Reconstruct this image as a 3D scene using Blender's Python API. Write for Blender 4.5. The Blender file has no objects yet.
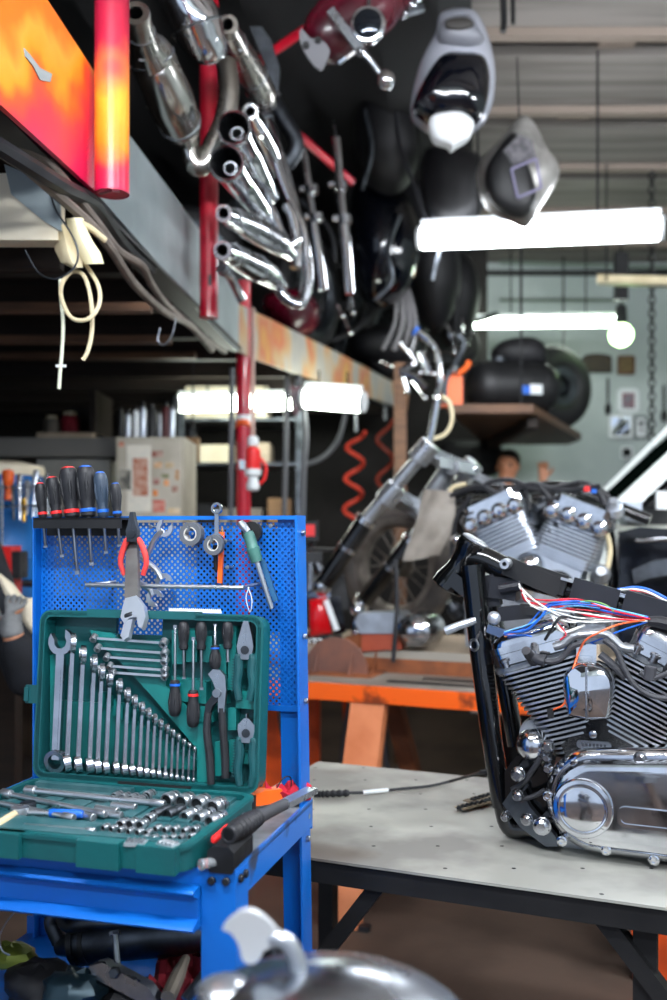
import bpy, bmesh, math, random
from math import radians as R, sin, cos, pi, sqrt
from mathutils import Vector as V, Matrix as Mx
random.seed(7)
S = bpy.context.scene
COL = S.collection
FPX, CXP, HYP, CZ = 972.0, 333.5, 530.0, 1.34      # focal length in pixels, image centre x, horizon row, eye height

def sp(px, py, Y):                                  # photograph pixel at depth Y -> world point
    return V(((px-CXP)*Y/FPX, Y, CZ-(py-HYP)*Y/FPX))

class Frame:                                        # a local frame: x right, y back, z up
    def __init__(s, o, yaw=0, pitch=0, roll=0):
        s.M = Mx.Translation(V(o)) @ Mx.Rotation(R(yaw), 4, 'Z') @ Mx.Rotation(R(pitch), 4, 'X') @ Mx.Rotation(R(roll), 4, 'Y')
        s.I = s.M.inverted()
    def hit(s, px, py, k=1, val=0.0):               # where the sight line through a pixel meets local plane k = val
        a = s.I @ V((0, 0, CZ)); b = s.I @ sp(px, py, 1.0); d = b-a
        t = (val-a[k])/d[k]
        return a+d*t
    def loc(s, w): return s.I @ V(w)
    def w(s, p): return s.M @ V(p)
    def at(s, p, yaw=0, pitch=0, roll=0):           # matrix of a sub-frame at local point p
        return s.M @ Mx.Translation(V(p)) @ Mx.Rotation(R(yaw), 4, 'Z') @ Mx.Rotation(R(pitch), 4, 'X') @ Mx.Rotation(R(roll), 4, 'Y')

def hexc(h):
    h = h.lstrip('#')
    f = lambda c: c/12.92 if c <= .04045 else ((c+.055)/1.055)**2.4
    return tuple(f(int(h[i:i+2], 16)/255) for i in (0, 2, 4))+(1,)

MATS = {}
def mat(name, col, rough=.5, metal=0, col2=None, scale=8, amt=.5, bump=0, bscale=60, emit=0, trans=0, coat=0, ior=1.45, detail=4, stretch=None, lo=.4, hi=.62, spec=None):
    if name in MATS: return MATS[name]
    m = bpy.data.materials.new(name); m.use_nodes = True
    nt = m.node_tree; b = nt.nodes['Principled BSDF']; L = nt.links.new
    c1 = hexc(col)
    b.inputs['Base Color'].default_value = c1
    b.inputs['Roughness'].default_value = rough; b.inputs['Metallic'].default_value = metal
    b.inputs['IOR'].default_value = ior
    if trans: b.inputs['Transmission Weight'].default_value = trans
    if coat: b.inputs['Coat Weight'].default_value = coat; b.inputs['Coat Roughness'].default_value = .05
    if spec is not None: b.inputs['Specular IOR Level'].default_value = spec
    if emit:
        b.inputs['Emission Color'].default_value = c1; b.inputs['Emission Strength'].default_value = emit
    if col2 or bump:
        tc = nt.nodes.new('ShaderNodeTexCoord'); mp = nt.nodes.new('ShaderNodeMapping')
        L(tc.outputs['Object'], mp.inputs['Vector'])
        if stretch: mp.inputs['Scale'].default_value = stretch
    if col2:
        n = nt.nodes.new('ShaderNodeTexNoise'); n.inputs['Scale'].default_value = scale; n.inputs['Detail'].default_value = detail
        r = nt.nodes.new('ShaderNodeMapRange'); r.inputs[1].default_value = lo; r.inputs[2].default_value = hi; r.inputs[4].default_value = amt
        x = nt.nodes.new('ShaderNodeMix'); x.data_type = 'RGBA'
        L(mp.outputs[0], n.inputs['Vector']); L(n.outputs[0], r.inputs[0]); L(r.outputs[0], x.inputs[0])
        x.inputs[6].default_value = c1; x.inputs[7].default_value = hexc(col2)
        L(x.outputs[2], b.inputs['Base Color'])
        if metal > .5 or rough < .5:
            q = nt.nodes.new('ShaderNodeMapRange'); q.inputs[3].default_value = rough; q.inputs[4].default_value = min(1, rough+.2*amt)
            L(r.outputs[0], q.inputs[0]); q.inputs[2].default_value = max(amt, .01); L(q.outputs[0], b.inputs['Roughness'])
    if bump:
        n2 = nt.nodes.new('ShaderNodeTexNoise'); n2.inputs['Scale'].default_value = bscale; n2.inputs['Detail'].default_value = 5
        bp = nt.nodes.new('ShaderNodeBump'); bp.inputs['Strength'].default_value = bump; bp.inputs['Distance'].default_value = .01
        L(mp.outputs[0], n2.inputs['Vector']); L(n2.outputs[0], bp.inputs['Height']); L(bp.outputs[0], b.inputs['Normal'])
    MATS[name] = m
    return m

def spl(pts, n=6):                                  # Catmull-Rom resample
    pts = [V(p) for p in pts]
    if len(pts) < 3: return pts
    P = [pts[0]*2-pts[1]]+pts+[pts[-1]*2-pts[-2]]
    out = []
    for i in range(1, len(P)-2):
        a, b, c, d = P[i-1], P[i], P[i+1], P[i+2]
        for k in range(n):
            t = k/n
            out.append(.5*((2*b)+(c-a)*t+(2*a-5*b+4*c-d)*t*t+(3*b-a-3*c+d)*t**3))
    out.append(pts[-1]); return out

def lerp_list(rs, n):                               # resample a list of numbers to n values
    if not hasattr(rs, '__len__'): return [rs]*n
    o = []
    for i in range(n):
        t = i/(n-1)*(len(rs)-1); k = min(int(t), len(rs)-2); o.append(rs[k]+(rs[k+1]-rs[k])*(t-k))
    return o

def perp(a):
    a = V(a).normalized(); h = V((0, 0, 1)) if abs(a.z) < .9 else V((1, 0, 0))
    x = a.cross(h).normalized(); return x, a.cross(x).normalized()

class MB:                                           # collects shapes and links them as one mesh object
    def __init__(s): s.bm = bmesh.new()
    def add(s, vs, fs, bev=0, seg=1):
        bv = [s.bm.verts.new(v) for v in vs]; nf = []
        for f in fs:
            try: nf.append(s.bm.faces.new([bv[i] for i in f]))
            except ValueError: pass
        if bev:
            es = set(e for f in nf for e in f.edges if len(e.link_faces) == 2 and e.calc_face_angle(0) > .5)
            bmesh.ops.bevel(s.bm, geom=list(es), offset=bev, segments=seg, profile=.5, affect='EDGES', clamp_overlap=True)
        return s
    def box(s, c, d, bev=0, M=None, seg=1):
        c = V(c); vs = []
        for z in (-.5, .5):
            for y in (-.5, .5):
                for x in (-.5, .5):
                    p = V((x*d[0], y*d[1], z*d[2]))
                    vs.append(c+((M @ p) if M else p))
        return s.add(vs, [(0, 2, 3, 1), (4, 5, 7, 6), (0, 1, 5, 4), (2, 6, 7, 3), (0, 4, 6, 2), (1, 3, 7, 5)], bev, seg)
    def bb(s, lo, hi, bev=0, seg=1):
        lo, hi = V(lo), V(hi); return s.box((lo+hi)/2, hi-lo, bev, None, seg)
    def bar(s, a, b, w, h, up=(0, 0, 1), bev=0):    # rectangular bar from a to b
        a, b = V(a), V(b); z = (b-a); l = z.length; z.normalize(); x = V(up).cross(z)
        if x.length < 1e-4: x = perp(z)[0]
        x.normalize(); y = z.cross(x)
        M = Mx((x, y, z)).transposed()
        return s.box((a+b)/2, (w, h, l), bev, M)
    def tube(s, pts, r, n=8, caps=True, closed=False):
        pts = [V(p) for p in pts]; m = len(pts); rs = lerp_list(r, m)
        vs, fs = [], []
        t0 = (pts[1]-pts[0]).normalized(); x, y = perp(t0); prev = t0
        for i, p in enumerate(pts):
            if closed: t = (pts[(i+1) % m]-pts[i-1]).normalized()
            elif i == 0: t = t0
            elif i == m-1: t = (pts[-1]-pts[-2]).normalized()
            else: t = ((pts[i+1]-p).normalized()+(p-pts[i-1]).normalized())
            t = t.normalized() if t.length > 1e-9 else prev
            q = prev.rotation_difference(t); x = q @ x; x = (x-t*x.dot(t)).normalized(); y = t.cross(x); prev = t
            for k in range(n):
                a = 2*pi*k/n; vs.append(p+(x*cos(a)+y*sin(a))*rs[i])
        for i in range(m if closed else m-1):
            j = (i+1) % m
            for k in range(n):
                k2 = (k+1) % n; fs.append((i*n+k, i*n+k2, j*n+k2, j*n+k))
        if caps and not closed: fs.append(tuple(range(n))[::-1]); fs.append(tuple((m-1)*n+k for k in range(n)))
        return s.add(vs, fs)
    def lathe(s, prof, o=(0, 0, 0), ax=(0, 0, 1), n=16, sx=1, sy=1, x=None, cap0=True):   # profile of (radius, height) along ax
        o = V(o); ax = V(ax).normalized()
        if x is None: X, Y = perp(ax)
        else: X = V(x).normalized(); Y = ax.cross(X)
        vs, fs, rings = [], [], []
        for r, h in prof:
            if r < 1e-6: rings.append([len(vs)]); vs.append(o+ax*h)
            else:
                rings.append(list(range(len(vs), len(vs)+n)))
                for k in range(n):
                    a = 2*pi*k/n; vs.append(o+ax*h+X*cos(a)*r*sx+Y*sin(a)*r*sy)
        for a, b in zip(rings, rings[1:]):
            for k in range(n):
                k2 = (k+1) % n
                if len(a) == 1 and len(b) == 1: break
                if len(a) == 1: fs.append((a[0], b[k2], b[k]))
                elif len(b) == 1: fs.append((a[k], a[k2], b[0]))
                else: fs.append((a[k], a[k2], b[k2], b[k]))
        if cap0 and len(rings[0]) > 1 and rings[0] != rings[-1]: fs.append(tuple(rings[0][::-1]))
        if len(rings[-1]) > 1: fs.append(tuple(rings[-1]))
        return s.add(vs, fs)
    def ring(s, o, ax, R1, r, n=20, m=8, sx=1, sy=1, x=None):     # torus
        o = V(o); ax = V(ax).normalized()
        if x is None: X, Y = perp(ax)
        else: X = V(x).normalized(); Y = ax.cross(X)
        vs, fs = [], []
        for i in range(n):
            a = 2*pi*i/n; d = X*cos(a)*sx+Y*sin(a)*sy
            for k in range(m):
                b = 2*pi*k/m; vs.append(o+d*(R1+r*cos(b))+ax*r*sin(b))
        for i in range(n):
            for k in range(m):
                fs.append((i*m+k, ((i+1) % n)*m+k, ((i+1) % n)*m+(k+1) % m, i*m+(k+1) % m))
        return s.add(vs, fs)
    def washer(s, o, ax, r0, r1, t, n=20, hexhole=False):          # flat ring with thickness
        return s.lathe_closed([(r0, -t/2), (r1, -t/2), (r1, t/2), (r0, t/2)], o, ax, n)
    def lathe_closed(s, prof, o, ax, n=20):
        o = V(o); ax = V(ax).normalized(); X, Y = perp(ax); m = len(prof)
        vs = [o+ax*h+(X*cos(2*pi*k/n)+Y*sin(2*pi*k/n))*r for r, h in prof for k in range(n)]
        fs = [(i*n+k, i*n+(k+1) % n, ((i+1) % m)*n+(k+1) % n, ((i+1) % m)*n+k) for i in range(m) for k in range(n)]
        return s.add(vs, fs)
    def prism(s, poly, t, o=(0, 0, 0), x=(1, 0, 0), y=(0, 0, 1), bev=0, seg=1):   # outline in the x,y axes, thickness t towards x cross y (centred)
        o, x, y = V(o), V(x), V(y); nrm = x.cross(y).normalized(); m = len(poly)
        area = sum(poly[i][0]*poly[(i+1) % m][1]-poly[(i+1) % m][0]*poly[i][1] for i in range(m))
        if area < 0: poly = poly[::-1]
        vs = [o+x*p[0]+y*p[1]-nrm*t/2 for p in poly]+[o+x*p[0]+y*p[1]+nrm*t/2 for p in poly]
        fs = [tuple(range(m))[::-1], tuple(range(m, 2*m))]+[(i, (i+1) % m, m+(i+1) % m, m+i) for i in range(m)]
        return s.add(vs, fs, bev, seg)
    def ball(s, c, r, n=14, m=9, M=None):
        if not hasattr(r, '__len__'): r = (r, r, r)
        vs, fs = [], []
        c = V(c)
        f = lambda p: c+((M @ p) if M else p)
        vs.append(f(V((0, 0, -r[2]))))
        for i in range(1, m):
            a = -pi/2+pi*i/m
            for k in range(n):
                b = 2*pi*k/n; vs.append(f(V((r[0]*cos(a)*cos(b), r[1]*cos(a)*sin(b), r[2]*sin(a)))))
        vs.append(f(V((0, 0, r[2]))))
        for k in range(n): fs.append((0, 1+(k+1) % n, 1+k))
        for i in range(m-2):
            for k in range(n):
                a = 1+i*n; fs.append((a+k, a+(k+1) % n, a+n+(k+1) % n, a+n+k))
        a = 1+(m-2)*n
        for k in range(n): fs.append((a+k, a+(k+1) % n, len(vs)-1))
        return s.add(vs, fs)
    def sheet(s, rows, t=0):                        # grid of points; t = thickness
        n, m = len(rows), len(rows[0])
        vs = [V(p) for r in rows for p in r]
        fs = [(i*m+k, i*m+k+1, (i+1)*m+k+1, (i+1)*m+k) for i in range(n-1) for k in range(m-1)]
        if t:
            N = [V((0, 0, 0)) for _ in vs]
            for f in fs:
                nn = (vs[f[1]]-vs[f[0]]).cross(vs[f[3]]-vs[f[0]])
                if nn.length < 1e-9: nn = (vs[f[2]]-vs[f[0]]).cross(vs[f[3]]-vs[f[0]])
                for i in f: N[i] += nn.normalized() if nn.length > 1e-12 else V((0, 0, 1))
            k0 = len(vs)
            vs = vs+[v-N[i].normalized()*t for i, v in enumerate(vs)]
            fs = fs+[tuple(k0+i for i in f[::-1]) for f in fs]
            bd = [i for i in range(m)]+[i*m+m-1 for i in range(1, n)]+[(n-1)*m+i for i in range(m-2, -1, -1)]+[i*m for i in range(n-2, 0, -1)]
            for a, b in zip(bd, bd[1:]+bd[:1]): fs.append((a, k0+a, k0+b, b))
        return s.add(vs, fs)
    def bolt(s, o, ax, r=.006, h=.005, n=6):
        return s.lathe([(r, 0), (r, h*.8), (r*.8, h), (0, h)], o, ax, n)
    def xf(s, M):
        bmesh.ops.transform(s.bm, matrix=M, verts=s.bm.verts); return s
    def build(s, name, m, parent=None, ang=35, loc=None, smooth=True):
        bmesh.ops.recalc_face_normals(s.bm, faces=s.bm.faces)
        if smooth:
            for f in s.bm.faces: f.smooth = True
            for e in s.bm.edges:
                if len(e.link_faces) != 2 or e.calc_face_angle(0) > R(ang): e.smooth = False
        me = bpy.data.meshes.new(name); s.bm.to_mesh(me); s.bm.free()
        me.materials.append(m)
        o = bpy.data.objects.new(name, me); COL.objects.link(o)
        if parent: o.parent = parent
        if loc is not None: o.location = loc
        return o

def tag(o, label=None, cat=None, group=None, kind=None):
    if label: o['label'] = label
    if cat: o['category'] = cat
    if group: o['group'] = group
    if kind: o['kind'] = kind
    return o
def axis_M(F, p, d):                                # sub-frame at p whose z axis points along d, y kept backwards
    z = V(d).normalized(); x = V((0, 1, 0)).cross(z).normalized(); y = z.cross(x)
    return F.M @ Mx.Translation(V(p)) @ Mx((x, y, z)).transposed().to_4x4()
def thing(name, label, cat, M=None, group=None):    # an Empty at the thing's base that parents its parts
    o = bpy.data.objects.new(name, None); COL.objects.link(o); o.empty_display_size = .05
    if M is not None:
        o.matrix_world = M if isinstance(M, Mx) else Mx.Translation(V(M))
    return tag(o, label, cat, group)
def kids(o): return [c for c in bpy.data.objects if c.parent == o]
def dup(root, M, label=None, group=None):           # a copy of a thing with copies of its parts and sub-parts
    r = root.copy(); COL.objects.link(r); r.matrix_world = M if isinstance(M, Mx) else Mx.Translation(V(M))
    if label: r['label'] = label
    if group: r['group'] = group
    for ch in kids(root):
        c = ch.copy(); COL.objects.link(c); c.parent = r
        for g in kids(ch):
            d = g.copy(); COL.objects.link(d); d.parent = c
    return r
def struct(name, mb, m, label=None, **k):
    o = mb.build(name, m, None, **k); o['kind'] = 'structure'
    if label: o['label'] = label
    return o
def solo(name, mb, m, label, cat, M=None, group=None, kind=None, **k):   # a thing that is one mesh, built in the local frame M
    o = mb.build(name, m, None, **k)
    if M is not None: o.matrix_world = M if isinstance(M, Mx) else Mx.Translation(V(M))
    return tag(o, label, cat, group, kind)
ORD = ['first', 'second', 'third', 'fourth', 'fifth', 'sixth', 'seventh', 'eighth', 'ninth', 'tenth', 'eleventh', 'twelfth', 'thirteenth', 'fourteenth', 'fifteenth', 'sixteenth', 'seventeenth', 'eighteenth', 'nineteenth', 'twentieth', 'twenty-first', 'twenty-second']

# ---------------------------------------------------------------- materials
chrome = mat('chrome', '#e6e8ec', .05, 1, '#b9bcc2', 12, .6)
chrome_worn = mat('chrome_worn', '#c9ccd2', .14, 1, '#6f7176', 9, .8)
satin = mat('satin_chrome', '#cdd1d6', .27, .92, '#a4a9af', 14, .6)
wrench_m = mat('wrench_chrome', '#b4b9c0', .17, 1, '#8d939b', 14, .6)
steel = mat('tool_steel', '#b4b9bf', .24, 1, '#7f858c', 14, .7)
steel_dark = mat('dark_steel', '#5d6268', .38, 1, '#34363a', 10, .8)
alu = mat('cast_aluminium', '#a9adb2', .42, .9, '#67696c', 7, .8, bump=.2, bscale=120)
alu_pale = mat('pale_aluminium', '#d2dae4', .34, .8, '#9ca6b4', 6, .6)
blackpaint = mat('gloss_black_paint', '#050607', .12, 0, '#191a1c', 6, .5, coat=.6)
blackmat = mat('matt_black', '#0e0f11', .5, 0, '#1c1c1d', 9, .7)
blackrub = mat('black_rubber', '#15161a', .55, 0, '#2a2b30', 12, .6)
greyrub = mat('grey_rubber', '#3c3d42', .6, 0, '#232428', 10, .6)
fin_black = mat('fin_black', '#101113', .4, .3)
blue = mat('blue_paint', '#0a66c0', .3, 0, '#0956ac', 5, .6, bump=.04, bscale=30)
blue_worn = mat('blue_paint_worn', '#0a62b8', .32, 0, '#30363f', 11, .9, lo=.56, hi=.66)
teal = mat('teal_plastic', '#0c5557', .4, 0, '#0c4549', 6, .7, bump=.06, bscale=90)
teal_in = mat('teal_plastic_inner', '#10706c', .38, 0, '#0b5152', 7, .7)
teal_dusty = mat('teal_plastic_dusty', '#1d4d52', .5, 0, '#4b6a6e', 18, .6)
red = mat('red_paint', '#c4142c', .28, 0, '#8a0f2a', 5, .7, coat=.3)
red_dark = mat('dark_red_paint', '#5a0a1e', .2, 0, '#2c0713', 4, .8, coat=.5)
redplast = mat('red_plastic', '#e02a2a', .35)
redgrip = mat('red_grip', '#e0443f', .45, 0, '#b83434', 20, .5)
orange = mat('orange_paint', '#f2590e', .4, 0, '#b23c08', 7, .7)
orange_lit = mat('orange_lit_paint', '#e08a5c', .5, 0, '#c46a3c', 5, .7)  # paler orange: bright light on the leg put into the colour
orangepl = mat('orange_plastic', '#f2641a', .4)
bluepl = mat('blue_plastic', '#1b5fc0', .35)
white = mat('white_paint', '#dfe3e4', .4, 0, '#c4c9ca', 4, .5)
cream = mat('cream_board', '#e9dfc8', .6, 0, '#d4c6a8', 4, .7)
cream_pl = mat('cream_plastic', '#d8caa6', .4, 0, '#b8a67e', 10, .5)
greyplate = mat('grey_painted_plate', '#9aa6a8', .42, 0, '#7f8b8e', 3, .7, bump=.05, bscale=20)
greytape = mat('grey_tape', '#565a60', .5)
card = mat('brown_card', '#8a6a4a', .7, 0, '#6a5038', 6, .6)
dustycard = mat('dusty_grey_card', '#948d84', .75, 0, '#6f675e', 9, .8)
wood = mat('brown_wood', '#6a4a32', .6, 0, '#4a3222', 5, .8, stretch=(1, 8, 8))
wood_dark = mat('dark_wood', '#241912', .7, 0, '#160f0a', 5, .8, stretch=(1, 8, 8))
wood_pale = mat('pale_wood', '#b9a892', .65, 0, '#93806a', 5, .8, stretch=(1, 9, 9))
rust = mat('rusty_steel', '#74452f', .7, .2, '#9a5a34', 10, .8, bump=.2, bscale=60)
darkstuff = mat('dark_dusty', '#0b0b0e', .6, 0, '#16161a', 5, .7)
navy = mat('navy_gloss', '#05070e', .12, 0, coat=.6)
tyre = mat('tyre_rubber', '#4a4644', .75, 0, '#756d64', 8, .7)
tyre_black = mat('tyre_black', '#101012', .6, 0, '#1e1e20', 8, .6)
glass_dark = mat('tinted_glass', '#060d0a', .4, 0, spec=0)
mirror_m = mat('mirror_glass', '#f2f6fa', .01, 1)
lamp_white = mat('lamp_tube', '#f4f9ff', .4, emit=27)
lamp_fill = mat('lamp_tube_fill', '#f4f8ff', .4, emit=150)  # far stronger glow for the unseen added lamps
lamp_cool = mat('lamp_tube_far', '#f0fff2', .4, emit=22)
lamp_warm = mat('lamp_tube_under', '#f6fff2', .4, emit=22)
lamp_green = mat('lamp_bulb_green', '#c9ffb0', .4, emit=9)
clearpl = mat('clear_plastic', '#e8eef2', .08, trans=.8)
skin = mat('skin', '#cc8e6c', .5, 0, '#b0704e', 9, .5)
cloth_dark = mat('dark_cloth', '#15171c', .85, 0, '#20232a', 20, .6, bump=.2, bscale=200)
cloth_red = mat('red_cloth', '#7a1020', .85, 0, '#560a18', 10, .7, bump=.3, bscale=50)
glove_m = mat('grey_glove', '#7d7f80', .8, 0, '#5c5e5e', 20, .7, bump=.3, bscale=150)
hair = mat('dark_hair', '#15110f', .6)
redlens = mat('red_lens', '#c00d16', .12, 0, coat=.5)
# ---------------------------------------------------------------- camera, world, view
cd = bpy.data.cameras.new('camera'); cam = bpy.data.objects.new('camera', cd); COL.objects.link(cam)
cam.location = (0, 0, CZ); cam.rotation_euler = (R(90), 0, 0)
cd.sensor_fit = 'VERTICAL'; cd.sensor_height = 36; cd.lens = FPX*36/1000; cd.shift_y = .03
cd.clip_start = .05
cd.dof.use_dof = True; cd.dof.focus_distance = 1.8; cd.dof.aperture_fstop = 2.4
S.camera = cam
S.view_settings.view_transform = 'Standard'; S.view_settings.look = 'None'; S.view_settings.gamma = 1
S.view_settings.use_curve_mapping = False; S.view_settings.exposure = 0.12
try:
    S.cycles.use_denoising = True; S.cycles.sample_clamp_indirect = 4; S.cycles.max_bounces = 8
except Exception: pass
w = bpy.data.worlds.new('world'); S.world = w; w.use_nodes = True
bg = w.node_tree.nodes['Background']; bg.inputs[0].default_value = hexc('#c6d6ee'); bg.inputs[1].default_value = 1.05   # overcast day outside the open garage door

# ---------------------------------------------------------------- room
X0, X1, YB, Y0 = -3.6, 4.4, 8.5, -2.6
floor_m = mat('concrete_floor', '#5a4a40', .55, 0, '#352a24', 2.2, .8, bump=.08, bscale=40)
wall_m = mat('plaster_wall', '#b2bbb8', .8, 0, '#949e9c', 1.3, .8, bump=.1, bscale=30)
wall_dk = mat('shade_dark_wall', '#24211f', .9, 0, '#171514', 2, .8)  # near-black tone stands in for the unlit rear of the shop
ceil_dk = mat('dark_ceiling', '#2c2623', .9)
ceil_board = mat('ceiling_board', '#7d7873', .8, 0, '#5c5752', 2.5, .8, stretch=(.3, 4, 4))
ceil_lip = mat('ceiling_lip', '#7a6e64', .7)
struct('floor', MB().bb((X0, Y0-3, -.1), (X1, YB, 0)), floor_m)
struct('wall_back', MB().bb((X0, YB, 0), (X1, YB+.2, 4.0)), wall_m)
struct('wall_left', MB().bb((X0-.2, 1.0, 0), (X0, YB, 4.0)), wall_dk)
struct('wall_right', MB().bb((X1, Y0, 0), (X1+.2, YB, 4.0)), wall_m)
struct('wall_dark_backdrop', MB().bb((X0, 7.7, 0), (1.22, 7.82, 4.0)), wall_dk)  # added dark wall standing in for the shade at the back
struct('ceiling', MB().bb((X0, Y0, 3.9), (X1, YB, 4.0)), ceil_dk)
struct('wall_front', MB().bb((X0, Y0-.2, 3.0), (X1, Y0, 4.0)).bb((3.4, Y0-.2, 0), (X1, Y0, 3.0)), wall_m)   # open garage bay behind the camera; left wall cut short so daylight reaches in
y = .6; i = 1
while y < YB-.3:
    struct('trim_%d' % i, MB().bb((X0, y, 3.68), (X1, y+.56, 3.76), .005), ceil_board); i += 1
    m = MB().bb((X0, y+.56, 3.64), (X1, y+.62, 3.76), .004)
    struct('trim_%d' % i, m, ceil_lip); i += 1
    m = MB()
    for k in range(9): m.bb((X0+.3+k*.92, y+.62, 3.72), (X0+.48+k*.92, y+.86, 3.9))
    struct('trim_%d' % i, m, ceil_lip); i += 1
    y += .84

# ---------------------------------------------------------------- ceiling lamps
def tube_lamp(name, label, a, b, r, lm, hang=3.64, group=None):
    a, b = V(a), V(b); mid = (a+b)/2
    t = thing(name, label, 'lamp', mid, group)
    d = (b-a); L = d.length; u = d.normalized()
    m = MB(); h = L/2
    m.tube([-u*h, -u*(h-.012), u*(h-.012), u*h], [r*.8, r, r, r*.8], 14); m.build('diffuser', lm, t)
    q = MB(); q.bar(-u*h+V((0, 0, r*.95)), u*h+V((0, 0, r*.95)), .03, r*1.2); q.build('housing', white, t)
    for s in (-1, 1):
        MB().lathe([(r*1.02, -.01), (r*1.02, .01)], u*s*(h+.006), u, 14).build('end_cap', white, t)
        MB().tube([u*s*h*.5+V((0, 0, r)), u*s*h*.5+V((0, 0, hang-mid.z))], .006, 6).build('suspension_rod', blackmat, t)
    return t
tube_lamp('fluorescent_lamp', 'large bright fluorescent tube lamp hanging nearest under the ceiling, below the hanging fairings', sp(421, 238, 4.9), sp(661, 228, 4.55), .058, lamp_white)
tube_lamp('fluorescent_lamp', 'thinner bright fluorescent tube lamp hanging further back above the black gas tank', sp(474, 323, 7.4), sp(624, 321, 7.2), .04, lamp_cool)
# unseen lamps added over the shop front, set far brighter to light the foreground
for k, (a, b) in enumerate([((-1.0, .75, 2.75), (.3, .45, 2.75)), ((.9, .9, 2.8), (2.2, .6, 2.8)), ((.1, -1.1, 2.75), (1.4, -1.4, 2.75)), ((1.6, 2.6, 2.8), (2.9, 2.3, 2.8))]):
    tube_lamp('fluorescent_lamp', ['bright fluorescent tube lamp hanging over the tool cart', 'bright fluorescent tube lamp hanging over the engine bench', 'bright fluorescent tube lamp hanging inside the garage door', 'bright fluorescent tube lamp hanging between bench and car'][k], a, b, .05, lamp_fill)
tube_lamp('fluorescent_lamp', 'bright fluorescent lamp tubes under the platform behind the red post, left one', sp(178, 404, 5.4), sp(293, 402, 5.6), .045, lamp_warm, 2.18)
tube_lamp('fluorescent_lamp', 'bright fluorescent lamp under the platform, right one above the red coiled hose', sp(305, 398, 5.2), sp(362, 402, 5.1), .055, lamp_warm, 2.18)
tube_lamp('fluorescent_lamp', 'thin bright fluorescent lamp under the platform, highest one beside the red post', sp(192, 393, 6.6), sp(292, 393, 6.6), .03, lamp_warm, 2.18)

p = sp(621, 335, 7.0); t = thing('pendant_bulb', 'round glowing green-white pendant bulb hanging in front of the back wall', 'lamp', p)
MB().ball((0, 0, 0), .085, 16, 10).build('bulb', lamp_green, t)
MB().lathe([(.03, .07), (.045, .1), (.04, .2), (.02, .22)], n=12).build('socket', blackmat, t)
MB().tube([(0, 0, .2), (0, 0, 3.64-p.z)], .008, 6).build('cord', blackmat, t)
MB().box((0, 0, .42), (.09, .06, .34), .01).build('ballast_box', blackmat, t)

a, b = sp(598, 280, 6.2), sp(680, 282, 6.0); mid = (a+b)/2
t = thing('unlit_lamp', 'unlit pale fluorescent fitting hanging behind the bright lamps', 'lamp', mid)
MB().bar(a-mid, b-mid, .09, .05, bev=.008).build('housing', cream_pl, t)
for s in (-.2, .2): MB().tube([(s, 0, 0), (s, 0, 3.64-mid.z)], .006, 6).build('suspension_rod', blackmat, t)
# conduit along the back wall
m = MB(); m.tube([(1.2, YB-.03, 3.58), (4.3, YB-.03, 3.58)], .025, 8); solo('conduit_pipe', m, blackmat, 'dark conduit pipe running along the top of the back wall', 'pipe')
m = MB(); m.tube([sp(500, 262, 8.42), sp(700, 268, 8.42)], .018, 8); m.tube([sp(500, 300, 8.42), sp(620, 300, 8.42)], .014, 8)
solo('conduit_pipe', m, mat('green_grey_paint', '#6e7a70', .6), 'grey green thin pipes on the wall behind the lamps', 'pipe')

# ---------------------------------------------------------------- things on the back wall
def wall_pic(name, label, cat, px0, py0, px1, py1, face, framem, fr=.02, arch=False):
    Y = YB
    a, b = sp(px0, py1, Y), sp(px1, py0, Y); w_, h_ = b.x-a.x, b.z-a.z
    t = thing(name, label, cat, ((a.x+b.x)/2, Y-.015, a.z))
    m = MB()
    if arch:
        o = [(-w_/2, 0), (w_/2, 0), (w_/2, h_*.8)]+[(w_/2*cos(q), h_*.8+h_*.2*sin(q)) for q in [pi*k/10 for k in range(1, 10)]]+[(-w_/2, h_*.8)]
        m.prism(o, .03, bev=.004); m.build('board', framem, t)
        n = MB(); n.prism([(x*.88, h_*.08+z*.84) for x, z in o], .012, o=(0, -.016, 0)); n.build('face', face, t)
    else:
        for s in (-1, 1):
            m.bb((s*w_/2-fr/2, -.015, 0), (s*w_/2+fr/2, .015, h_)); m.bb((-w_/2, -.015, (s+1)/2*h_-fr/2), (w_/2, .015, (s+1)/2*h_+fr/2))
        m.build('frame', framem, t)
        MB().bb((-w_/2, -.006, 0), (w_/2, .012, h_)).build('face', face, t)
    return t, w_, h_
brownpic = mat('brown_print', '#6d5a34', .6, 0, '#4c3d22', 30, .7)
wall_pic('plaque', 'dark arched wooden plaque on the back wall, left of the brown framed print', 'plaque', 582, 354, 611, 373, mat('plaque_face', '#2a2416', .4, 0, '#4a3c20', 40, .7), wood_dark, arch=True)
wall_pic('framed_print', 'small brown framed print on the back wall, right of the arched plaque', 'picture', 618, 357, 633, 374, brownpic, wood)
t, w_, h_ = wall_pic('framed_photo', 'small grey and red picture in a white frame on the back wall', 'picture', 619, 391, 636, 411, mat('photo_print', '#6b6f78', .5, 0, '#8a4a50', 14, .8), white, .035)
wall_pic('mirror', 'bright square mirror on the back wall, larger of the two', 'mirror', 609, 417, 629, 437, mirror_m, white, .02)
wall_pic('mirror', 'small bright mirror low on the back wall beside the car roof', 'mirror', 620, 448, 630, 458, mirror_m, white, .012)
for q_ in [o_ for o_ in bpy.data.objects if o_.name.startswith('mirror') and o_.parent is None]: q_.rotation_euler = (R(6), 0, R(-14)); q_.location.y -= .035   # tipped and turned so they reflect the bright bay opening
t, w_, h_ = wall_pic('thermometer', 'pale dial gauge in a grey frame on the back wall, right of the mirror', 'gauge', 634, 417, 646, 438, white, mat('grey_frame', '#6b7271', .5), .025)
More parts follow.
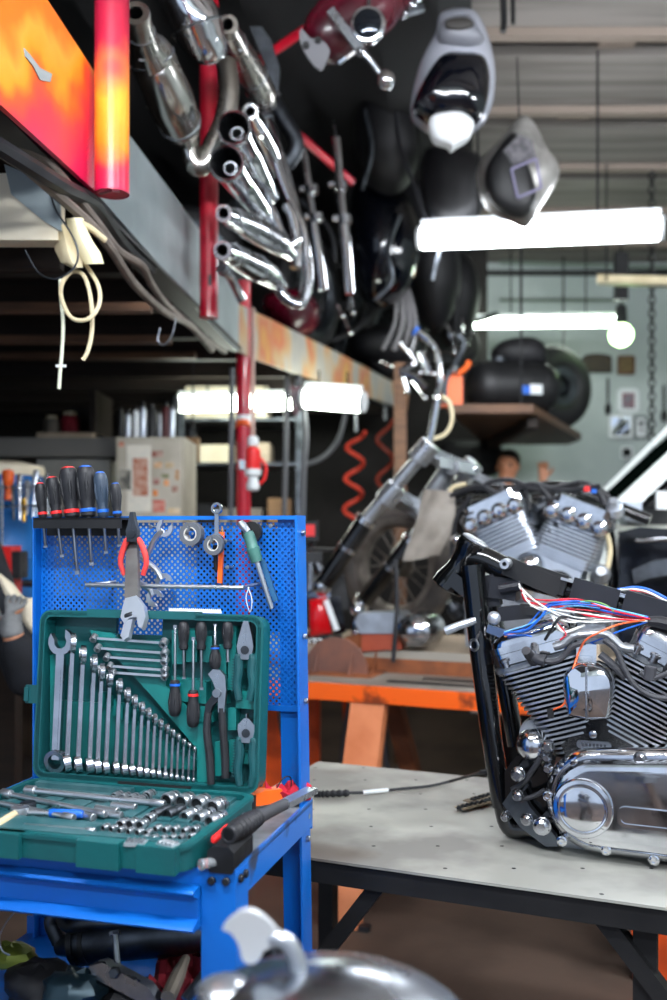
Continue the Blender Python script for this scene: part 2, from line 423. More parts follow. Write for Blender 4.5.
MB().box((0, -.02, h_*.45), (.012, .01, h_*.5)).lathe([(.02, -.012), (.02, .012)], (0, -.015, h_*.7), (0, 1, 0), 12).build('scale', blackmat, t)
def wall_tool(px, py, label):
    p = sp(px, py, YB-.03); t = thing('hanging_brush', label, 'brush', p)
    MB().lathe([(.01, 0), (.012, .2), (.008, .22)], n=8).build('handle', blackmat, t)
    MB().lathe([(.03, -.1), (.05, -.06), (.045, -.02), (.012, .01)], n=12, sy=.5).build('head', blackmat, t)
    MB().tube([(0, .03, .2), (0, 0, .21)], .006, 6).build('hook', steel, t)
wall_tool(608, 403, 'dark round-headed brush hanging on the back wall under the arched plaque')
wall_tool(664, 410, 'dark brush hanging on the back wall at the far right edge')

# chain hanging from the ceiling on the right
m = MB(); p = sp(652, 500, 6.2)
for k in range(60):
    z = 3.6-k*.044
    if z < 1.0: break
    m.ring((0, 0, z), (1, 0, 0) if k % 2 else (0, 1, 0), .02, .006, 10, 5, sx=1.3, x=(0, 0, 1))
solo('hoist_chain', m, blackmat, 'dark thin hoist chain hanging from the ceiling in front of the back wall', 'chain', (p.x, p.y, 0))
# ================================================================ BLUE TOOL CART
C = Frame((-.14, 1.38, 0), -15.4)
TW, TD, TZ = .572, .385, .853
cart = thing('tool_cart', 'blue metal tool cart with a perforated back panel, carrying the open green tool case', 'tool cart', C.M)
m = MB()
m.bb((-TW, .004, TZ-.006), (0, TD, TZ-.001)); m.build('tray_floor', mat('tray_metal', '#7b8288', .5, .3, '#3d4046', 12, .8), cart)
m = MB(); m.bb((-TW, 0, TZ-.03), (0, .004, TZ+.002), .001); m.bb((-TW, TD-.004, TZ-.05), (0, TD, TZ+.002), .001); m.build('tray_rail', blue, cart)
m = MB(); m.prism([(0, TZ-.045), (TD, TZ-.045), (TD, TZ+.004), (0, TZ+.004)], .004, (-.002, 0, 0), (0, 1, 0), (0, 0, 1), .001); m.build('tray_rail', blue_worn, cart)
m = MB(); m.bb((-TW, 0, TZ-.045), (-TW+.004, TD, TZ+.004)); m.build('tray_rail', blue, cart)
# drawer front: a pressed sheet with rolled lips at top and bottom
pf = [(y_, -.022+(z_+.05)*.95) for y_, z_ in ((0, -.112), (-.026, -.112), (-.03, -.108), (-.026, -.104), (-.008, -.098), (-.008, -.067), (-.024, -.060), (-.028, -.054), (-.024, -.05), (0, -.05))]
m = MB(); m.prism([(y, TZ+z) for y, z in pf], TW-.085, (-.052-(TW-.085)/2, -.001, 0), (0, 1, 0), (0, 0, 1), .001); m.build('drawer_front', blue, cart)
m = MB(); m.bb((-TW+.01, .002, TZ-.088), (-.05, .006, TZ-.02)); m.build('apron', blue, cart)
def leg(x, y, sx, sy, z1, name='leg', dx=0, w=.052):
    m = MB(); t = .004
    prof = [(0, 0), (-sx*w, 0), (-sx*w, sy*t), (-sx*t, sy*t), (-sx*t, sy*w), (0, sy*w)]
    n = len(prof); vs = [(x+dx+a, y+b, 0) for a, b in prof]+[(x+a, y+b, z1) for a, b in prof]
    if sx*sy < 0: pass
    m.add(vs, [tuple(range(n))[::-1], tuple(range(n, 2*n))]+[(i, (i+1) % n, n+(i+1) % n, n+i) for i in range(n)], .0008)
    return m.build(name, blue, cart)
lg = leg(.001, -.001, 1, 1, TZ-.001)
for z in (TZ-.012,):
    MB().bolt((-.012, -.002, z), (0, -1, 0), .006, .005, 12).build('rivet', steel_dark, lg); MB().bolt((-.034, -.002, z-.001), (0, -1, 0), .006, .005, 12).build('rivet', steel_dark, lg)
    MB().bolt((.002, .014, z), (1, 0, 0), .006, .005, 12).build('rivet', steel_dark, lg); MB().bolt((.002, .034, z), (1, 0, 0), .006, .005, 12).build('rivet', steel_dark, lg)
leg(-TW-.001, -.001, -1, 1, TZ-.001)
PX0, PX1 = -.556, -.016                              # panel edges
PZ = 1.366
lg = leg(PX1+.001, TD+.006, 1, -1, PZ, dx=.022)
for z in (1.335, 1.15, 1.035, .83, .79, .56): MB().bolt((PX1+.002+.022*(1-z/PZ), TD-.02, z), (1, 0, 0), .0055, .006, 8).build('bolt', steel, lg)
leg(PX0-.001, TD+.006, -1, -1, PZ, w=.03)
# perforated back panel: staggered rows of real holes
def perforated(x0, x1, z0, z1, p, r, t):
    m = MB(); bm = m.bm; rows = int(round((z1-z0)/p*2)); h = (z1-z0)/rows
    octa = [(cos(2*pi*(k+.5)/8), sin(2*pi*(k+.5)/8)) for k in range(8)]
    for j in range(rows):
        off = p/2 if j % 2 else 0; n = int((x1-x0)/p)-1; zc = z0+(j+.5)*h
        xs = x0+off+(x1-x0-(n+.5)*p)/2*0
        start = x0+off
        if off: m.add([(x0, 0, z0+j*h), (start, 0, z0+j*h), (start, 0, z0+j*h+h), (x0, 0, z0+j*h+h)], [(0, 1, 2, 3)])
        for i in range(n):
            xc = start+(i+.5)*p
            o = [(xc+p/2, zc+h*.25), (xc+p*.25, zc+h/2), (xc-p*.25, zc+h/2), (xc-p/2, zc+h*.25), (xc-p/2, zc-h*.25), (xc-p*.25, zc-h/2), (xc+p*.25, zc-h/2), (xc+p/2, zc-h*.25)]
            vs = [(a, 0, b) for a, b in o]+[(xc+r*c, 0, zc+r*s) for c, s in octa]
            fs = [(k, (k+1) % 8, 8+(k+1) % 8, 8+k) for k in range(8)]
            vs += [(xc+p/2, 0, zc+h/2), (xc-p/2, 0, zc+h/2), (xc-p/2, 0, zc-h/2), (xc+p/2, 0, zc-h/2)]
            fs += [(0, 16, 1), (2, 17, 3), (4, 18, 5), (6, 19, 7)]
            m.add(vs, fs)
        e = start+n*p
        m.add([(e, 0, z0+j*h), (x1, 0, z0+j*h), (x1, 0, z0+j*h+h), (e, 0, z0+j*h+h)], [(0, 1, 2, 3)])
    bmesh.ops.remove_doubles(bm, verts=bm.verts, dist=1e-5)
    return m
PY = TD-.001
m = perforated(PX0+.004, PX1-.005, 1.02, PZ-.012, .0118, .0026, 0)
o = m.build('perforated_panel', blue, cart, smooth=False); o.location = (0, PY, 0)
sd = o.modifiers.new('thick', 'SOLIDIFY'); sd.thickness = .0012
m = MB(); m.bb((PX0, PY-.012, PZ-.007), (PX1, PY+.002, PZ), .0015); m.bb((PX0, PY-.006, 1.012), (PX1, PY+.002, 1.022), .001); m.build('panel_rim', blue, cart)
m = MB(); m.bb((PX1-.006, PY-.012, 1.01), (PX1, PY+.002, PZ-.006), .001); m.build('panel_rim', blue, cart)
m = MB(); m.bb((PX0, PY-.02, 1.01), (PX0+.004, PY+.002, PZ-.006), .001); m.build('panel_rim', blue, cart)
m = MB(); m.bb((-TW-.01, .0, .545), (0.005, TD, .552)); m.bb((-TW-.01, 0, .552), (0.005, .004, .585)); m.bb((-TW-.01, TD-.004, .552), (.005, TD, .585)); m.bb((.003, 0, .552), (.007, TD, .585)); m.build('lower_shelf', blue, cart)
for sx in (-TW, 0):
    for yy in (0, TD):
        pass

PF = Frame(C.w((0, PY-.012, 0)), -15.4)             # front face of the panel: local x right, z up (absolute height)
def pg(px, py, out=.0): return PF.hit(px, py, 1, -out)

# ---- things hung on the panel
a, b = pg(39, 524, .03), pg(126, 521, .03)
t = thing('screwdriver_rack', 'black metal screwdriver rack clipped to the top left of the blue panel', 'tool rack', PF.M)
m = MB(); L0, L1 = a.x, b.x; zt = (a.z+b.z)/2+.005
m.bb((L0, -.05, zt-.016), (L1, -.046, zt+.004), .001); m.bb((L0, -.05, zt), (L1, .0, zt+.004), .001); m.bb((L0, -.003, zt-.03), (L1, .0, zt+.004), .001)
m.build('bracket', blackmat, t)
def screwdriver(label, M, hl, hr, sl, sr, hm, bandm, capm, group=None, tip='flat'):
    # origin at the handle's shaft end, handle along +z, shaft along -z
    t = thing('screwdriver', label, 'screwdriver', M, group)
    pr = [(hr*.6, 0), (hr*.78, hl*.04), (hr*.8, hl*.12), (hr*.72, hl*.22), (hr*.86, hl*.36), (hr*1.0, hl*.6), (hr*1.0, hl*.82), (hr*.85, hl*.94), (hr*.62, hl*.99)]
    m = MB(); m.lathe(pr+[(0, hl)], n=14)
    for k in range(6):
        a = 2*pi*k/6; m.tube([(hr*.8*cos(a), hr*.8*sin(a), hl*.34), (hr*.96*cos(a), hr*.96*sin(a), hl*.6), (hr*.9*cos(a), hr*.9*sin(a), hl*.86)], [hr*.1, hr*.2, hr*.1], 6)
    m.build('handle', hm, t)
    MB().lathe([(hr*.84, hl*.1), (hr*.86, hl*.13), (hr*.84, hl*.17)], n=14).build('colour_band', bandm, t)
    MB().lathe([(hr*.7, hl*.955), (hr*.66, hl*.99), (hr*.35, hl*1.012), (0, hl*1.015)], n=14).build('end_cap', capm, t)
    m = MB(); m.lathe([(sr, .002), (sr, -sl*.93), (sr*.9, -sl*.94)], n=8)
    m.box((0, 0, -sl*.965), (sr*2.6, sr*.8, sl*.07), sr*.2); m.build('shaft', steel, t)
    return t
for k, (hx, ty, by, sx, sy, hr, capm, bandm, lab) in enumerate([
    (40, 483, 519, 49, 547, .0095, redplast, redplast, 'black screwdriver with a small red cap, first from the left in the rack'),
    (52, 477, 519, 67, 556, .012, redplast, redplast, 'black screwdriver with a red cap and red band, second from the left in the rack'),
    (68, 467, 519, 81, 574, .0165, redplast, redplast, 'thick black screwdriver with a wide red cap, third from the left in the rack'),
    (85, 466, 518, 95, 565, .0165, bluepl, bluepl, 'thick black screwdriver with a blue cap, fourth from the left in the rack'),
    (100, 472, 518, 110, 553, .012, bluepl, bluepl, 'grey-blue ribbed screwdriver with a blue end, fifth from the left in the rack'),
    (115, 483, 518, 122, 546, .0095, bluepl, bluepl, 'small black screwdriver with a blue band, rightmost in the rack')]):
    top = pg(hx, ty, .026); bot = pg(hx+ (sx-hx)*.35, by-1, .026)
    d = (top-bot); hl = d.length; hr *= 1.1; rl = math.degrees(math.atan2(d.x, d.z))
    tip = pg(sx, sy, .026); sl = (bot-tip).length
    screwdriver(lab, PF.at(bot, roll=rl), hl, hr, sl, .003 if hr < .015 else .0036, blackrub if k != 4 else mat('slate_rubber', '#2c3a4a', .5), bandm, capm, 'screwdrivers in the panel rack')

def outline_mirror(half): return half+[(-x, z) for x, z in reversed(half)]
def adjustable(label, M, L, shaftm, headm):
    # hangs head down: handle from z=0 (top) to -L
    t = thing('adjustable_wrench', label, 'wrench', M)
    m = MB(); m.prism([(-.010, 0), (.010, 0), (.0125, -L*.35), (.0135, -L*.72), (-.0135, -L*.72), (-.0125, -L*.35)], .009, bev=.002)
    m.build('handle', shaftm, t)
    MB().washer((0, 0, -.012), (0, 1, 0), .004, .0075, .011, 14).build('hang_eye', steel, t)
    m = MB(); z = -L*.70
    m.prism([(-.011, z), (.012, z), (.026, z-.022), (.030, z-.045), (.023, z-.066), (.016, z-.062), (.012, z-.042), (-.002, z-.04), (-.012, z-.05), (-.02, z-.035), (-.016, z-.015)], .012, bev=.002)
    m.build('fixed_jaw', headm, t)
    m = MB(); m.prism([(-.013, z-.045), (.004, z-.043), (.001, z-.056), (-.004, z-.076), (-.014, z-.08), (-.02, z-.07)], .010, bev=.002); m.build('moving_jaw', headm, t)
    MB().lathe([(.005, -.008), (.006, -.006), (.006, .006), (.005, .008)], (-.004, -.002, z-.034), (1, 0, .1), 10).build('worm_screw', steel_dark, t)
    return t
p = pg(133, 534, .03)
e = pg(132, 630, .115)
adjustable('grey adjustable wrench hanging head down in the middle of the blue panel', axis_M(PF, p, p-e), (p-e).length*.97, mat('dusty_steel', '#6e6c6a', .5, .5, '#514e4c', 20, .7), alu_pale)
def pliers(name, label, M, grip, headm, L, jaw=.055, spread=.03, gw=.0075, style='lineman', group=None, knurl=True):
    # jaws up (+z), pivot at origin, handles down
    t = thing(name, label, 'pliers', M, group)
    m = MB()
    if style == 'cutter': o = [(-.004, jaw*.75), (.004, jaw*.75), (.015, jaw*.42), (.015, .004), (.011, -.016), (-.011, -.016), (-.015, .004), (-.015, jaw*.42)]
    elif style == 'nose': o = [(-.003, jaw), (.003, jaw), (.008, jaw*.4), (.012, .006), (.010, -.014), (-.010, -.014), (-.012, .006), (-.008, jaw*.4)]
    else: o = [(-.0045, jaw), (.0045, jaw), (.012, jaw*.45), (.015, .006), (.011, -.016), (-.011, -.016), (-.015, .006), (-.012, jaw*.45)]
    h = len(o)//2
    m.prism(o, .011, bev=.002); m.bb((-.0006, -.0062, .006), (.0006, .0062, jaw*.98)); m.build('jaws', headm, t)
    MB().lathe([(.0075, -.007), (.0075, .007)], ax=(0, 1, 0), n=14).build('pivot', steel_dark, t)
    for s in (-1, 1):
        pts = spl([(s*.008, 0, -.012), (s*.0125, 0, -L*.16), (s*spread*.72, 0, -L*.42), (s*spread*.86, 0, -L*.7), (s*spread*.62, 0, -L)], 5)
        m = MB(); n = len(pts)
        m.tube(pts, [gw*.75]+[gw]*3+[gw*.9]+[gw*.8], 10)
        if knurl:
            for k in range(6, n-3):
                q = pts[k]; m.box(q+V((s*gw*.95, 0, 0)), (gw*.5, gw*1.3, L*.022), .0008)
        m.build('handle', grip, t)
    return t
p = pg(133, 534, .052)
e = pg(118, 565, .03)
pliers('pliers', 'pliers with red grips hanging behind the grey adjustable wrench on the panel', PF.at(p, roll=-1), redgrip, steel_dark, .075, .04, .030, .0055, 'nose', knurl=False)

def open_end(m, c, d, w, ang, t=.006, ax=None):    # C-shaped open jaw at c, mouth towards d (2-D, x-z plane)
    pts = []; a0 = math.atan2(d[1], d[0])+ang
    for k in range(13):
        a = a0+radians_(38)+(2*pi-2*radians_(38))*k/12; pts.append((c[0]+w*cos(a), c[1]+w*sin(a)))
    for k in range(7):
        a = a0-radians_(62)-(2*pi-2*radians_(62))*k/6
        pts.append((c[0]+w*.52*cos(a), c[1]+w*.52*sin(a)))
    m.prism(pts, t, bev=.0008)
radians_ = R
def combination(label, M, L, w, group, ringang=0, name='combination_wrench', ring_tilt=12):
    # open jaw at top (z = L), ring at z = 0; body along z
    t = thing(name, label, 'wrench', M, group)
    rr = w*.62
    m = MB(); m.prism([(-w*.22, rr*.7), (w*.22, rr*.7), (w*.24, L-w*1.25), (-w*.24, L-w*1.25)], w*.26, bev=w*.06)
    m.prism([(-w*.09, rr*1.6), (w*.09, rr*1.6), (w*.1, L-w*2.2), (-w*.1, L-w*2.2)], w*.3); m.build('shank', wrench_m, t)
    m = MB(); open_end(m, (0, L-w*.72), (0, 1), w*.72, R(15), w*.34); m.build('open_jaw', wrench_m, t)
    m = MB(); m.washer((0, 0, rr*.6), (0, cos(R(ring_tilt)), sin(R(ring_tilt))), rr*.62, rr, w*.42, 20); m.build('ring', wrench_m, t)
    return t
# two bright open-end wrenches hanging beside the adjustable wrench
for (x0, y0, x1, y1, lab, L) in [(165, 528, 150, 550, 'open-end wrench with its jaw up right, hanging right of the red-gripped pliers', .05),
                              (164, 582, 147, 562, 'curved open-end wrench hanging low behind the grey adjustable wrench', .05),
                              (155, 598, 143, 585, 'short open-end wrench lowest behind the grey adjustable wrench', .04)]:
    a, b = pg(x0, y0, .016), pg(x1, y1, .016); d = a-b; rl = math.degrees(math.atan2(d.x, d.z)); LL = d.length
    t = thing('open_end_wrench', lab, 'wrench', PF.at(b, roll=rl), 'wrenches hanging behind the adjustable wrench')
    m = MB(); open_end(m, (0, LL), (0, 1), .0165, R(12), .006); m.build('open_jaw', satin, t)
    m = MB(); m.tube(spl([(0, 0, LL-.006), (-.004, 0, LL*.5), (0, 0, 0), (.004, 0, -.02)], 4), [.0055, .006, .006, .005], 8); m.build('shank', satin, t)
# double hook rail
a, b = pg(86, 585, .045), pg(242, 585, .045)
m = MB(); zt = a.z
m.tube([(a.x, -.045, zt), (b.x+.004, -.045, zt)], .0042, 8); m.tube([(a.x, -.045, zt), (a.x+.033, 0.008, zt+.004)], .0032, 8); m.tube([(b.x, -.045, zt), (b.x+.012, 0.008, zt+.004)], .0032, 8)
solo('hook_rail', m, satin, 'long bright steel hanging bar hooked across the blue panel', 'rail', PF.M)
# tape rolls
def tape(px, py, r, label, out, w=.018):
    p = pg(px, py, out); t = thing('tape_roll', label, 'tape', PF.at(p))
    m = MB(); m.washer((0, 0, 0), (0, 1, 0), r*.58, r, w, 28); m.build('tape', greytape, t)
    m = MB(); m.washer((0, 0, 0), (0, 1, 0), r*.5, r*.6, w*1.04, 28); m.build('core', mat('tape_core', '#b9b7b0', .6), t)
    MB().tube([(0, .02, r*.5-.003), (0, -w/2-.006, r*.5-.003), (0, -w/2-.006, r*.5+.004)], .003, 6).build('peg', steel, t)
tape(192, 534, .0215, 'dark grey tape roll on a panel peg, left of the small hanging wrench', .014)
tape(214, 545, .0185, 'pale grey tape roll on a panel peg, in front of the orange pencil', .03, .012)
a, b = pg(216, 505, .02), pg(217, 546, .02)
combination('small chrome combination wrench hanging ring up over the panel top edge', PF.at(V((b.x, b.y, a.z)), roll=180), (a-b).length, .017, None)
m = MB(); a, b = pg(215, 545, .008), pg(216, 570, .008); m.tube([a, b], [.0045, .004], 8); m.tube([b, b+V((0, 0, -.004))], [.004, .001], 8); solo('marker_pen', m, blackmat, 'black marker pen hanging left of the orange pencil', 'pen', PF.M)
t = thing('pencil', 'orange flat carpenter pencil hanging on the panel behind the pale tape roll', 'pencil', PF.M)
a, b = pg(222, 532, .012), pg(220, 583, .012)
MB().bar(a, b, .0085, .006, (0, 1, 0), .0015).build('barrel', orangepl, t)
MB().tube([a, a+(a-b).normalized()*.01], [.0035, .001], 6).build('tip', card, t)
# green-handled tool with steel rods
t = thing('grease_gun', 'green-handled grease tool with a steel rod hanging on the right of the panel', 'tool', PF.M)
a, b, c, d = pg(240, 522, .03), pg(248, 532, .03), pg(257, 562, .03), pg(272, 609, .03)
MB().tube([a, a+(b-a)*.5, b], [.006, .0075, .006], 10).build('nozzle', steel, t)
MB().tube([b, b+(c-b)*.15, b+(c-b)*.5, b+(c-b)*.55, c], [.009, .0105, .0105, .0125, .0105], 12).build('handle', mat('green_grip', '#3d6d64', .45, 0, '#2c524e', 20, .6), t)
MB().tube([c, d], .0045, 10).build('rod', steel, t)
e1, e2 = pg(262, 560, .014), pg(276, 601, .014); MB().bar(e1, e2, .009, .006, (0, 1, 0), .001).build('lever', mat('slate_paint', '#2f5f86', .4), t)
p = pg(252, 532, .008); m = MB(); m.lathe([(.0, -.006), (.019, -.006), (.019, .006), (.0, .006)], ax=(0, 1, 0), n=22); solo('cutting_disc', m, blackmat, 'black round disc hanging behind the green-handled grease tool', 'disc', PF.at(p))
for k, (px, py) in enumerate([(274, 526), (231, 567), (229, 541), (62, 611), (155, 527)]):
    p = pg(px, py, .0); m = MB(); m.lathe([(.0022, .012), (.0022, -.014), (.004, -.015), (.004, -.019), (0, -.02)], ax=(0, 1, 0), n=8)
    solo('panel_peg', m, steel_dark if k == 3 else steel, ['steel peg at the upper right corner of the blue panel', 'steel peg under the pale tape roll', 'steel peg right of the orange pencil', 'dark peg just above the left corner of the case lid', 'steel peg right of the red-gripped pliers'][k], 'peg', PF.at(p), 'pegs in the blue panel')
# wire loop on the bar's right end
a, b, c, d = pg(248, 587, .04), pg(252, 600, .04), pg(250, 612, .035), pg(246, 598, .04)
m = MB(); m.tube(spl([a, b, c, d, a+V((.002, 0, 0))], 5), .0009, 5); solo('wire_loop', m, white, 'thin white wire loop hanging from the end of the steel bar', 'wire', PF.M)
# ================================================================ OPEN TOOL CASE
CW, CD = .426, .29
K = Frame((-.129, 1.64, TZ+.005), -15.4)                 # base: x from -CW to 0, y from -CD to 0, z up from the tray
Lf = Frame((-.129, 1.642, TZ+.043), -15.4, -5)      # lid: x from -CW to 0, z up, y backwards
def lp(px, py, y=0.0): return Lf.hit(px, py, 1, y)
def kp(px, py, z=.035): return K.hit(px, py, 2, z)
LH = lp(150, 614, 0).z
case = thing('tool_case', 'open green plastic tool case full of wrenches, pliers and sockets on the blue cart', 'tool case', K.M)
LM = K.I @ Lf.M
def rrect(x0, x1, z0, z1, r, n=5):
    o = []
    for cx, cz, a0 in ((x1-r, z0+r, -90), (x1-r, z1-r, 0), (x0+r, z1-r, 90), (x0+r, z0+r, 180)):
        for k in range(n+1):
            a = R(a0+90*k/n); o.append((cx+r*cos(a), cz+r*sin(a)))
    return o
def ring_wall(m, out, inn, t, o, x, y):             # frame between two outlines of equal count
    o, x, y = V(o), V(x), V(y); n = len(out); nr = x.cross(y).normalized()
    vs = []
    for h in (-t/2, t/2):
        for poly in (out, inn): vs += [o+x*a+y*b+nr*h for a, b in poly]
    fs = []
    for k in range(n):
        j = (k+1) % n
        fs += [(k, j, n+j, n+k), (2*n+k, 3*n+k, 3*n+j, 2*n+j), (k, 2*n+k, 2*n+j, j), (n+k, n+j, 3*n+j, 3*n+k)]
    m.add(vs, fs)
lid = MB()
ring_wall(lid, rrect(-CW, 0, 0, LH, .02), rrect(-CW+.009, -.009, .009, LH-.009, .013), .046, (0, .02, 0), (1, 0, 0), (0, 0, 1))
ring_wall(lid, rrect(-CW-.003, .003, -.003, LH+.003, .022), rrect(-CW+.007, -.007, .007, LH-.007, .014), .006, (0, .0, 0), (1, 0, 0), (0, 0, 1))
h0, h1 = lp(115, 634, .03), lp(162, 616, .03)
# back skin of the lid with the carrying-handle opening left free
for (xa, za, xb, zb) in ((-CW+.005, .004, h0.x, LH-.005), (h1.x, .004, -.005, LH-.005), (h0.x, .004, h1.x, h0.z), (h0.x, h1.z, h1.x, LH-.004)):
    lid.bb((xa, .034, za), (xb, .043, zb))
a, b = lp(88, 612), lp(196, 612); lid.bb((a.x, -.004, LH-.008), (b.x, .03, LH+.006), .003)
lid.xf(LM); lido = lid.build('lid', teal, case)
# moulded raised beds inside the lid
bed = MB()
def bedpoly(pts, y0, y1):
    q = [lp(a, b, y0) for a, b in pts]; bed.prism([(v.x, v.z) for v in q], y1-y0, (0, (y0+y1)/2, 0), bev=.003)
bedpoly([(90, 630), (112, 633), (116, 640), (166, 640), (166, 686), (206, 724), (203, 752), (196, 748), (150, 694), (120, 662), (92, 637)], .014, .034)
bedpoly([(50, 655), (60, 652), (60, 764), (50, 764)], .016, .034)
bedpoly([(60, 700), (108, 704), (194, 760), (194, 770), (60, 762)], .022, .034)
for q in ([(172, 630), (183, 630), (183, 664), (172, 664)], [(186, 628), (197, 628), (197, 662), (186, 662)], [(200, 636), (212, 636), (212, 662), (200, 662)], [(214, 645), (226, 645), (226, 675), (214, 675)], [(228, 626), (236, 626), (236, 690), (228, 690)],
          [(172, 676), (206, 682), (206, 704), (172, 700)], [(200, 706), (213, 706), (213, 722), (200, 722)], [(215, 690), (226, 690), (226, 704), (215, 704)], [(197, 728), (207, 726), (207, 782), (197, 782)], [(215, 742), (226, 742), (226, 776), (215, 776)],
          [(236, 690), (260, 692), (260, 710), (236, 708)], [(228, 708), (236, 708), (236, 730), (228, 730)], [(240, 655), (252, 655), (252, 668), (240, 668)], [(240, 752), (252, 752), (252, 764), (240, 764)], [(229, 740), (236, 740), (236, 772), (229, 772)]):
    bedpoly(q, .012, .034)
for k in range(14):
    a = lp(104+k*6.2, 700+k*3.6, .02); bed.box((a.x, .02, a.z), (.005, .012, .03), .002)
bed.xf(LM); bed.build('lid_bed', teal_in, case)
m = MB(); a = lp(25, 685); b = lp(39, 704); m.bb((-CW-.03, .004, b.z), (-CW+.002, .012, a.z), .003); m.bb((-CW-.03, .0, b.z+.004), (-CW-.022, .016, a.z-.004), .002); m.xf(LM); m.build('latch', teal, case)
m = MB(); a = lp(120, 766); b = lp(192, 790)
m.bb((a.x, -.006, -.008), (b.x, .02, .003), .002); m.xf(LM); m.build('hinge', blackmat, case)
for x in (-.36, -.2, -.06): MB().tube([(x-.03, .004, .036), (x+.03, .004, .036)], .006, 8).build('hinge_pin', teal, case)
# base shell
base = MB(); BZ = .037
ring_wall(base, rrect(-CW, 0, -CD, 0, .03), rrect(-CW+.012, -.012, -CD+.012, -.012, .02), BZ, (0, 0, BZ/2), (1, 0, 0), (0, 1, 0))
ring_wall(base, rrect(-CW-.003, .003, -CD-.003, .003, .032), rrect(-CW+.010, -.010, -CD+.010, -.010, .022), .006, (0, 0, BZ-.004), (1, 0, 0), (0, 1, 0))
base.prism(rrect(-CW+.004, -.004, -CD+.004, -.004, .026), .024, (0, 0, .014), (1, 0, 0), (0, 1, 0))
# front swell with the handle recess
base.bb((-.165, -CD-.014, .0), (-.098, -CD+.01, BZ+.001), .010, 3); base.bb((-.098, -CD-.006, .002), (-.072, -CD+.01, BZ-.003), .006, 2); base.bb((-.072, -CD-.012, .0), (-.012, -CD+.01, BZ+.001), .010, 3)
base.bb((-CW+.02, -CD-.012, .001), (-.26, -CD+.01, BZ+.0), .010, 3)
base.build('base', teal, case)
bed = MB()                                          # moulded insert with terraces
bed.bb((-CW+.014, -CD+.016, .024), (-.014, -.014, .028), .003)
bed.bb((-CW+.014, -CD+.014, .026), (-.17, -CD+.075, .037), .005); bed.bb((-.17, -CD+.014, .026), (-.014, -CD+.03, .038), .005)
bed.bb((-.2, -.05, .026), (-.03, -.018, .034), .004); bed.bb((-CW+.02, -.03, .026), (-.22, -.014, .036), .004)
for k in range(5): bed.bb((-.175+k*.032, -.16, .026), (-.15+k*.032, -.075, .0315), .003)
for k in range(4): bed.bb((-CW+.03+k*.055, -.17, .026), (-CW+.06+k*.055, -.05, .0315), .003)
bed.build('base_insert', teal_dusty, case)

# ---------------------------------------------------------------- combination wrenches in the lid
xs = [56.5, 67, 78, 89.5, 97.5, 106, 116, 124.5, 132, 139.5, 146.3, 152.7, 159, 165.4, 171.3, 177, 182.7, 188.3, 193.5]
tops = [627, 631, 643, 652, 661, 668, 676, 685, 692, 699, 705, 711, 716, 721, 726, 731, 736, 740, 744]
for i, x in enumerate(xs):
    tp = lp(x+1, tops[i], .004); bt = lp(x, 770+i*.8, .004)
    L = (tp-bt).length; w = .034-.0012*i if i == 0 else .0285-.00108*i
    lab = ('%s combination wrench from the left in the green case lid' % ORD[i]) if 0 < i < len(xs)-1 else ('largest combination wrench, at the left end of the row in the green case lid' if i == 0 else 'smallest combination wrench, at the right end of the row in the green case lid')
    combination(lab, Lf.at(V((bt.x, .002, bt.z+.004)), yaw=(0 if i == 0 else -52)), L-.006, w, 'combination wrenches in the case lid', ring_tilt=12)
# ---------------------------------------------------------------- double box-end wrenches
for i, (xa, ya, xb, yb) in enumerate([(94, 638, 164, 643), (98, 648, 165, 653), (107, 657, 165, 661), (110, 666, 165, 670), (113, 672.5, 165, 676)]):
    a, b = lp(xa, ya, .006), lp(xb, yb, .006); d = b-a; L = d.length
    t = thing('flare_nut_wrench', ['topmost', 'second from the top', 'third from the top', 'fourth from the top', 'lowest'][i]+' of the five wrenches lying level in the case lid', 'wrench', Lf.at(a, roll=-math.degrees(math.atan2(d.z, d.x))), 'flare nut wrenches in the case lid')
    r = .0078-.0004*i
    MB().bar((r, 0, 0), (L-r, 0, 0), .0065, .004, bev=.0012).build('shank', satin, t)
    for s, rr in ((0, r*.85), (L, r)):
        m = MB(); m.lathe_closed([(rr*.5, -.006), (rr, -.006), (rr, .006), (rr*.5, .006)], (s, 0, 0), (0, .75, .66), 16); m.build('ring', satin, t)
# ---------------------------------------------------------------- screwdrivers in the lid
def lid_driver(lab, hx0, hy0, hx1, hy1, sx, sy, r, band, sr=.0025):
    # handle runs from its butt (hx0, hy0) to the shaft side (hx1, hy1); the tip is at (sx, sy)
    a, b, c = lp(hx0, hy0, .0), lp(hx1, hy1, .0), lp(sx, sy, .0)
    d = a-b; screwdriver(lab, Lf.at(b, roll=math.degrees(math.atan2(d.x, d.z))), d.length, r, (b-c).length, sr, blackrub, band, blackrub, 'screwdrivers in the case lid')
lid_driver('black screwdriver standing butt up, first of the upper row in the case lid', 183.5, 622, 183.8, 650, 184.5, 679, .0098, blackrub)
lid_driver('black screwdriver standing butt up, second of the upper row in the case lid', 201, 622, 201.3, 650, 202, 690, .0098, blackrub)
lid_driver('stubby black screwdriver in the upper row beside the combination pliers', 227.5, 622, 227.8, 649, 228, 662, .0095, blackrub)
lid_driver('short black screwdriver with a blue mark, its tip pointing up, in the case lid', 215.2, 669, 215.2, 645, 215.4, 624, .0098, bluepl)
lid_driver('long black screwdriver with a blue mark lying butt down in the case lid', 174.8, 716, 175, 680, 175.2, 625, .0112, bluepl)
lid_driver('long black screwdriver with red marks lying butt down in the case lid', 193, 727, 193.2, 690, 193.5, 637, .0112, redplast)
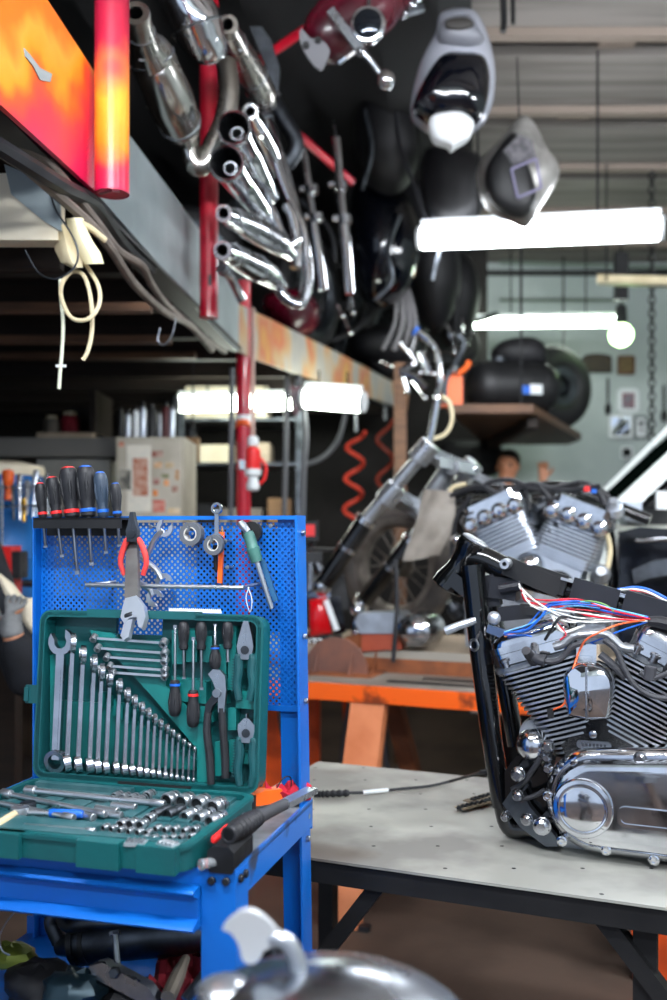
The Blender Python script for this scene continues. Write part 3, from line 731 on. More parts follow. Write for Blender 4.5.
# ---------------------------------------------------------------- pliers in the lid
tealgrip = mat('teal_grip', '#0e4a4e', .45, 0, '#0b3a40', 20, .6)
def lid_pliers(lab, px, py, ty, by, st, spread):
    c, tp, bt = lp(px, py, .002), lp(px, ty, .002), lp(px, by, .002)
    pliers('pliers', lab, Lf.at(c), tealgrip, steel, c.z-bt.z, tp.z-c.z, spread, .0085, st, 'pliers in the case lid')
lid_pliers('pliers with green grips and long flat jaws at the upper right of the case lid', 246, 650, 621, 700, 'lineman', .0165)
lid_pliers('side cutters with green grips at the lower right of the case lid', 247, 733, 713, 786, 'cutter', .0165)
c = lp(217, 690, -.002); t = thing('water_pump_pliers', 'large slip-joint pliers with black handles and a steel head in the case lid', 'pliers', Lf.at(c, roll=4), None)
def lq(px, py): return (Lf.at(c, roll=4).inverted() @ Lf.M) @ lp(px, py, -.002)
def pp(*pts): return [(q.x, q.z) for q in (lq(a, b) for a, b in pts)]
m = MB(); m.prism(pp((209, 674), (214, 669), (221, 670), (226, 676), (227, 690), (225, 712), (219, 712), (219, 696), (217, 690), (213, 680)), .009, bev=.0015); m.build('upper_jaw', steel, t)
m = MB(); m.prism(pp((214, 681), (219, 690), (219, 700), (213, 706), (210, 714), (205, 713), (206, 704), (212, 696), (216, 692)), .011, (0, .003, 0), bev=.0015); m.build('lower_jaw', steel_dark, t)
for pts in ([(222, 708), (223, 730), (225, 756), (225.5, 778)], [(208, 712), (207, 732), (210, 760), (211, 784)]):
    m = MB(); q = spl([lq(a, b) for a, b in pts], 5); m.tube(q, [.0062, .0068, .0072, .0066], 10); m.build('handle', blackrub, t)
MB().lathe([(.0075, -.008), (.0075, .009)], lq(218, 693), (0, 1, 0), 12).build('pivot', steel, t)
# thin serrated metal strip standing on the lid's upper edge
a, b = lp(169, 609, .03), lp(222, 613, .03); m = MB(); t_ = []
n = 26
for k in range(n): t_ += [(a.x+(b.x-a.x)*k/n, LH+.012), (a.x+(b.x-a.x)*(k+.5)/n, LH+.009)]
m.prism([(b.x, LH+.004), (a.x, LH+.004)]+t_, .0015, (0, .03, 0)); solo('saw_blade', m, white, 'thin pale saw blade lying along the top edge of the case lid', 'blade', Lf.M)

# ---------------------------------------------------------------- bars and ratchets in the base
def rodthing(name, lab, cat, pts, r, mt, parts=(), z=.037):
    q = [kp(a, b, z) for a, b in pts]; o = q[0]; t = thing(name, lab, cat, K.at(o))
    q = [v-o for v in q]
    MB().tube(q, r, 10).build('bar', mt, t)
    for nm, u0, u1, rr, mm in parts:
        d = q[-1]-q[0]; A, B = q[0]+d*u0, q[0]+d*u1
        MB().tube([A, A+(B-A)*.08, A+(B-A)*.92, B], [rr*.85, rr, rr, rr*.85], 12).build(nm, mm, t)
    return t
rodthing('breaker_bar', 'long thick chrome bar lying across the back of the case base', 'bar', [(28, 790), (165, 804)], .0052, satin, [('head', -.02, .06, .0085, satin), ('drive_end', .9, 1.0, .0065, satin)])
rodthing('extension_bar', 'long chrome extension bar in front of the thick bar in the case base', 'bar', [(4, 793), (106, 814)], .0042, satin, [('head', -.02, .08, .0078, satin), ('drive_end', .9, 1.0, .0065, satin)])
rodthing('extension_bar', 'shorter chrome extension bar at the left of the case base', 'bar', [(-14, 800), (74, 818)], .004, satin, [('drive_end', .88, 1.0, .0065, satin)])
rodthing('extension_bar', 'thin chrome rod lying low in the front left of the case base', 'bar', [(24, 825), (95, 831)], .0028, satin, [('drive_end', .88, 1.0, .0052, satin)], .035)
t = rodthing('ratchet', 'ratchet with a blue grip lying in the case base', 'ratchet', [(22, 812), (50, 813)], .004, satin, [('blue_grip', 1.0, 2.15, .0072, bluepl)])
m = MB(); m.lathe([(.0, -.008), (.014, -.008), (.015, 0), (.014, .008), (0, .008)], (-.004, 0, 0), (0, 0, 1), 18); m.build('ratchet_head', satin, t)
t = rodthing('ratchet', 'small ratchet with a black selector head at the far left of the case base', 'ratchet', [(28, 806), (2, 822)], .0042, satin, [('grip', .5, 1.3, .0065, cream_pl)])
m = MB(); m.lathe([(.0, -.007), (.012, -.007), (.013, 0), (.012, .007), (0, .007)], (0, 0, 0), (0, 0, 1), 18); m.build('ratchet_head', steel_dark, t)
for i, (xa, ya, xb, yb) in enumerate([(96, 808, 118, 812), (100, 813, 122, 816), (112, 805, 136, 808), (72, 812, 94, 818)]):
    rodthing('extension_bar', ['short chrome bar at the middle of the case base, upper left of a pair', 'short chrome bar at the middle of the case base, lower left of a pair', 'short chrome bar at the middle of the case base, right of the pair', 'short chrome bar beside the blue-grip ratchet'][i], 'bar', [(xa, ya), (xb, yb)], .0058, satin, [('head', .8, 1.0, .0068, satin)], .033)
# ---------------------------------------------------------------- sockets
def socket_parts(r, l, dark=False):
    m = MB(); mm = steel_dark if dark else satin
    t = thing('socket', '', 'socket')
    m.lathe([(r*.7, l*.55), (r*.78, l), (r*.95, l), (r, l*.96), (r, l*.55), (r*.97, l*.53), (r*.97, l*.47), (r, l*.45), (r*.92, .001), (r*.86, 0), (r*.45, 0), (r*.4, .004)], n=14); m.build('body', mm, t)
    m = MB(); m.lathe([(r*1.015, l*.3), (r*1.015, l*.42)], n=14); m.build('knurl_band', steel_dark, t)
    m = MB(); m.lathe([(r*.72, l*.9), (r*.5, l*.62), (0, l*.6)], n=12); m.build('bore', blackmat, t)
    return t
rows = [('big', [(173, 799, .0125), (187.5, 801, .0132), (203, 803, .0138), (219, 806, .0138)], .030, 'thick'),
        ('small', [(118, 796, .008), (126, 797.5, .0082), (134, 798.5, .0085), (142, 800, .0088), (150, 795, .0088)], .022, 'short back-row'),
        ('deep', [(164, 812, .0085), (177, 812, .0095), (194, 814, .0095), (207, 816, .0098), (219, 819, .0098)], .042, 'long'),
        ('mid', [(124, 823, .0075), (133, 823, .0078), (143, 824, .008), (151, 818, .008)], .02, 'middle-row'),
        ('mini', [(106, 827, .0048), (114, 828, .005), (122, 829.5, .005), (131, 830.5, .005), (140, 831.5, .0052), (149, 832, .0052), (158, 828, .0052), (167, 829, .0054), (176, 829, .0055), (186, 830, .0055), (196, 829, .006)], .016, 'little'),
        ('tiny', [(146, 837, .0042), (155, 837, .0042), (164, 837.5, .0044), (173, 837, .0044), (182, 837, .0046), (192, 836, .0046)], .014, 'tiny front-row')]
for nm, lst, l, word in rows:
    for i, (px, py, r) in enumerate(lst):
        p = kp(px, py, .029+r*.6); first = socket_parts(r, l, nm == 'deep' and i < 2)
        # lying on its side, bore towards the front
        first.matrix_world = K.at(p+V((0, l*.5, 0)), yaw=-12 if nm in ('big', 'deep') else -5) @ Mx.Rotation(R(90), 4, 'X')
        n = len(lst)
        first['label'] = '%s chrome socket lying in the case base, %s' % (word, 'leftmost of its row' if i == 0 else 'rightmost of its row' if i == n-1 else '%s from the left of its row' % ORD[i]) if not (nm == 'deep' and i < 2) else 'long dark socket lying in the case base, %s of a pair' % ['left', 'right'][i]
        first['group'] = word+' sockets in the case base'
for i, (px, py, lab) in enumerate([(136, 843, 'foil-wrapped bit set at the front of the case base, beside the recess'), (168, 845, 'pale bit set holder at the front right of the case base')]):
    t = thing('bit_set', lab, 'bit set', K.at(kp(px, py, .037), yaw=10-i*25))
    MB().box((0, 0, 0), (.03, .018, .005), .0015).build('holder', mat('pale_foil', '#b8c4c8', .3, .6), t)
    for k in range(4): MB().lathe([(.0025, -.008), (.0025, .006), (.0015, .009)], (-.011+k*.007, 0, .004), (0, 1, 0), 6).build('bit', satin, t)

# ================================================================ loose tools on the cart's right side
CT = Frame(C.w((0, 0, TZ)), -15.4)
def ct(px, py, z=.0): return CT.hit(px, py, 2, z)
t = thing('pipe_tool', 'steel chisel bar with a ribbed black rubber grip lying at the cart edge', 'tool')
a, b, c, d = ct(229, 835, .05), ct(258, 817, .05), ct(285, 804, .048), ct(312, 790, .045)
t.matrix_world = CT.at(a)
b, c, d = b-a, c-a, d-a; a0 = V((0, 0, 0))
m = MB(); ln = spl([a0, b*.5, b], 8)
rad = []
for k in range(len(ln)): rad.append(.013 if k < 2 else (.0135+.003*sin(pi*k/(len(ln)-1)) if k % 2 else .0112+.003*sin(pi*k/(len(ln)-1))))
m.tube(ln, rad, 18); u = (b-a0).normalized(); m.ring(a0, u, .0105, .0028, 20, 6); m.build('rubber_grip', blackrub, t)
MB().lathe([(.0085, -.0012), (0, -.0011)], a0-u*.0005, u, 16).build('grip_hole', fin_black, t)
m = MB(); m.tube([b*.95, b+(c-b)*.15, c], [.0135, .0105, .0092], 14); m.build('sleeve', greyrub, t)
m = MB(); m.bar(c*.98, d, .021, .010, bev=.002); m.build('blade', satin, t)
p, q = ct(222, 858, .02), ct(256, 826, .02)
t = thing('iron_block', 'heavy black chamfered iron block lying under the rubber-gripped bar on the cart', 'block', CT.at(p, yaw=math.degrees(math.atan2(q.y-p.y, q.x-p.x))))
m = MB(); o = [(-.017, -.02), (.017, -.02), (.02, -.012), (.02, .010), (.012, .018), (-.012, .018), (-.02, .010), (-.02, -.012)]
m.prism(o, .085, (.036, 0, 0), (0, 1, 0), (0, 0, 1), bev=.003); m.build('head', mat('dark_iron', '#26282c', .45, .5, '#131416', 14, .8), t)
MB().lathe([(.0135, 0), (.0135, .012), (.012, .014), (0, .014)], (.079, 0, 0), (1, 0, 0), 14).build('collar', steel_dark, t)
a, b = ct(213, 841, .035), ct(228, 828, .035)
dd = a-b
t = thing('screwdriver_red', 'red-handled screwdriver poking out between the green case and the hammer', 'screwdriver', CT.M); t.name = 'screwdriver'
MB().tube([a, a+(b-a)*.1, b], [.003, .0065, .0068], 10).build('handle', redplast, t)
MB().tube([b, b+(b-a)*1.2], .0028, 8).build('shaft', steel, t)
p = ct(214, 862, .014); t = thing('clear_bottle', 'small clear plastic nozzle lying at the front right corner of the cart', 'bottle', CT.at(p, yaw=-40))
MB().lathe([(.006, -.018), (.0075, -.016), (.0075, .0), (.004, .006), (.003, .012), (0, .013)], ax=(0, 1, 0), n=14).build('body', clearpl, t)
MB().lathe([(.008, -.022), (.008, -.018)], ax=(0, 1, 0), n=14).build('cap', clearpl, t)
p = ct(206, 866, .007); m = MB(); m.lathe([(.003, -.008), (.0045, -.007), (.0045, .007), (.003, .008)], ax=(1, .3, 0), n=10); solo('plug', m, redplast, 'small red plug at the front edge of the cart beside the case', 'plug', CT.at(p))
p = ct(266, 798, .018); t = thing('utility_knife', 'orange and black plastic knife with a wire clip beside the case hinge', 'knife', CT.at(p, yaw=48))
m = MB(); m.prism([(-.03, -.008), (.026, -.01), (.032, 0), (.026, .014), (-.006, .016), (-.03, .012)], .022, bev=.004); m.build('body', orangepl, t)
m = MB(); m.bb((-.045, -.012, -.014), (-.026, .012, .012), .003); m.build('nose', blackmat, t)
m = MB(); m.tube(spl([(.02, 0, .012), (.035, 0, .03), (.05, 0, .028), (.05, 0, .0)], 5), .0012, 6); m.build('wire_clip', blackmat, t)
# crumpled red rag
p = ct(288, 797, .012); m = MB(); rows_ = []
for i in range(9):
    rows_.append([(-.04+.01*j, -.024+.006*i, .010*sin(i*1.3+j*.9)+.008*cos(j*1.7-i)+.01) for j in range(9)])
m.sheet(rows_, .002); solo('rag', m, mat('bright_red_cloth', '#c41a34', .85, 0, '#8e1026', 20, .6), 'crumpled red rag behind the ribbed rubber grip on the cart', 'rag', CT.at(p, yaw=20))
p = ct(244, 822, .012); m = MB(); m.washer((0, 0, 0), (.3, -.4, 1), .008, .013, .008, 18); solo('bush_ring', m, steel, 'small steel ring standing beside the rubber grip on the cart', 'ring', CT.at(p))

# ================================================================ junk on the cart's lower shelf
SF = Frame(C.w((0, 0, .552)), -15.4)
def sf(px, py, y): return SF.hit(px, py, 1, y)
t = thing('exhaust_muffler', 'dull grey muffler with a bent pipe lying on the lower shelf of the cart', 'muffler', SF.M)
y_ = .2
a, b = sf(74, 944, y_), sf(205, 930, y_)
MB().lathe([(.016, -.03), (.02, -.01), (.030, .0), (.034, .01), (.036, .03), (.036, .2), (.032, .25), (.02, .28)], a, (b-a), 18).build('body', steel_dark, t)
MB().lathe([(.0375, .028), (.0375, .036), (.036, .037)], a, (b-a), 18).lathe([(.036, .004), (.0375, .006), (.0375, .016)], a, (b-a), 18).build('band', blackmat, t)
q = [sf(60, 942, y_), sf(52, 922, y_), sf(60, 914, y_), sf(70, 925, y_-.02), sf(90, 922, y_-.03), sf(140, 922, y_)]
MB().tube(spl(q, 6), .014, 12).build('pipe', steel_dark, t)
t = thing('brake_pedal', 'pale steel lever plate lying tilted on the lower shelf of the cart', 'lever', SF.M)
y_ = .06
q = [sf(a_, b_, y_) for a_, b_ in ((92, 964), (105, 960), (150, 984), (162, 1000), (150, 1003), (96, 975))]
m = MB(); m.prism([(v.x, v.z) for v in q], .02, (0, y_, 0), bev=.004); m.build('plate', steel, t)
MB().bolt(sf(116, 972, y_-.012), (0, -1, .2), .009, .01, 6).build('bolt', steel_dark, t)
m = MB(); a, b = sf(115, 935, .12), sf(118, 968, .10); m.tube([a, b], .005, 8); m.lathe([(.009, 0), (.009, .006), (0, .007)], a, (a-b), 6); solo('long_bolt', m, steel, 'long threaded bolt standing upright between the muffler and the lever plate', 'bolt', SF.M)
m = MB(); rows_ = []
ra, rb, rc, rd = sf(148, 985, .1), sf(205, 990, .1), sf(160, 945, .24), sf(206, 930, .24)
for i in range(9):
    rows_.append([ra.lerp(rb, j/8).lerp(rc.lerp(rd, j/8), i/8)+V((0, 0, .012*sin(i*1.5+j*1.1)+.01*cos(j*2.0-i*.7)-.01)) for j in range(9)])
m.sheet(rows_, .004); solo('rag', m, cloth_red, 'dark red rag bunched at the right of the lower cart shelf', 'rag', SF.M)
t = thing('shock_absorber', 'worn metal rod with a cone end leaning on the lower cart shelf', 'rod', SF.M)
a, b = sf(168, 998, .05), sf(186, 958, .14); MB().tube([a, a.lerp(b, .5), b], [.012, .012, .007], 10).build('body', mat('dusty_tan_metal', '#6e675c', .6, .4), t)
m = MB(); a, b = sf(185, 1000, .05), sf(214, 962, .1); m.tube([a, b], .008, 8); solo('rod', m, steel_dark, 'thin steel rod leaning across the lower right of the cart shelf', 'rod', SF.M)
def lumpy(c, r, seed, n=14, mm=9, amp=.18):
    rnd = random.Random(seed); m = MB(); m.ball(c, r, n, mm)
    for v in m.bm.verts:
        d = v.co-V(c); v.co = V(c)+d*(1+amp*(rnd.random()-.5)*2)
    return m
for i, (px, py, y_, r, mt, lab, nm, ct_) in enumerate([
    (40, 985, .1, (.06, .05, .035), darkstuff, 'dark oily lump of casting under the cart at the left', 'engine_casting', 'casting'),
    (75, 990, .05, (.05, .04, .03), mat('dark_teal_metal', '#22343c', .35, .5), 'dark bluish casting between muffler and lever plate', 'engine_casting', 'casting'),
    (12, 955, .16, (.04, .03, .02), mat('green_brass', '#6f7a30', .4, .4), 'dull green brass fitting at the left of the lower shelf', 'pipe_fitting', 'fitting'),
    (130, 1000, .1, (.05, .05, .03), darkstuff, 'dark lump of parts behind the lever plate', 'engine_casting', 'casting')]):
    p = sf(px, py, y_); p.z = max(p.z, r[2])
    solo(nm, lumpy((0, 0, 0), r, i), mt, lab, ct_, SF.at(p))
m = MB(); q = [sf(a_, b_, .06) for a_, b_ in ((0, 935), (12, 915), (28, 905), (34, 905))]; q2 = [sf(a_, b_, .06) for a_, b_ in ((0, 935), (2, 950), (10, 955))]
m.tube(spl(q[::-1]+q2[1:], 6), .0012, 6); solo('wire_loop', m, steel, 'thin bare wire looped at the left of the lower shelf', 'wire', SF.M)
for i, (px, py, lab, mt) in enumerate([(268, 975, 'crumpled blue wrapper on the lower shelf by the rear leg', mat('blue_foil', '#1668b8', .4)), (276, 958, 'grey metal part on the lower shelf by the rear leg', steel_dark), (262, 988, 'dark pouch on the lower shelf behind the chrome mirror', darkstuff)]):
    p = sf(px, py, .30-.05*i); p.z = max(p.z, .02)
    solo(['wrapper', 'metal_part', 'pouch'][i], lumpy((0, 0, 0), (.028, .03, .018), 20+i, 10, 7, .3), mt, lab, ['wrapper', 'part', 'pouch'][i], SF.at(p))
# ================================================================ STEEL WORKBENCH
B = Frame((-.04, 1.91, .70), -22.5)
bench = thing('workbench', 'low grey steel workbench with black angle-iron edge and slanted braces, under the engine', 'workbench', (B.w((.4, .37, -.70))))
BI = bench.matrix_world.inverted(); bpy.context.view_layer.update()
BM = Mx.Translation(-V(B.w((.4, .37, -.70)))) @ B.M
benchtop_m = mat('bench_plate', '#aaaaa2', .4, .35, '#7c7a76', 4, .85, lo=.42, hi=.62)
def holes_material(m, pitch, r):
    nt = m.node_tree; L = nt.links.new; b = nt.nodes['Principled BSDF']
    tc = nt.nodes.new('ShaderNodeTexCoord'); sx = nt.nodes.new('ShaderNodeSeparateXYZ'); L(tc.outputs['Object'], sx.inputs[0])
    sq = []
    for ax in ('X', 'Y'):
        a = nt.nodes.new('ShaderNodeMath'); a.operation = 'PINGPONG'; a.inputs[1].default_value = pitch/2; L(sx.outputs[ax], a.inputs[0])
        c = nt.nodes.new('ShaderNodeMath'); c.operation = 'POWER'; c.inputs[1].default_value = 2; L(a.outputs[0], c.inputs[0]); sq.append(c)
    s = nt.nodes.new('ShaderNodeMath'); s.operation = 'ADD'; L(sq[0].outputs[0], s.inputs[0]); L(sq[1].outputs[0], s.inputs[1])
    g = nt.nodes.new('ShaderNodeMath'); g.operation = 'LESS_THAN'; g.inputs[1].default_value = r*r; L(s.outputs[0], g.inputs[0])
    src = b.inputs['Base Color'].links[0].from_socket
    x = nt.nodes.new('ShaderNodeMix'); x.data_type = 'RGBA'; L(g.outputs[0], x.inputs[0]); L(src, x.inputs[6]); x.inputs[7].default_value = hexc('#0c0b0b')
    n = nt.nodes.new('ShaderNodeTexNoise'); n.inputs['Scale'].default_value = 3.5; L(tc.outputs['Object'], n.inputs['Vector'])     # brown rub marks
    q = nt.nodes.new('ShaderNodeMapRange'); q.inputs[1].default_value = .58; q.inputs[2].default_value = .7; q.inputs[4].default_value = .6; L(n.outputs[0], q.inputs[0])
    y = nt.nodes.new('ShaderNodeMix'); y.data_type = 'RGBA'; L(q.outputs[0], y.inputs[0]); L(x.outputs[2], y.inputs[6]); y.inputs[7].default_value = hexc('#5a473c'); L(y.outputs[2], b.inputs['Base Color'])
holes_material(benchtop_m, .13, .0042)
BX0, BX1, BD = -.3, 1.35, .72
def bpart(m, name, mt): m.xf(BM); return m.build(name, mt, bench)
bpart(MB().bb((BX0, -.012, -.005), (BX1, BD, 0), .001), 'table_top', benchtop_m)
m = MB(); m.bb((BX0, -.004, -.05), (BX1, .002, -.005)); m.bb((BX0, BD-.006, -.05), (BX1, BD, -.005)); m.bb((BX0, 0, -.05), (BX0+.006, BD, -.005)); m.bb((BX1-.006, 0, -.05), (BX1, BD, -.005)); bpart(m, 'apron', blackmat)
for x, y in ((.62, .05), (-.22, .6), (1.3, .05), (1.3, .65)):
    bpart(MB().bb((x-.02, y-.02, -.70), (x+.02, y+.02, -.05), .002), 'leg', blackmat)
a, b = B.hit(392, 868, 1, .03), B.hit(318, 962, 1, .03); d = b-a; b2 = a+d*((-.70-a.z)/d.z)
bpart(MB().bar(a, b2, .035, .03), 'brace', blackmat)
a, b = B.hit(595, 905, 1, .03), B.hit(667, 1000, 1, .03); d = b-a; b2 = a+d*((-.70-a.z)/d.z)
bpart(MB().bar(a, b2, .035, .03), 'brace', blackmat)

# ================================================================ V-TWIN ENGINE IN ITS FRAME
E = Frame(B.w((0, 0, 0)), -22.5)                    # same axes as the bench; E plane y = EY is the primary cover's face
EY = B.hit(590, 862, 2, 0).y+.0                     # depth of the cover's foot on the bench
def ep(px, py, back=0.0): return E.hit(px, py, 1, EY+back)
eo = E.w((ep(590, 800).x, EY+.1, 0))
eng = thing('motorcycle_engine', 'chrome and black V-twin motorcycle engine in a bare black frame standing on the steel workbench', 'motorcycle engine', eo)
EM = Mx.Translation(-V(eo)) @ E.M
def part(m, name, mt, parent=None, **k):
    m.xf(EM); return m.build(name, mt, parent or eng, **k)
X_, Y_, Z_ = V((1, 0, 0)), V((0, 1, 0)), V((0, 0, 1))
# ---- primary cover: a long rounded chrome cover on two centres
c1 = ep(597, 803, .0); r1 = (ep(597, 752).z-ep(597, 862).z)/2*.97
c2 = c1+V((.40, 0, .015)); r2 = r1*1.18
def stadium(ca, ra, cb, rb, n=14, k=1.0, shrink=0):
    o = []
    for i in range(n+1): a = R(90)+pi*i/n; o.append((ca.x+(ra-shrink)*cos(a), ca.z+(ra-shrink)*sin(a)))
    for i in range(n+1): a = R(-90)+pi*i/n; o.append((cb.x+(rb-shrink)*cos(a), cb.z+(rb-shrink)*sin(a)))
    return o
def loft(m, rings, cap=True):                       # list of (outline, y)
    n = len(rings[0][0]); vs = [V((p[0], y, p[1])) for o, y in rings for p in o]
    fs = [(i*n+k, i*n+(k+1) % n, (i+1)*n+(k+1) % n, (i+1)*n+k) for i in range(len(rings)-1) for k in range(n)]
    if cap: fs += [tuple(range(n)), tuple((len(rings)-1)*n+k for k in range(n))]
    m.add(vs, fs)
m = MB()
loft(m, [(stadium(c1, r1, c2, r2, shrink=s), EY+y) for s, y in ((0, .075), (0, .028), (.0, .022), (.004, .016), (.010, .012), (.013, .010), (.0135, .013), (.016, .014), (.019, .008), (.021, -.004), (.025, -.012), (.032, -.015), (.04, -.016))])
part(m, 'primary_cover', chrome, ang=30)
m = MB(); c = V((c1.x+.0, EY-.016, c1.z)); rr = r1*.56
c = ep(583, 808, -.016); 
m.lathe([(rr, .004), (rr, -.004), (rr*.95, -.009), (rr*.84, -.010), (rr*.80, -.006), (rr*.76, -.0055), (rr*.72, -.009), (rr*.5, -.012), (0, -.0135)], c, Y_, 32); part(m, 'derby_cover', chrome)
a, b = ep(622, 815, -.015), ep(672, 826, -.015)
m = MB(); o = rrect(a.x-.008, a.x+.13, a.z-.021, a.z+.017, .014); i_ = rrect(a.x-.002, a.x+.124, a.z-.015, a.z+.011, .010)
ring_wall(m, o, i_, .008, (0, EY-.017, 0), (1, 0, 0), (0, 0, 1)); part(m, 'inspection_rim', chrome)
m = MB(); m.prism(i_, .003, (0, EY-.016, 0), (1, 0, 0), (0, 0, 1)); part(m, 'inspection_plate', chrome)
for px, py in ((548, 796), (575, 764), (627, 764), (562, 841), (606, 850), (654, 860)):
    p = ep(px, py, .012)
    m = MB(); m.lathe([(.010, .02), (.010, -.002), (.0075, -.003), (.0085, -.008), (.006, -.010), (.0035, -.010), (.0035, -.006), (0, -.006)], p, Y_, 14); part(m, 'cover_bolt', chrome)
# ---- crankcase behind the cover
cc = ep(618, 775, .10)
m = MB(); m.lathe([(.02, -.1), (.11, -.095), (.128, -.07), (.13, .07), (.11, .09), (0, .09)], V((cc.x, EY+.17, cc.z-.01)), Y_, 32)
m.lathe([(.075, -.02), (.094, -.012), (.098, .02)], V((ep(590, 800).x+.01, EY+.07, ep(585, 800).z+.005)), Y_, 28)
p = [ep(a, b, .09) for a, b in ((552, 800), (558, 772), (578, 748), (600, 742), (640, 740), (690, 745), (690, 850), (566, 850))]
m.prism([(q.x, q.z) for q in p], .12, (0, EY+.13, 0), bev=.006)
part(m, 'crankcase', alu)
m = MB(); p = [ep(a, b, .06) for a, b in ((563, 742), (588, 722), (604, 700), (622, 722), (650, 742), (655, 756), (600, 752), (572, 762))]
m.prism([(q.x, q.z) for q in p], .05, (0, EY+.058, 0), bev=.004); part(m, 'crankcase_top', mat('wrinkle_black', '#121316', .5, .2, bump=.5, bscale=300))
a = ep(594, 745, .028); m = MB(); m.prism(rrect(a.x-.033, a.x+.033, a.z-.0085, a.z+.0085, .008), .006, (0, a.y, 0), bev=.001); bd = part(m, 'name_badge', steel)
m = MB()
for k in range(7): m.box((a.x-.021+k*.007, a.y-.0035, a.z), (.0045, .001, .006))
part(m, 'badge_lettering', mat('badge_letter_grey', '#5d6066', .4, .8), bd) if False else part(m, 'badge_lettering', mat('badge_letter_grey', '#5d6066', .4, .8))  # grey letters of the badge
for px, py in ((593, 734),): part(MB().lathe([(.008, .006), (.008, -.004), (.005, -.006), (0, -.006)], ep(px, py, .028), Y_, 14), 'case_bolt', chrome_worn)
# ---- cylinders: stacks of fins square to a tilted axis
def cylinder(axb, axt, tilt, widths, h, nf, depth, rk, name):
    pass
def cyl(base_px, ang, sizes, flip):
    o = ep(*base_px, .10); ax = V((sin(R(ang)), 0, cos(R(ang)))); sd = V((cos(R(ang)), 0, -sin(R(ang))))
    H = sizes['h']
    core = MB(); core.tube([o, o+ax*H], .058, 20); part(core, 'cylinder_barrel', fin_black)
    n = sizes['n']; fins = MB(); edge = MB()
    for k in range(n):
        u = k/(n-1); hh = H*(.05+.93*u)
        wl = sizes['l0']+(sizes['l1']-sizes['l0'])*u; wr = sizes['r0']+(sizes['r1']-sizes['r0'])*u; dp = sizes['d0']+(sizes['d1']-sizes['d0'])*u
        ol = []
        for cx, cy, a0 in ((wr-.03, -dp+.03, -90), (wr-.03, dp-.03, 0), (-wl+.03, dp-.03, 90), (-wl+.03, -dp+.03, 180)):
            for q in range(5): a = R(a0+22.5*q); ol.append((cx+.03*cos(a), cy+.03*sin(a)))
        c = o+ax*hh
        fins.prism(ol, .0026, c, sd, Y_)
        nn = len(ol); vs = []
        for t_ in (-.0021, .0021):
            for sc in (0, .003):
                for q in ol:
                    l = sqrt(q[0]**2+q[1]**2); f = 1+(sc-.0015)/l; vs.append(c+sd*q[0]*f+Y_*q[1]*f+ax*t_)
        fs = []
        for q in range(nn):
            j = (q+1) % nn; fs += [(q, j, nn+j, nn+q), (2*nn+q, 3*nn+q, 3*nn+j, 2*nn+j), (q, 2*nn+q, 2*nn+j, j), (nn+q, nn+j, 3*nn+j, 3*nn+q)]
        edge.add(vs, fs)
    cy = part(fins, 'cooling_fins', fin_black); 
    part(edge, 'polished_fin_edge', satin)
    return o, ax, sd
HC = .192
L_o, L_ax, L_sd = cyl((582, 748), -18, dict(h=HC, n=19, l0=.046, l1=.104, r0=.05, r1=.075, d0=.062, d1=.085), -1)
R_o, R_ax, R_sd = cyl((616, 748), 26, dict(h=HC, n=19, l0=.05, l1=.08, r0=.060, r1=.115, d0=.062, d1=.085), 1)
# ---- cylinder head lower ledge with bolts, plugs and rocker boxes
def rocker(o, ax, sd, H, wl, wr, mirror):
    m = MB(); c = o+ax*(H+.004); dp = .08
    m.prism(rrect(-wl, wr, -dp*.9, dp*.9, .03), .012, c, sd, Y_, bev=.002); part(m, 'head_gasket_ledge', alu)
    m = MB(); m.prism(rrect(-wl*.96, wr*.96, -dp, dp, .028), .022, o+ax*(H+.024), sd, Y_, bev=.004); part(m, 'lower_rocker_box', chrome)
    m = MB(); m.prism(rrect(-wl*.98, wr*.98, -dp*1.02, dp*1.02, .03), .014, o+ax*(H+.043), sd, Y_, bev=.003); part(m, 'middle_rocker_box', chrome)
    m = MB(); rings_ = []
    vs = [rrect(-wl*.94, wr*.94, -dp*.98, dp*.98, .03), rrect(-wl*.92, wr*.92, -dp*.96, dp*.96, .03), rrect(-wl*.82, wr*.82, -dp*.85, dp*.85, .03), rrect(-wl*.6, wr*.6, -dp*.6, dp*.6, .03)]
    hs = [.05, .062, .074, .078]; n = len(vs[0]); pts = [o+ax*(H+h_)+sd*p[0]+Y_*p[1] for p_, h_ in zip(vs, hs) for p in p_]
    m.add(pts, [(i*n+k, i*n+(k+1) % n, (i+1)*n+(k+1) % n, (i+1)*n+k) for i in range(3) for k in range(n)]+[tuple(3*n+k for k in range(n)), tuple(range(n))]); part(m, 'rocker_cover', chrome)
    for s in (-.7, -.2, .5):
        q = o+ax*(H+.012)+sd*(wl*s)-Y_*(dp+.0)
        m = MB(); m.lathe([(.008, -.004), (.008, .008), (.011, .008), (.011, .013), (.006, .016), (0, .016)], q, ax, 12); part(m, 'head_bolt', chrome_worn)
rocker(L_o, L_ax, L_sd, HC, .112, .07, -1)
rocker(R_o, R_ax, R_sd, HC, .07, .125, 1)
# spark plug and boot on each head
for o, ax, sd, s in ((L_o, L_ax, L_sd, -1), (R_o, R_ax, R_sd, 1)):
    q = o+ax*.2+sd*(s*.02)-Y_*.085
    m = MB(); d = (-Y_+ax*.6).normalized(); m.tube([q, q+d*.02, q+d*.05], [.012, .011, .009], 12); part(m, 'spark_plug_boot', greyrub)
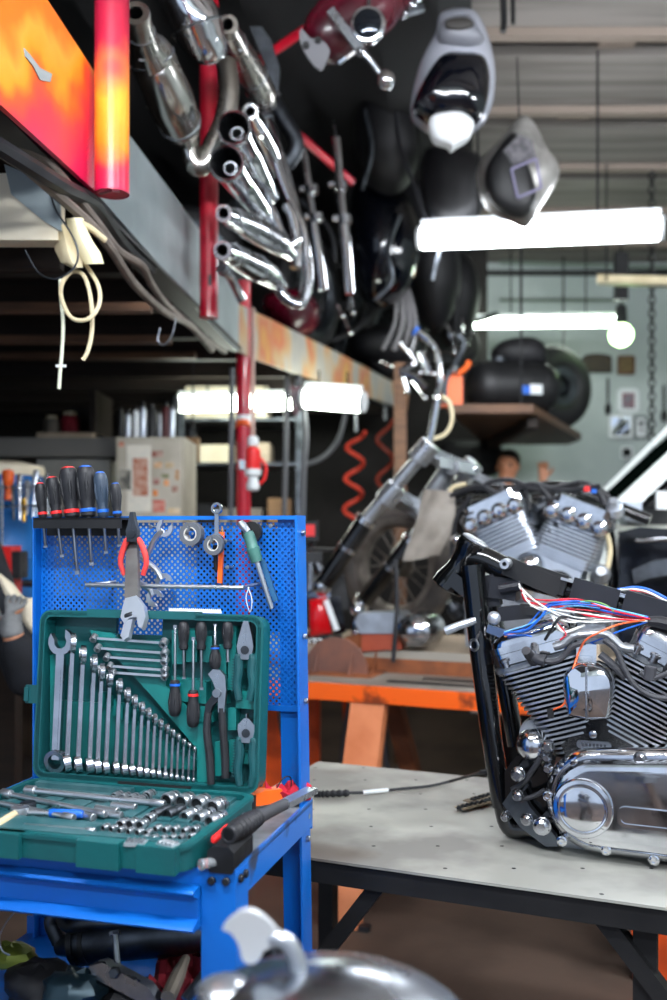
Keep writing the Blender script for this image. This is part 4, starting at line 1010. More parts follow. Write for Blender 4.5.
# ---- chrome horn cover between the cylinders
hc = ep(588, 690, -.02)
def hornring(sc, y):
    w, tp, bt = .0475*sc, .055, -.055
    o = []
    for a in range(0, 181, 15): o.append((w*cos(R(a)), tp*sc*.25+.040*sc*sin(R(a))))
    o += [(-w*1.0, -.0), (-w*.86, -.045*sc), (-w*.8, -.054*sc), (0, -.058*sc), (w*.8, -.054*sc), (w*.86, -.045*sc), (w*1.0, 0)]
    return [(hc.x+p[0], hc.z+p[1]) for p in o]
m = MB(); loft(m, [(hornring(.96, 0), hc.y+.05), (hornring(1.0, 0), hc.y+.045), (hornring(1.0, 0), hc.y+.004), (hornring(.97, 0), hc.y-.004), (hornring(.88, 0), hc.y-.011), (hornring(.55, 0), hc.y-.019), (hornring(.02, 0), hc.y-.021)]); hn = part(m, 'horn_cover', chrome, ang=25)
m = MB(); m.bb((hc.x-.002, hc.y-.024, hc.z-.055), (hc.x+.002, hc.y-.016, hc.z+.046), .001); part(m, 'cover_seam', chrome_worn)
a = ep(587, 655, .0)
m = MB(); m.bb((a.x-.019, a.y-.01, a.z-.03), (a.x+.019, a.y+.05, a.z+.022), .006, 2); m.bb((a.x-.012, a.y-.016, a.z-.02), (a.x+.012, a.y, a.z+.0), .003); part(m, 'horn_bracket', chrome)
# air-intake block and clamp above
a = ep(593, 630, .05)
m = MB(); m.bb((a.x-.026, a.y-.03, a.z-.024), (a.x+.028, a.y+.06, a.z+.014), .006, 2); m.lathe([(.02, .0), (.02, .008), (.012, .016), (0, .018)], a+V((0, 0, .012)), Z_, 16); part(m, 'intake_manifold', alu)
m = MB(); q = [ep(a_, b_, .0) for a_, b_ in ((554, 647), (563, 644), (574, 636), (586, 634), (604, 634), (614, 640), (622, 647), (634, 649))]; m.tube(spl(q, 6), .0085, 10); part(m, 'breather_pipe', alu)
m = MB(); q = [ep(a_, b_, -.02) for a_, b_ in ((604, 640), (616, 650), (624, 668), (634, 684), (650, 695), (676, 700))]; m.tube(spl(q, 6), .0055, 8); part(m, 'ignition_lead', greyrub)
m = MB(); q = [ep(a_, b_, -.01) for a_, b_ in ((600, 654), (612, 664), (626, 678))]; m.tube(spl(q, 6), .0075, 8); part(m, 'ignition_lead', greyrub)
m = MB(); q = [ep(a_, b_, -.01) for a_, b_ in ((585, 642), (572, 647), (562, 658), (552, 662), (545, 661))]; m.tube(spl(q, 6), .0055, 8); m.tube([ep(545, 661, -.01), ep(537, 659, -.01), ep(532, 658, -.01)], [.012, .011, .006], 10); part(m, 'ignition_lead', greyrub)
m = MB(); q = [ep(a_, b_, -.02) for a_, b_ in ((640, 672), (650, 678), (660, 676), (680, 668))]; m.tube(spl(q, 6), .0055, 8); m.tube([ep(651, 667, -.02), ep(649, 680, -.02)], [.012, .011], 10); part(m, 'ignition_lead', greyrub)
# ---- motorcycle frame
FB = .09                                            # frame plane behind the cover face
m = MB()
nt_, nb = ep(475, 541, FB+.03), ep(447, 588, FB+.03); d = (nb-nt_)
m.lathe([(.030, 0), (.034, .004), (.034, .02), (.029, .035), (.027, .05), (.027, d.length*.6), (.036, d.length*.82), (.038, d.length*.97), (.034, d.length), (0, d.length)], nt_, d, 20)
part(m, 'steering_head', blackpaint)
m = MB(); m.lathe([(.0, -.006), (.024, -.006), (.03, -.003), (.03, .002)], nt_, d, 18); part(m, 'bearing_cup', alu)
m = MB(); q = [ep(464, 556, FB+.03), ep(482, 558, FB+.03), ep(502, 567, FB+.03), ep(530, 579, FB+.03), ep(574, 591, FB+.03), ep(667, 621, FB+.03), ep(720, 638, FB+.03)]
for a, b in zip(q[1:], q[2:]): pass
m.tube(spl(q, 5), [.028, .026, .024, .023, .023], 14); part(m, 'backbone_tube', blackpaint)
m = MB(); q = [ep(482, 562, FB), ep(505, 565, FB), ep(560, 588, FB), ep(670, 618, FB)]
for a, b in ((0, 1), ): m.bar(q[1], q[2], .04, .012, (0, 1, 0), .004)
m.bar(ep(530, 574, FB), ep(566, 586, FB), .042, .01, (0, 1, 0), .004); part(m, 'gusset_plate', blackmat)
for (xa, ya, xb, yb) in ((572, 590, 618, 603), (624, 603, 676, 618)):
    m = MB(); m.bar(ep(xa, ya-2, FB-.01), ep(xb, yb-2, FB-.01), .045, .012, (0, 1, 0), .004); part(m, 'backbone_pad', mat('satin_black', '#14161d', .45, 0, '#20232c', 8, .6))
m = MB(); m.bar(ep(562, 578, FB+.005), ep(690, 615, FB+.005), .005, .03, (0, 1, 0), .002); part(m, 'trim_rail', satin)  # pale strip along the backbone's upper edge
m = MB(); p = ep(505, 564, FB-.028); m.lathe_closed([(.0045, -.006), (.010, -.006), (.0115, -.002), (.0115, .03), (.0045, .03)], p, Y_, 18); part(m, 'mount_boss', satin)
m = MB(); m.tube([ep(472, 565, FB), ep(482, 660, FB), ep(492, 740, FB), ep(502, 806, FB)], [.026, .024, .022, .021], 14); part(m, 'down_tube', blackpaint)
m = MB(); m.tube([ep(490, 600, FB+.14), ep(503, 670, FB+.14), ep(516, 745, FB+.14)], [.022, .021, .02], 12); part(m, 'down_tube', blackpaint)
m = MB(); q = [ep(a_, b_, FB) for a_, b_ in ((502, 800), (510, 826), (530, 845), (560, 852), (640, 858), (700, 858))]; 
for v in q: v.z = max(v.z, .022)
m.tube(spl(q, 6), .021, 12)
q = [v+Y_*.2 for v in q]; m.tube(spl(q, 6), .021, 12); part(m, 'cradle_tube', blackpaint)
m = MB(); m.bar(ep(452, 577, FB), ep(480, 600, FB), .03, .03, (0, 1, 0), .006); part(m, 'neck_gusset', blackpaint)
m = MB(); a = ep(474, 645, FB-.03); m.ring(a, V((.5, 1, 0)), .011, .003, 18, 6); m.tube([a+V((.004, .0, .011)), a+V((.012, .0, .03))], .003, 6); part(m, 'cable_ring', steel)
m = MB(); m.tube([ep(446, 631, FB-.03), ep(458, 626, FB-.03), ep(476, 620, FB-.02)], [.010, .009, .008], 10); m.ball(ep(494, 618, FB-.05), (.014, .012, .014)); part(m, 'clutch_lever_perch', alu_pale)
# small black electrical boxes under the backbone
m = MB(); m.bar(ep(492, 586, FB+.03), ep(519, 590, FB+.03), .05, .045, (0, 0, 1), .006); m.bar(ep(488, 575, FB+.03), ep(495, 606, FB+.03), .03, .03, bev=.006); m.tube([ep(500, 589, FB-.0), ep(522, 585, FB-.0)], .012, 10)
m.bar(ep(500, 614, FB+.02), ep(540, 610, FB+.02), .024, .03, bev=.004); part(m, 'electrical_box', mat('box_black', '#16181f', .5))
m = MB(); m.box(ep(532, 611, FB-.0), (.045, .02, .03), .003); m.box(ep(532, 611, FB-.012), (.03, .006, .016), .002); part(m, 'connector_block', blackmat)
m = MB(); m.bar(ep(488, 628, FB-.05), ep(504, 634, FB-.05), .018, .016, bev=.003); part(m, 'connector_plug', mat('grey_blue_plug', '#3a4a66', .5))
# lower mounting with shiny bolts
m = MB(); p = [ep(a_, b_, .05) for a_, b_ in ((504, 772), (516, 756), (536, 757), (545, 772), (552, 790), (560, 840), (540, 838), (520, 820), (505, 812))]; m.prism([(q.x, q.z) for q in p], .03, (0, EY+.07, 0), bev=.004); part(m, 'motor_mount', blackpaint)
m = MB(); p = [ep(a_, b_, .03) for a_, b_ in ((503, 803), (512, 790), (524, 792), (530, 806), (556, 836), (558, 846), (546, 846), (520, 826))]; m.prism([(q.x, q.z) for q in p], .02, (0, EY+.035, 0), bev=.004); part(m, 'mount_bracket', steel_dark)
m = MB(); q = [ep(a_, b_, .02) for a_, b_ in ((512, 790), (524, 782), (534, 768), (541, 758))]; m.tube(spl(q, 5), .006, 8); q = [ep(a_, b_, .02) for a_, b_ in ((520, 800), (534, 796), (545, 790))]; m.tube(spl(q, 5), .005, 8); part(m, 'oil_line', blackrub)
m = MB(); m.ball(ep(533, 745, .04), (.034, .03, .034), 20, 14); part(m, 'chrome_regulator', chrome)
m = MB(); p = ep(541, 741, .05); m.lathe([(.03, 0), (.032, .02), (.03, .06)], p+V((-.014, .0, .012)), Y_, 20); part(m, 'filter_rim', alu)
for px, py, r in ((518, 774, .013), (518, 795, .010), (506, 816, .009), (527, 819, .011), (542, 826, .016), (548, 746, .011), (547, 757, .008), (548, 768, .009), (640, 758, .011)):
    m = MB(); p = ep(px, py, .012); m.lathe([(r*.75, .05), (r*.75, .003), (r*1.15, .002), (r*1.15, -.002), (r, -.004), (r*.95, -.012), (r*.6, -.016), (0, -.016)], p, Y_, 14); part(m, 'mount_bolt', chrome_worn)
# ---- wiring harness
wc = {'white': mat('wire_white', '#e6e6e0', .4), 'red': mat('wire_red', '#c8142e', .4), 'blue': mat('wire_blue', '#1f63c8', .4), 'black': blackrub, 'orange': mat('wire_orange', '#ee6a3a', .4), 'green': mat('wire_green', '#6a9a4a', .4), 'sky': mat('wire_sky', '#5aa8dc', .4)}
WB = .02
def wire(c, pts, r=.0017, name='wire', back=WB):
    rnd = random.Random(len(pts)*7+pts[0][1])
    m = MB(); q = [ep(a_, b_, back+rnd.uniform(-.012, .012)) for a_, b_ in pts]; m.tube(spl(q, 6), r, 6); part(m, name, wc[c])
wire('white', [(519, 584), (526, 597), (536, 606), (560, 610), (590, 614), (620, 619), (652, 621)])
wire('white', [(519, 586), (530, 604), (548, 613), (570, 622), (600, 620), (640, 621)])
wire('white', [(521, 588), (534, 600), (560, 616), (585, 622), (620, 621), (648, 621)], .0018)
wire('red', [(521, 590), (526, 598), (540, 600), (570, 601), (600, 608), (650, 619)])
wire('red', [(545, 601), (575, 599), (600, 606), (625, 614), (650, 620)])
wire('red', [(522, 594), (528, 602), (560, 606), (590, 616), (640, 621)])
wire('blue', [(504, 633), (526, 630), (540, 618), (553, 604), (575, 603), (610, 612), (650, 618)], .0026)
wire('blue', [(504, 634), (524, 628), (545, 606), (560, 602), (580, 601)])
wire('blue', [(504, 635), (530, 636), (545, 644), (566, 648), (590, 643), (620, 631), (650, 621)])
wire('sky', [(558, 603), (585, 602), (610, 608), (652, 618)])
wire('red', [(523, 596), (534, 604), (566, 608), (600, 612), (630, 618), (650, 620)], .0014)
wire('blue', [(548, 606), (570, 604), (598, 606), (626, 614), (652, 620)], .0014)
wire('sky', [(504, 632), (530, 624), (550, 612), (572, 606), (600, 608)], .0013)
wire('white', [(530, 606), (556, 612), (580, 618), (610, 618), (648, 622)], .0014)
wire('red', [(556, 622), (566, 634), (560, 640)], .0014)
wire('green', [(575, 602), (590, 601), (606, 605), (614, 612)], .0016)
wire('white', [(552, 615), (558, 627), (566, 632), (585, 625)], .003)
wire('black', [(545, 640), (554, 625), (562, 617), (575, 620)], .003)
wire('orange', [(645, 620), (620, 624), (600, 632), (586, 640), (579, 652), (572, 672), (567, 688), (564, 704), (552, 710)], .002, back=-.02)
m = MB(); m.tube([ep(648, 621, WB), ep(660, 622, WB), ep(690, 630, WB)], [.009, .012, .012], 10); part(m, 'wire_sleeve', blackrub)
m = MB(); m.bar(ep(550, 709, -.02), ep(551, 718, -.02), .014, .01, bev=.002); part(m, 'wire_plug', blackmat)
for pts, c in (([(618, 590), (632, 589), (648, 592), (668, 602)], 'white'), ([(615, 590), (634, 587), (650, 590), (670, 600)], 'blue'), ([(622, 592), (640, 593), (656, 598), (672, 608)], 'black'), ([(630, 590), (648, 594), (660, 600), (672, 606)], 'red')):
    wire(c, pts, .0024, back=FB+.05)

# ---- drive chain and throttle cable on the bench
t = thing('drive_chain', 'short loop of roller chain lying on the workbench beside the frame tube', 'chain', B.M)
q = [B.hit(a_, b_, 2, .0105) for a_, b_ in ((460, 808), (470, 805), (484, 802), (498, 797), (508, 794))]+[B.hit(a_, b_, 2, .0105) for a_, b_ in ((510, 786), (496, 793), (480, 798), (466, 803))]
ln = spl(q, 7); tot = []
m = MB(); g = MB(); cur = 0
d_ = [0]
for a, b in zip(ln, ln[1:]): d_.append(d_[-1]+(b-a).length)
def along(s):
    for i in range(len(ln)-1):
        if d_[i+1] >= s: return ln[i].lerp(ln[i+1], (s-d_[i])/max(1e-9, d_[i+1]-d_[i]))
    return ln[-1]
pitch = .0155; n = int(d_[-1]/pitch)
for k in range(n):
    a, b = along(k*pitch), along((k+1)*pitch); u = (b-a).normalized(); side = u.cross(Z_).normalized()
    wd = .0075 if k % 2 else .0055
    for s in (-1, 1): m.bar(a-u*.003+side*s*wd, b+u*.003+side*s*wd, .002, .019, (side), .0)
    g.tube([a-side*.006, a+side*.006], .0055, 8)
m.build('link_plates', mat('chain_steel', '#b3a68e', .4, .8, '#5a4c3c', 30, .8), t); g.build('rollers', steel_dark, t)
t = thing('throttle_cable', 'black control cable with a ribbed rubber boot and pale tape lying on the workbench', 'cable', B.M)
q = [B.hit(314, 794, 2, .012), B.hit(325, 794, 2, .012), B.hit(349, 793, 2, .012)]
m = MB(); ln = spl(q, 8); m.tube(ln, [.0095 if k % 2 else .0065 for k in range(len(ln))], 12); m.build('rubber_boot', blackrub, t)
q2 = [B.hit(349, 793, 2, .01), B.hit(372, 792, 2, .008), B.hit(400, 789, 2, .008), B.hit(430, 786, 2, .012), B.hit(455, 780, 2, .02), E.hit(480, 773, 1, EY+FB+.03), E.hit(496, 772, 1, EY+FB+.05)]
m = MB(); m.tube(spl(q2, 8), .0038, 8); m.build('cable', blackrub, t)
m = MB(); m.tube([B.hit(363, 792.5, 2, .009), B.hit(388, 790, 2, .009)], .0052, 8); m.build('tape_wrap', white, t)
m = MB(); m.tube([q2[-2].lerp(q2[-1], .0), q2[-1]], [.006, .009], 10); m.build('cable_end', blackrub, t)
m = MB(); a = B.hit(250, 862, 0, -.1)
# ================================================================ STORAGE PLATFORM (upper left)
MA, MDp, ME = V((-.70, 1.7, 0)), V((-.44, 4.52, 0)), V((.52, 6.97, 0))
MZ = Frame((MA.x, MA.y, 0), math.degrees(math.atan2(MDp.y-MA.y, MDp.x-MA.x)))      # x along the near edge, y into the platform
MF = Frame((MDp.x, MDp.y, 0), math.degrees(math.atan2(ME.y-MDp.y, ME.x-MDp.x)))    # the far edge, turned to the right
def mz(px, py, out=0.0): return MZ.hit(px, py, 1, -out)
def mf(px, py, out=0.0): return MF.hit(px, py, 1, -out)
mezz = thing('storage_platform', 'raised storage platform on red posts with painted steel edges, full of motorcycle parts, upper left', 'platform', (MDp.x, MDp.y, 0))
IM = Mx.Translation(-V((MDp.x, MDp.y, 0)))
def mpart(m, name, mt, M=None, parent=None, **k):
    m.xf(IM @ (M or Mx.Identity(4))); return m.build(name, mt, parent or mezz, **k)
def flame_mat(name, cols, scale, stretch=(1, 1, 1), rough=.35, grad=None):
    m = bpy.data.materials.new(name); m.use_nodes = True; nt = m.node_tree; b = nt.nodes['Principled BSDF']; L = nt.links.new
    tc = nt.nodes.new('ShaderNodeTexCoord'); mp = nt.nodes.new('ShaderNodeMapping'); mp.inputs['Scale'].default_value = stretch
    n = nt.nodes.new('ShaderNodeTexNoise'); n.inputs['Scale'].default_value = scale; n.inputs['Detail'].default_value = 2.5
    r = nt.nodes.new('ShaderNodeValToRGB'); e = r.color_ramp.elements
    e[0].position = cols[0][0]; e[0].color = hexc(cols[0][1]); e[1].position = cols[-1][0]; e[1].color = hexc(cols[-1][1])
    for p, c in cols[1:-1]: q = e.new(p); q.color = hexc(c)
    L(tc.outputs['Object'], mp.inputs[0]); L(mp.outputs[0], n.inputs['Vector']); src = n.outputs[0]
    if grad:                                        # sprayed bands: the paint runs along a direction, broken up by the noise
        d = nt.nodes.new('ShaderNodeVectorMath'); d.operation = 'DOT_PRODUCT'; d.inputs[1].default_value = grad[0]; L(tc.outputs['Object'], d.inputs[0])
        q = nt.nodes.new('ShaderNodeMapRange'); q.inputs[1].default_value = grad[1]; q.inputs[2].default_value = grad[2]; L(d.outputs['Value'], q.inputs[0])
        a = nt.nodes.new('ShaderNodeMath'); a.operation = 'MULTIPLY_ADD'; a.inputs[1].default_value = grad[3]; a.inputs[2].default_value = -grad[3]/2; L(n.outputs[0], a.inputs[0])
        s_ = nt.nodes.new('ShaderNodeMath'); s_.operation = 'ADD'; L(q.outputs[0], s_.inputs[0]); L(a.outputs[0], s_.inputs[1]); src = s_.outputs[0]
    L(src, r.inputs[0]); L(r.outputs[0], b.inputs['Base Color'])
    b.inputs['Roughness'].default_value = rough
    return m
_up = mz(60, 60, .03); _dn = mz(60, 160, .03); _q0 = mz(112, 195, .09).z
flame = flame_mat('flame_paint', [(.0, '#d81850'), (.3, '#e23048'), (.48, '#ee5a26'), (.62, '#f59a1c'), (.75, '#f4a83a'), (.92, '#ee7a20')], 5.5, (1, 1, 1), .35, ((0, -.42, 1), _dn.z-.42*MZ.w(_dn).y+.42*MDp.y, _up.z-.42*MZ.w(_up).y+.42*MDp.y+.1, .9))
flame_post = flame_mat('flame_post_paint', [(.0, '#c01448'), (.10, '#d02040'), (.2, '#f0861c'), (.42, '#f2a02c'), (.55, '#e06a3a'), (.66, '#b41a38'), (1.0, '#8a0f2c')], 7, (1, 1, 1), .35, ((0, 0, 1), _q0, _q0+.55, .5))
flame_far = flame_mat('faded_flame_paint', [(.34, '#8f9090'), (.46, '#a5a095'), (.53, '#b3936a'), (.6, '#b8694a'), (.68, '#bf9448')], 4.2, (1, 1, .5), .5)
def polyplate(F, q, t, y):
    m = MB(); m.prism([(p.x, p.z) for p in q], t, (0, y, 0), bev=.001); return m
# near edge: grey plate with a lipped channel under it
q = [mz(a, b) for a, b in ((60, 60), (130, 138), (200, 232), (238, 298), (238, 352), (205, 318), (97, 196), (40, 136))]
mpart(polyplate(MZ, q, .01, 0), 'edge_plate', greyplate, MZ.M)
zb = 2.19
m = MB(); m.bb((-.6, -.012, zb-.012), (2.84, .07, zb)); m.bb((-.6, .06, zb), (2.84, .07, zb+.24)); mpart(m, 'edge_channel', blackmat, MZ.M)
# far edge: painted plate
q = [mf(a, b) for a, b in ((236, 303), (259, 314), (330, 349), (409, 391), (406, 410), (330, 385), (250, 358), (236, 350))]
mpart(polyplate(MF, q, .012, 0), 'painted_edge_plate', flame_far, MF.M)
m = MB(); m.bb((0, .02, 2.2), (2.63, .1, 2.32)); mpart(m, 'edge_channel', blackmat, MF.M)
# flame painted panel on the near corner
q = [mz(a, b, .03) for a, b in ((-60, -70), (5, -50), (45, 0), (95, 76), (97, 195), (0, 107), (-60, 60))]
pn = mpart(polyplate(MZ, q, .012, -.03), 'flame_painted_panel', flame, MZ.M)
q = [mz(a, b, .038) for a, b in ((24, 48), (30, 55), (40, 68), (52, 74), (50, 82), (40, 80), (33, 66), (25, 56))]
mpart(polyplate(MZ, q, .002, -.038), 'bare_metal_scratch', greyplate, MZ.M, pn)
# posts
def post(px, py_bot, out, r, mt, cut=True, top=3.44):
    p = mz(px, py_bot, out); w = MZ.w(p)
    m = MB(); m.tube([(w.x, w.y, w.z), (w.x, w.y, top)], r, 20, caps=False); m.lathe([(r*.9, .001), (r*.9, .4)], (w.x, w.y, w.z), Z_, 20); return mpart(m, 'post', mt), w
p1, w1 = post(112, 194, .09, .0425, flame_post)
mpart(MB().tube([MZ.w(mz(100, 193, .09)), MZ.w(mz(112, 190, .13)), MZ.w(mz(126, 193, .09))], .004, 6), 'post_rim', red_dark)
p2, w2 = post(209, 318, .07, .034, red)
mpart(MB().box((w2.x+.008, w2.y-.034, w2.z+.13), (.012, .004, .04), .001), 'tape_patch', blackmat, parent=p2)
w3 = V(((243.5-333.5)/972*4.62, 4.62, 0))
m = MB(); m.tube([(w3.x, w3.y, 0), (w3.x, w3.y, 2.52)], .034, 18); p3 = mpart(m, 'post', red)
z = CZ-(418-530)*4.62/972
m = MB(); m.lathe([(.0352, -.05), (.0352, .05)], (w3.x, w3.y, z), (0, .5, 1), 18); mpart(m, 'post_sticker', mat('sticker_orange', '#e8622a', .4), parent=p3)
m = MB(); m.lathe([(.0358, -.028), (.0358, .028)], (w3.x, w3.y, z), (0, .5, 1), 18); mpart(m, 'post_sticker', white, parent=p3)
m = MB(); m.box((w3.x+.01, w3.y-.04, CZ-(465-530)*4.58/972), (.05, .02, .045), .006); mpart(m, 'pipe_clamp', steel, parent=p3)
m = MB(); m.tube([sp(250, 92, 4.15), sp(352, 182, 4.75)], .02, 12); mpart(m, 'brace', red)
m = MB(); m.tube([sp(252, 66, 3.85), sp(345, 2, 4.3), sp(360, -8, 4.35)], .02, 12); mpart(m, 'brace', red)
m = MB(); m.tube([(w2.x-.05, w2.y+.2, 3.2), (-.35, 4.9, 3.2)], .02, 10); mpart(m, 'guard_rail', red_dark)
# deck and joists
P = lambda F, x, y, z: F.w((x, y, z))
m = MB(); dk = [P(MZ, -.9, .05, 0), P(MZ, 2.83, .05, 0), P(MF, 2.63, .05, 0), V((.5, 7.68, 0)), V((-3.58, 7.68, 0)), V((-3.58, .8, 0))]
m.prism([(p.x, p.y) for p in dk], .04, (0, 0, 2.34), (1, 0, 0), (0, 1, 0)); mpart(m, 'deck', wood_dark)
y = 1.6
while y < 7.5:
    xe = MZ.w((y-1.7, 0, 0)).x-.12 if y < 4.5 else MF.w(((y-4.52)/.93, 0, 0)).x-.16
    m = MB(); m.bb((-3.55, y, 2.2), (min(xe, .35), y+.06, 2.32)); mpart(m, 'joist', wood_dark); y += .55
m = MB(); a, b = sp(0, 240, 2.3), sp(58, 190, 2.3); m.bb((-1.7, 2.3, a.z), (b.x, 2.36, b.z+.04)); mpart(m, 'cross_board', cream)
m = MB(); a, b = sp(0, 268, 2.7), sp(60, 242, 2.7); m.bb((-1.9, 2.7, a.z), (b.x, 2.74, b.z)); mpart(m, 'cross_board', wood_dark)
for (y0, px, py) in ((3.2, 150, 302), (3.9, 170, 335), (4.8, 195, 352)):
    a = sp(px, py, y0); m = MB(); m.bb((-3.4, y0, a.z-.03), (a.x, y0+.05, a.z)); mpart(m, 'cross_board', wood)
# hoses slung along the platform's lower edge
def hang(name, label, cat, pts, r, mt, n=8, group=None, seg=8):
    m = MB(); m.tube(spl(pts, seg), r, n); o = pts[0]
    m.xf(Mx.Translation(-V(o))); return solo(name, m, mt, label, cat, V(o), group)
hm = mat('dusty_hose', '#7d736b', .55, 0, '#5a514a', 12, .7)
hang('hose', 'dusty grey hose sagging along the lower edge of the platform, lower of the two', 'hose', [sp(-20, 128, 2.0), sp(40, 180, 2.15), sp(88, 222, 2.35), sp(110, 248, 2.5), sp(135, 285, 2.75), sp(165, 312, 3.1), sp(190, 325, 3.5), sp(212, 350, 4.0)], .0125, hm)
hang('hose', 'dusty grey hose along the lower edge of the platform, upper of the two', 'hose', [sp(-20, 122, 2.05), sp(45, 160, 2.2), sp(95, 220, 2.45), sp(118, 250, 2.6), sp(142, 266, 2.75), sp(152, 285, 2.9), sp(170, 308, 3.2), sp(205, 338, 3.9), sp(225, 352, 4.3)], .0115, hm)
hang('cable', 'black cable bundle along the underside of the platform edge', 'cable', [sp(-20, 135, 1.95), sp(20, 160, 2.05), sp(60, 185, 2.2), sp(95, 205, 2.5), sp(120, 240, 2.8), sp(150, 270, 3.1)], .02, blackrub)
q = [sp(a, b, 2.3) for a, b in ((5, 165), (40, 180), (60, 200), (62, 232), (45, 222), (12, 195))]
m = MB(); m.prism([((p-q[0]).x, (p-q[0]).z) for p in q], .012, bev=.002); solo('grey_plate', m, greyplate, 'loose grey sheet plate under the platform corner beside the cream board', 'plate', q[0])
t = thing('cable_clip', 'broken yellowed plastic lamp cover hanging under the platform corner', 'cover', sp(80, 235, 2.35))
o = sp(80, 235, 2.35); iv = lambda a, b, Y: sp(a, b, Y)-o
def curved(m, pts, Y, bulge, th):
    rows_ = []
    for (xl, xr, yy) in pts:
        rows_.append([iv(xl+(xr-xl)*j/6, yy, Y-bulge*sin(pi*j/6)) for j in range(7)])
    m.sheet(rows_, th)
m = MB(); curved(m, [(57, 66, 225), (56, 74, 238), (56, 80, 250), (62, 82, 262), (74, 82, 268)], 2.33, .03, .003); m.build('cover_half', cream_pl, t)
m = MB(); curved(m, [(67, 82, 218), (70, 86, 230), (74, 92, 242), (80, 100, 254), (86, 103, 264)], 2.31, .025, .003); m.build('cover_half', mat('pale_cream_plastic', '#efe3b8', .35), t)
m = MB(); m.tube(spl([iv(78, 222, 2.3), iv(90, 228, 2.32), iv(105, 240, 2.36)], 5), .008, 10); m.build('cable_stub', cream_pl, t)
hang('cable', 'pale cable looped and dangling from the broken lamp cover under the platform', 'cable', [sp(84, 262, 2.34), sp(98, 285, 2.32), sp(99, 305, 2.31), sp(88, 319, 2.3), sp(72, 318, 2.31), sp(62, 300, 2.32), sp(62, 284, 2.33), sp(72, 272, 2.34), sp(84, 276, 2.33), sp(91, 300, 2.33), sp(92, 330, 2.33), sp(88, 350, 2.33), sp(83, 360, 2.33)], .0052, cream_pl)
t = thing('cable', 'pale cable end with a small cross tag hanging straight down below the platform', 'cable', sp(60, 278, 2.36)); o = sp(60, 278, 2.36)
m = MB(); m.tube(spl([sp(a, b, 2.36)-o for a, b in ((60, 278), (61, 300), (63, 325), (62, 350), (60, 374), (59, 389))], 5), .0045, 8); m.build('cord', mat('pale_green_cable', '#d3d6bf', .4), t)
m = MB(); a = sp(61, 366, 2.36)-o; m.box(a, (.024, .008, .006), .001); m.build('cross_tag', white, t)
hang('wire', 'thin bent wire hooking down from the hoses under the platform', 'wire', [sp(176, 318, 3.2), sp(172, 335, 3.2), sp(164, 345, 3.2), sp(158, 340, 3.2), sp(160, 328, 3.2)], .0025, steel)
hang('wire', 'thin dark wire curling down in front of the broken lamp cover', 'wire', [sp(50, 190, 2.28), sp(56, 210, 2.27), sp(72, 235, 2.26), sp(78, 255, 2.26), sp(72, 270, 2.27), sp(55, 279, 2.28), sp(38, 272, 2.3), sp(25, 250, 2.3)], .0022, steel_dark)

# ================================================================ exhausts hung on the posts
brush_m = mat('brushed_exhaust', '#c9c6c0', .2, 1, '#8f887e', 6, .8)
def muffler(label, pts, rads, Y0, Y1, mt, bands=(), name='exhaust_muffler', bore=.62, pipes=(), strap=None):
    n = len(pts); P_ = [sp(a, b, Y0+(Y1-Y0)*i/(n-1)) for i, (a, b) in enumerate(pts)]
    R_ = [r*(Y0+(Y1-Y0)*i/(n-1))/972 for i, r in enumerate(rads)]
    o = P_[0]; t = thing(name, label, 'exhaust', o, 'exhausts hanging on the platform posts')
    q = [p-o for p in P_]
    u = (q[1]-q[0]).normalized()
    # body as a turned shell with an open mouth
    X, Y = perp(u); m = MB(); ln = []; rr = []
    for i in range(n-1):
        for k in range(4):
            ln.append(q[i].lerp(q[i+1], k/4)); s = k/4; s = s*s*(3-2*s); rr.append(R_[i]+(R_[i+1]-R_[i])*s)
    ln.append(q[-1]); rr.append(R_[-1]); m.tube(ln, rr, 20, caps=False); m.lathe([(rr[-1], 0), (0, .004)], q[-1], q[-1]-q[-2], 20); m.build('body', mt, t)
    m = MB(); m.lathe_closed([(R_[0]*bore, -.02), (R_[0]*1.0, -.02), (R_[0]*1.06, -.012), (R_[0]*1.0, .01), (R_[0]*bore, .01)], q[0], u, 22); m.build('mouth_rim', mt, t)
    m = MB(); m.lathe([(R_[0]*bore*1.01, -.019), (R_[0]*bore*.96, .05), (R_[0]*.5, .12), (0, .125)], q[0], u, 20, cap0=False); m.build('bore', fin_black, t)
    if bore > .8: MB().lathe_closed([(R_[0]*.3, .03), (R_[0]*.42, .03), (R_[0]*.46, .1), (R_[0]*.34, .1)], q[0], u, 18).build('inner_pipe', steel, t)
    for bnd in bands:
        s = bnd*(n-1); i = min(int(s), n-2); c = q[i].lerp(q[i+1], s-i); rad = R_[i]+(R_[i+1]-R_[i])*(s-i)
        m = MB(); m.ring(c, (q[i+1]-q[i]), rad, rad*.06, 20, 6); m.build('clamp_band', steel, t)
    for pl, pr, ya, yb in pipes:
        k = len(pl); m = MB(); m.tube(spl([sp(a, b, ya+(yb-ya)*i/(k-1))-o for i, (a, b) in enumerate(pl)], 7), [pr*ya/972, pr*yb/972], 14); m.build('pipe', mt, t)
    if strap:
        a = sp(strap[0], strap[1], Y0)-o; m = MB(); m.tube([a, a+V((-.02, .25, .12))], .004, 6); m.build('hanger', steel, t)
    return t
muffler('large brushed steel muffler hanging nearest the painted post, with an elbow pipe sweeping up', [(137, 18), (143, 42), (152, 58), (170, 100), (180, 122), (190, 142)], [13.5, 15, 23, 24, 21, 11], 2.68, 3.15, brush_m, (.12, .4, .8), bore=.55, pipes=[([(188, 136), (194, 162), (203, 164), (216, 140), (225, 118), (229, 90), (226, 62)], 10.5, 3.15, 3.2)], strap=(140, 60))
t = muffler('wide oval polished muffler at the very top beside the red post', [(172, -34), (180, -8), (196, 22), (206, 48), (206, 58)], [20, 25, 26, 22, 14], 2.9, 3.0, chrome, (.55,), strap=(200, 0))
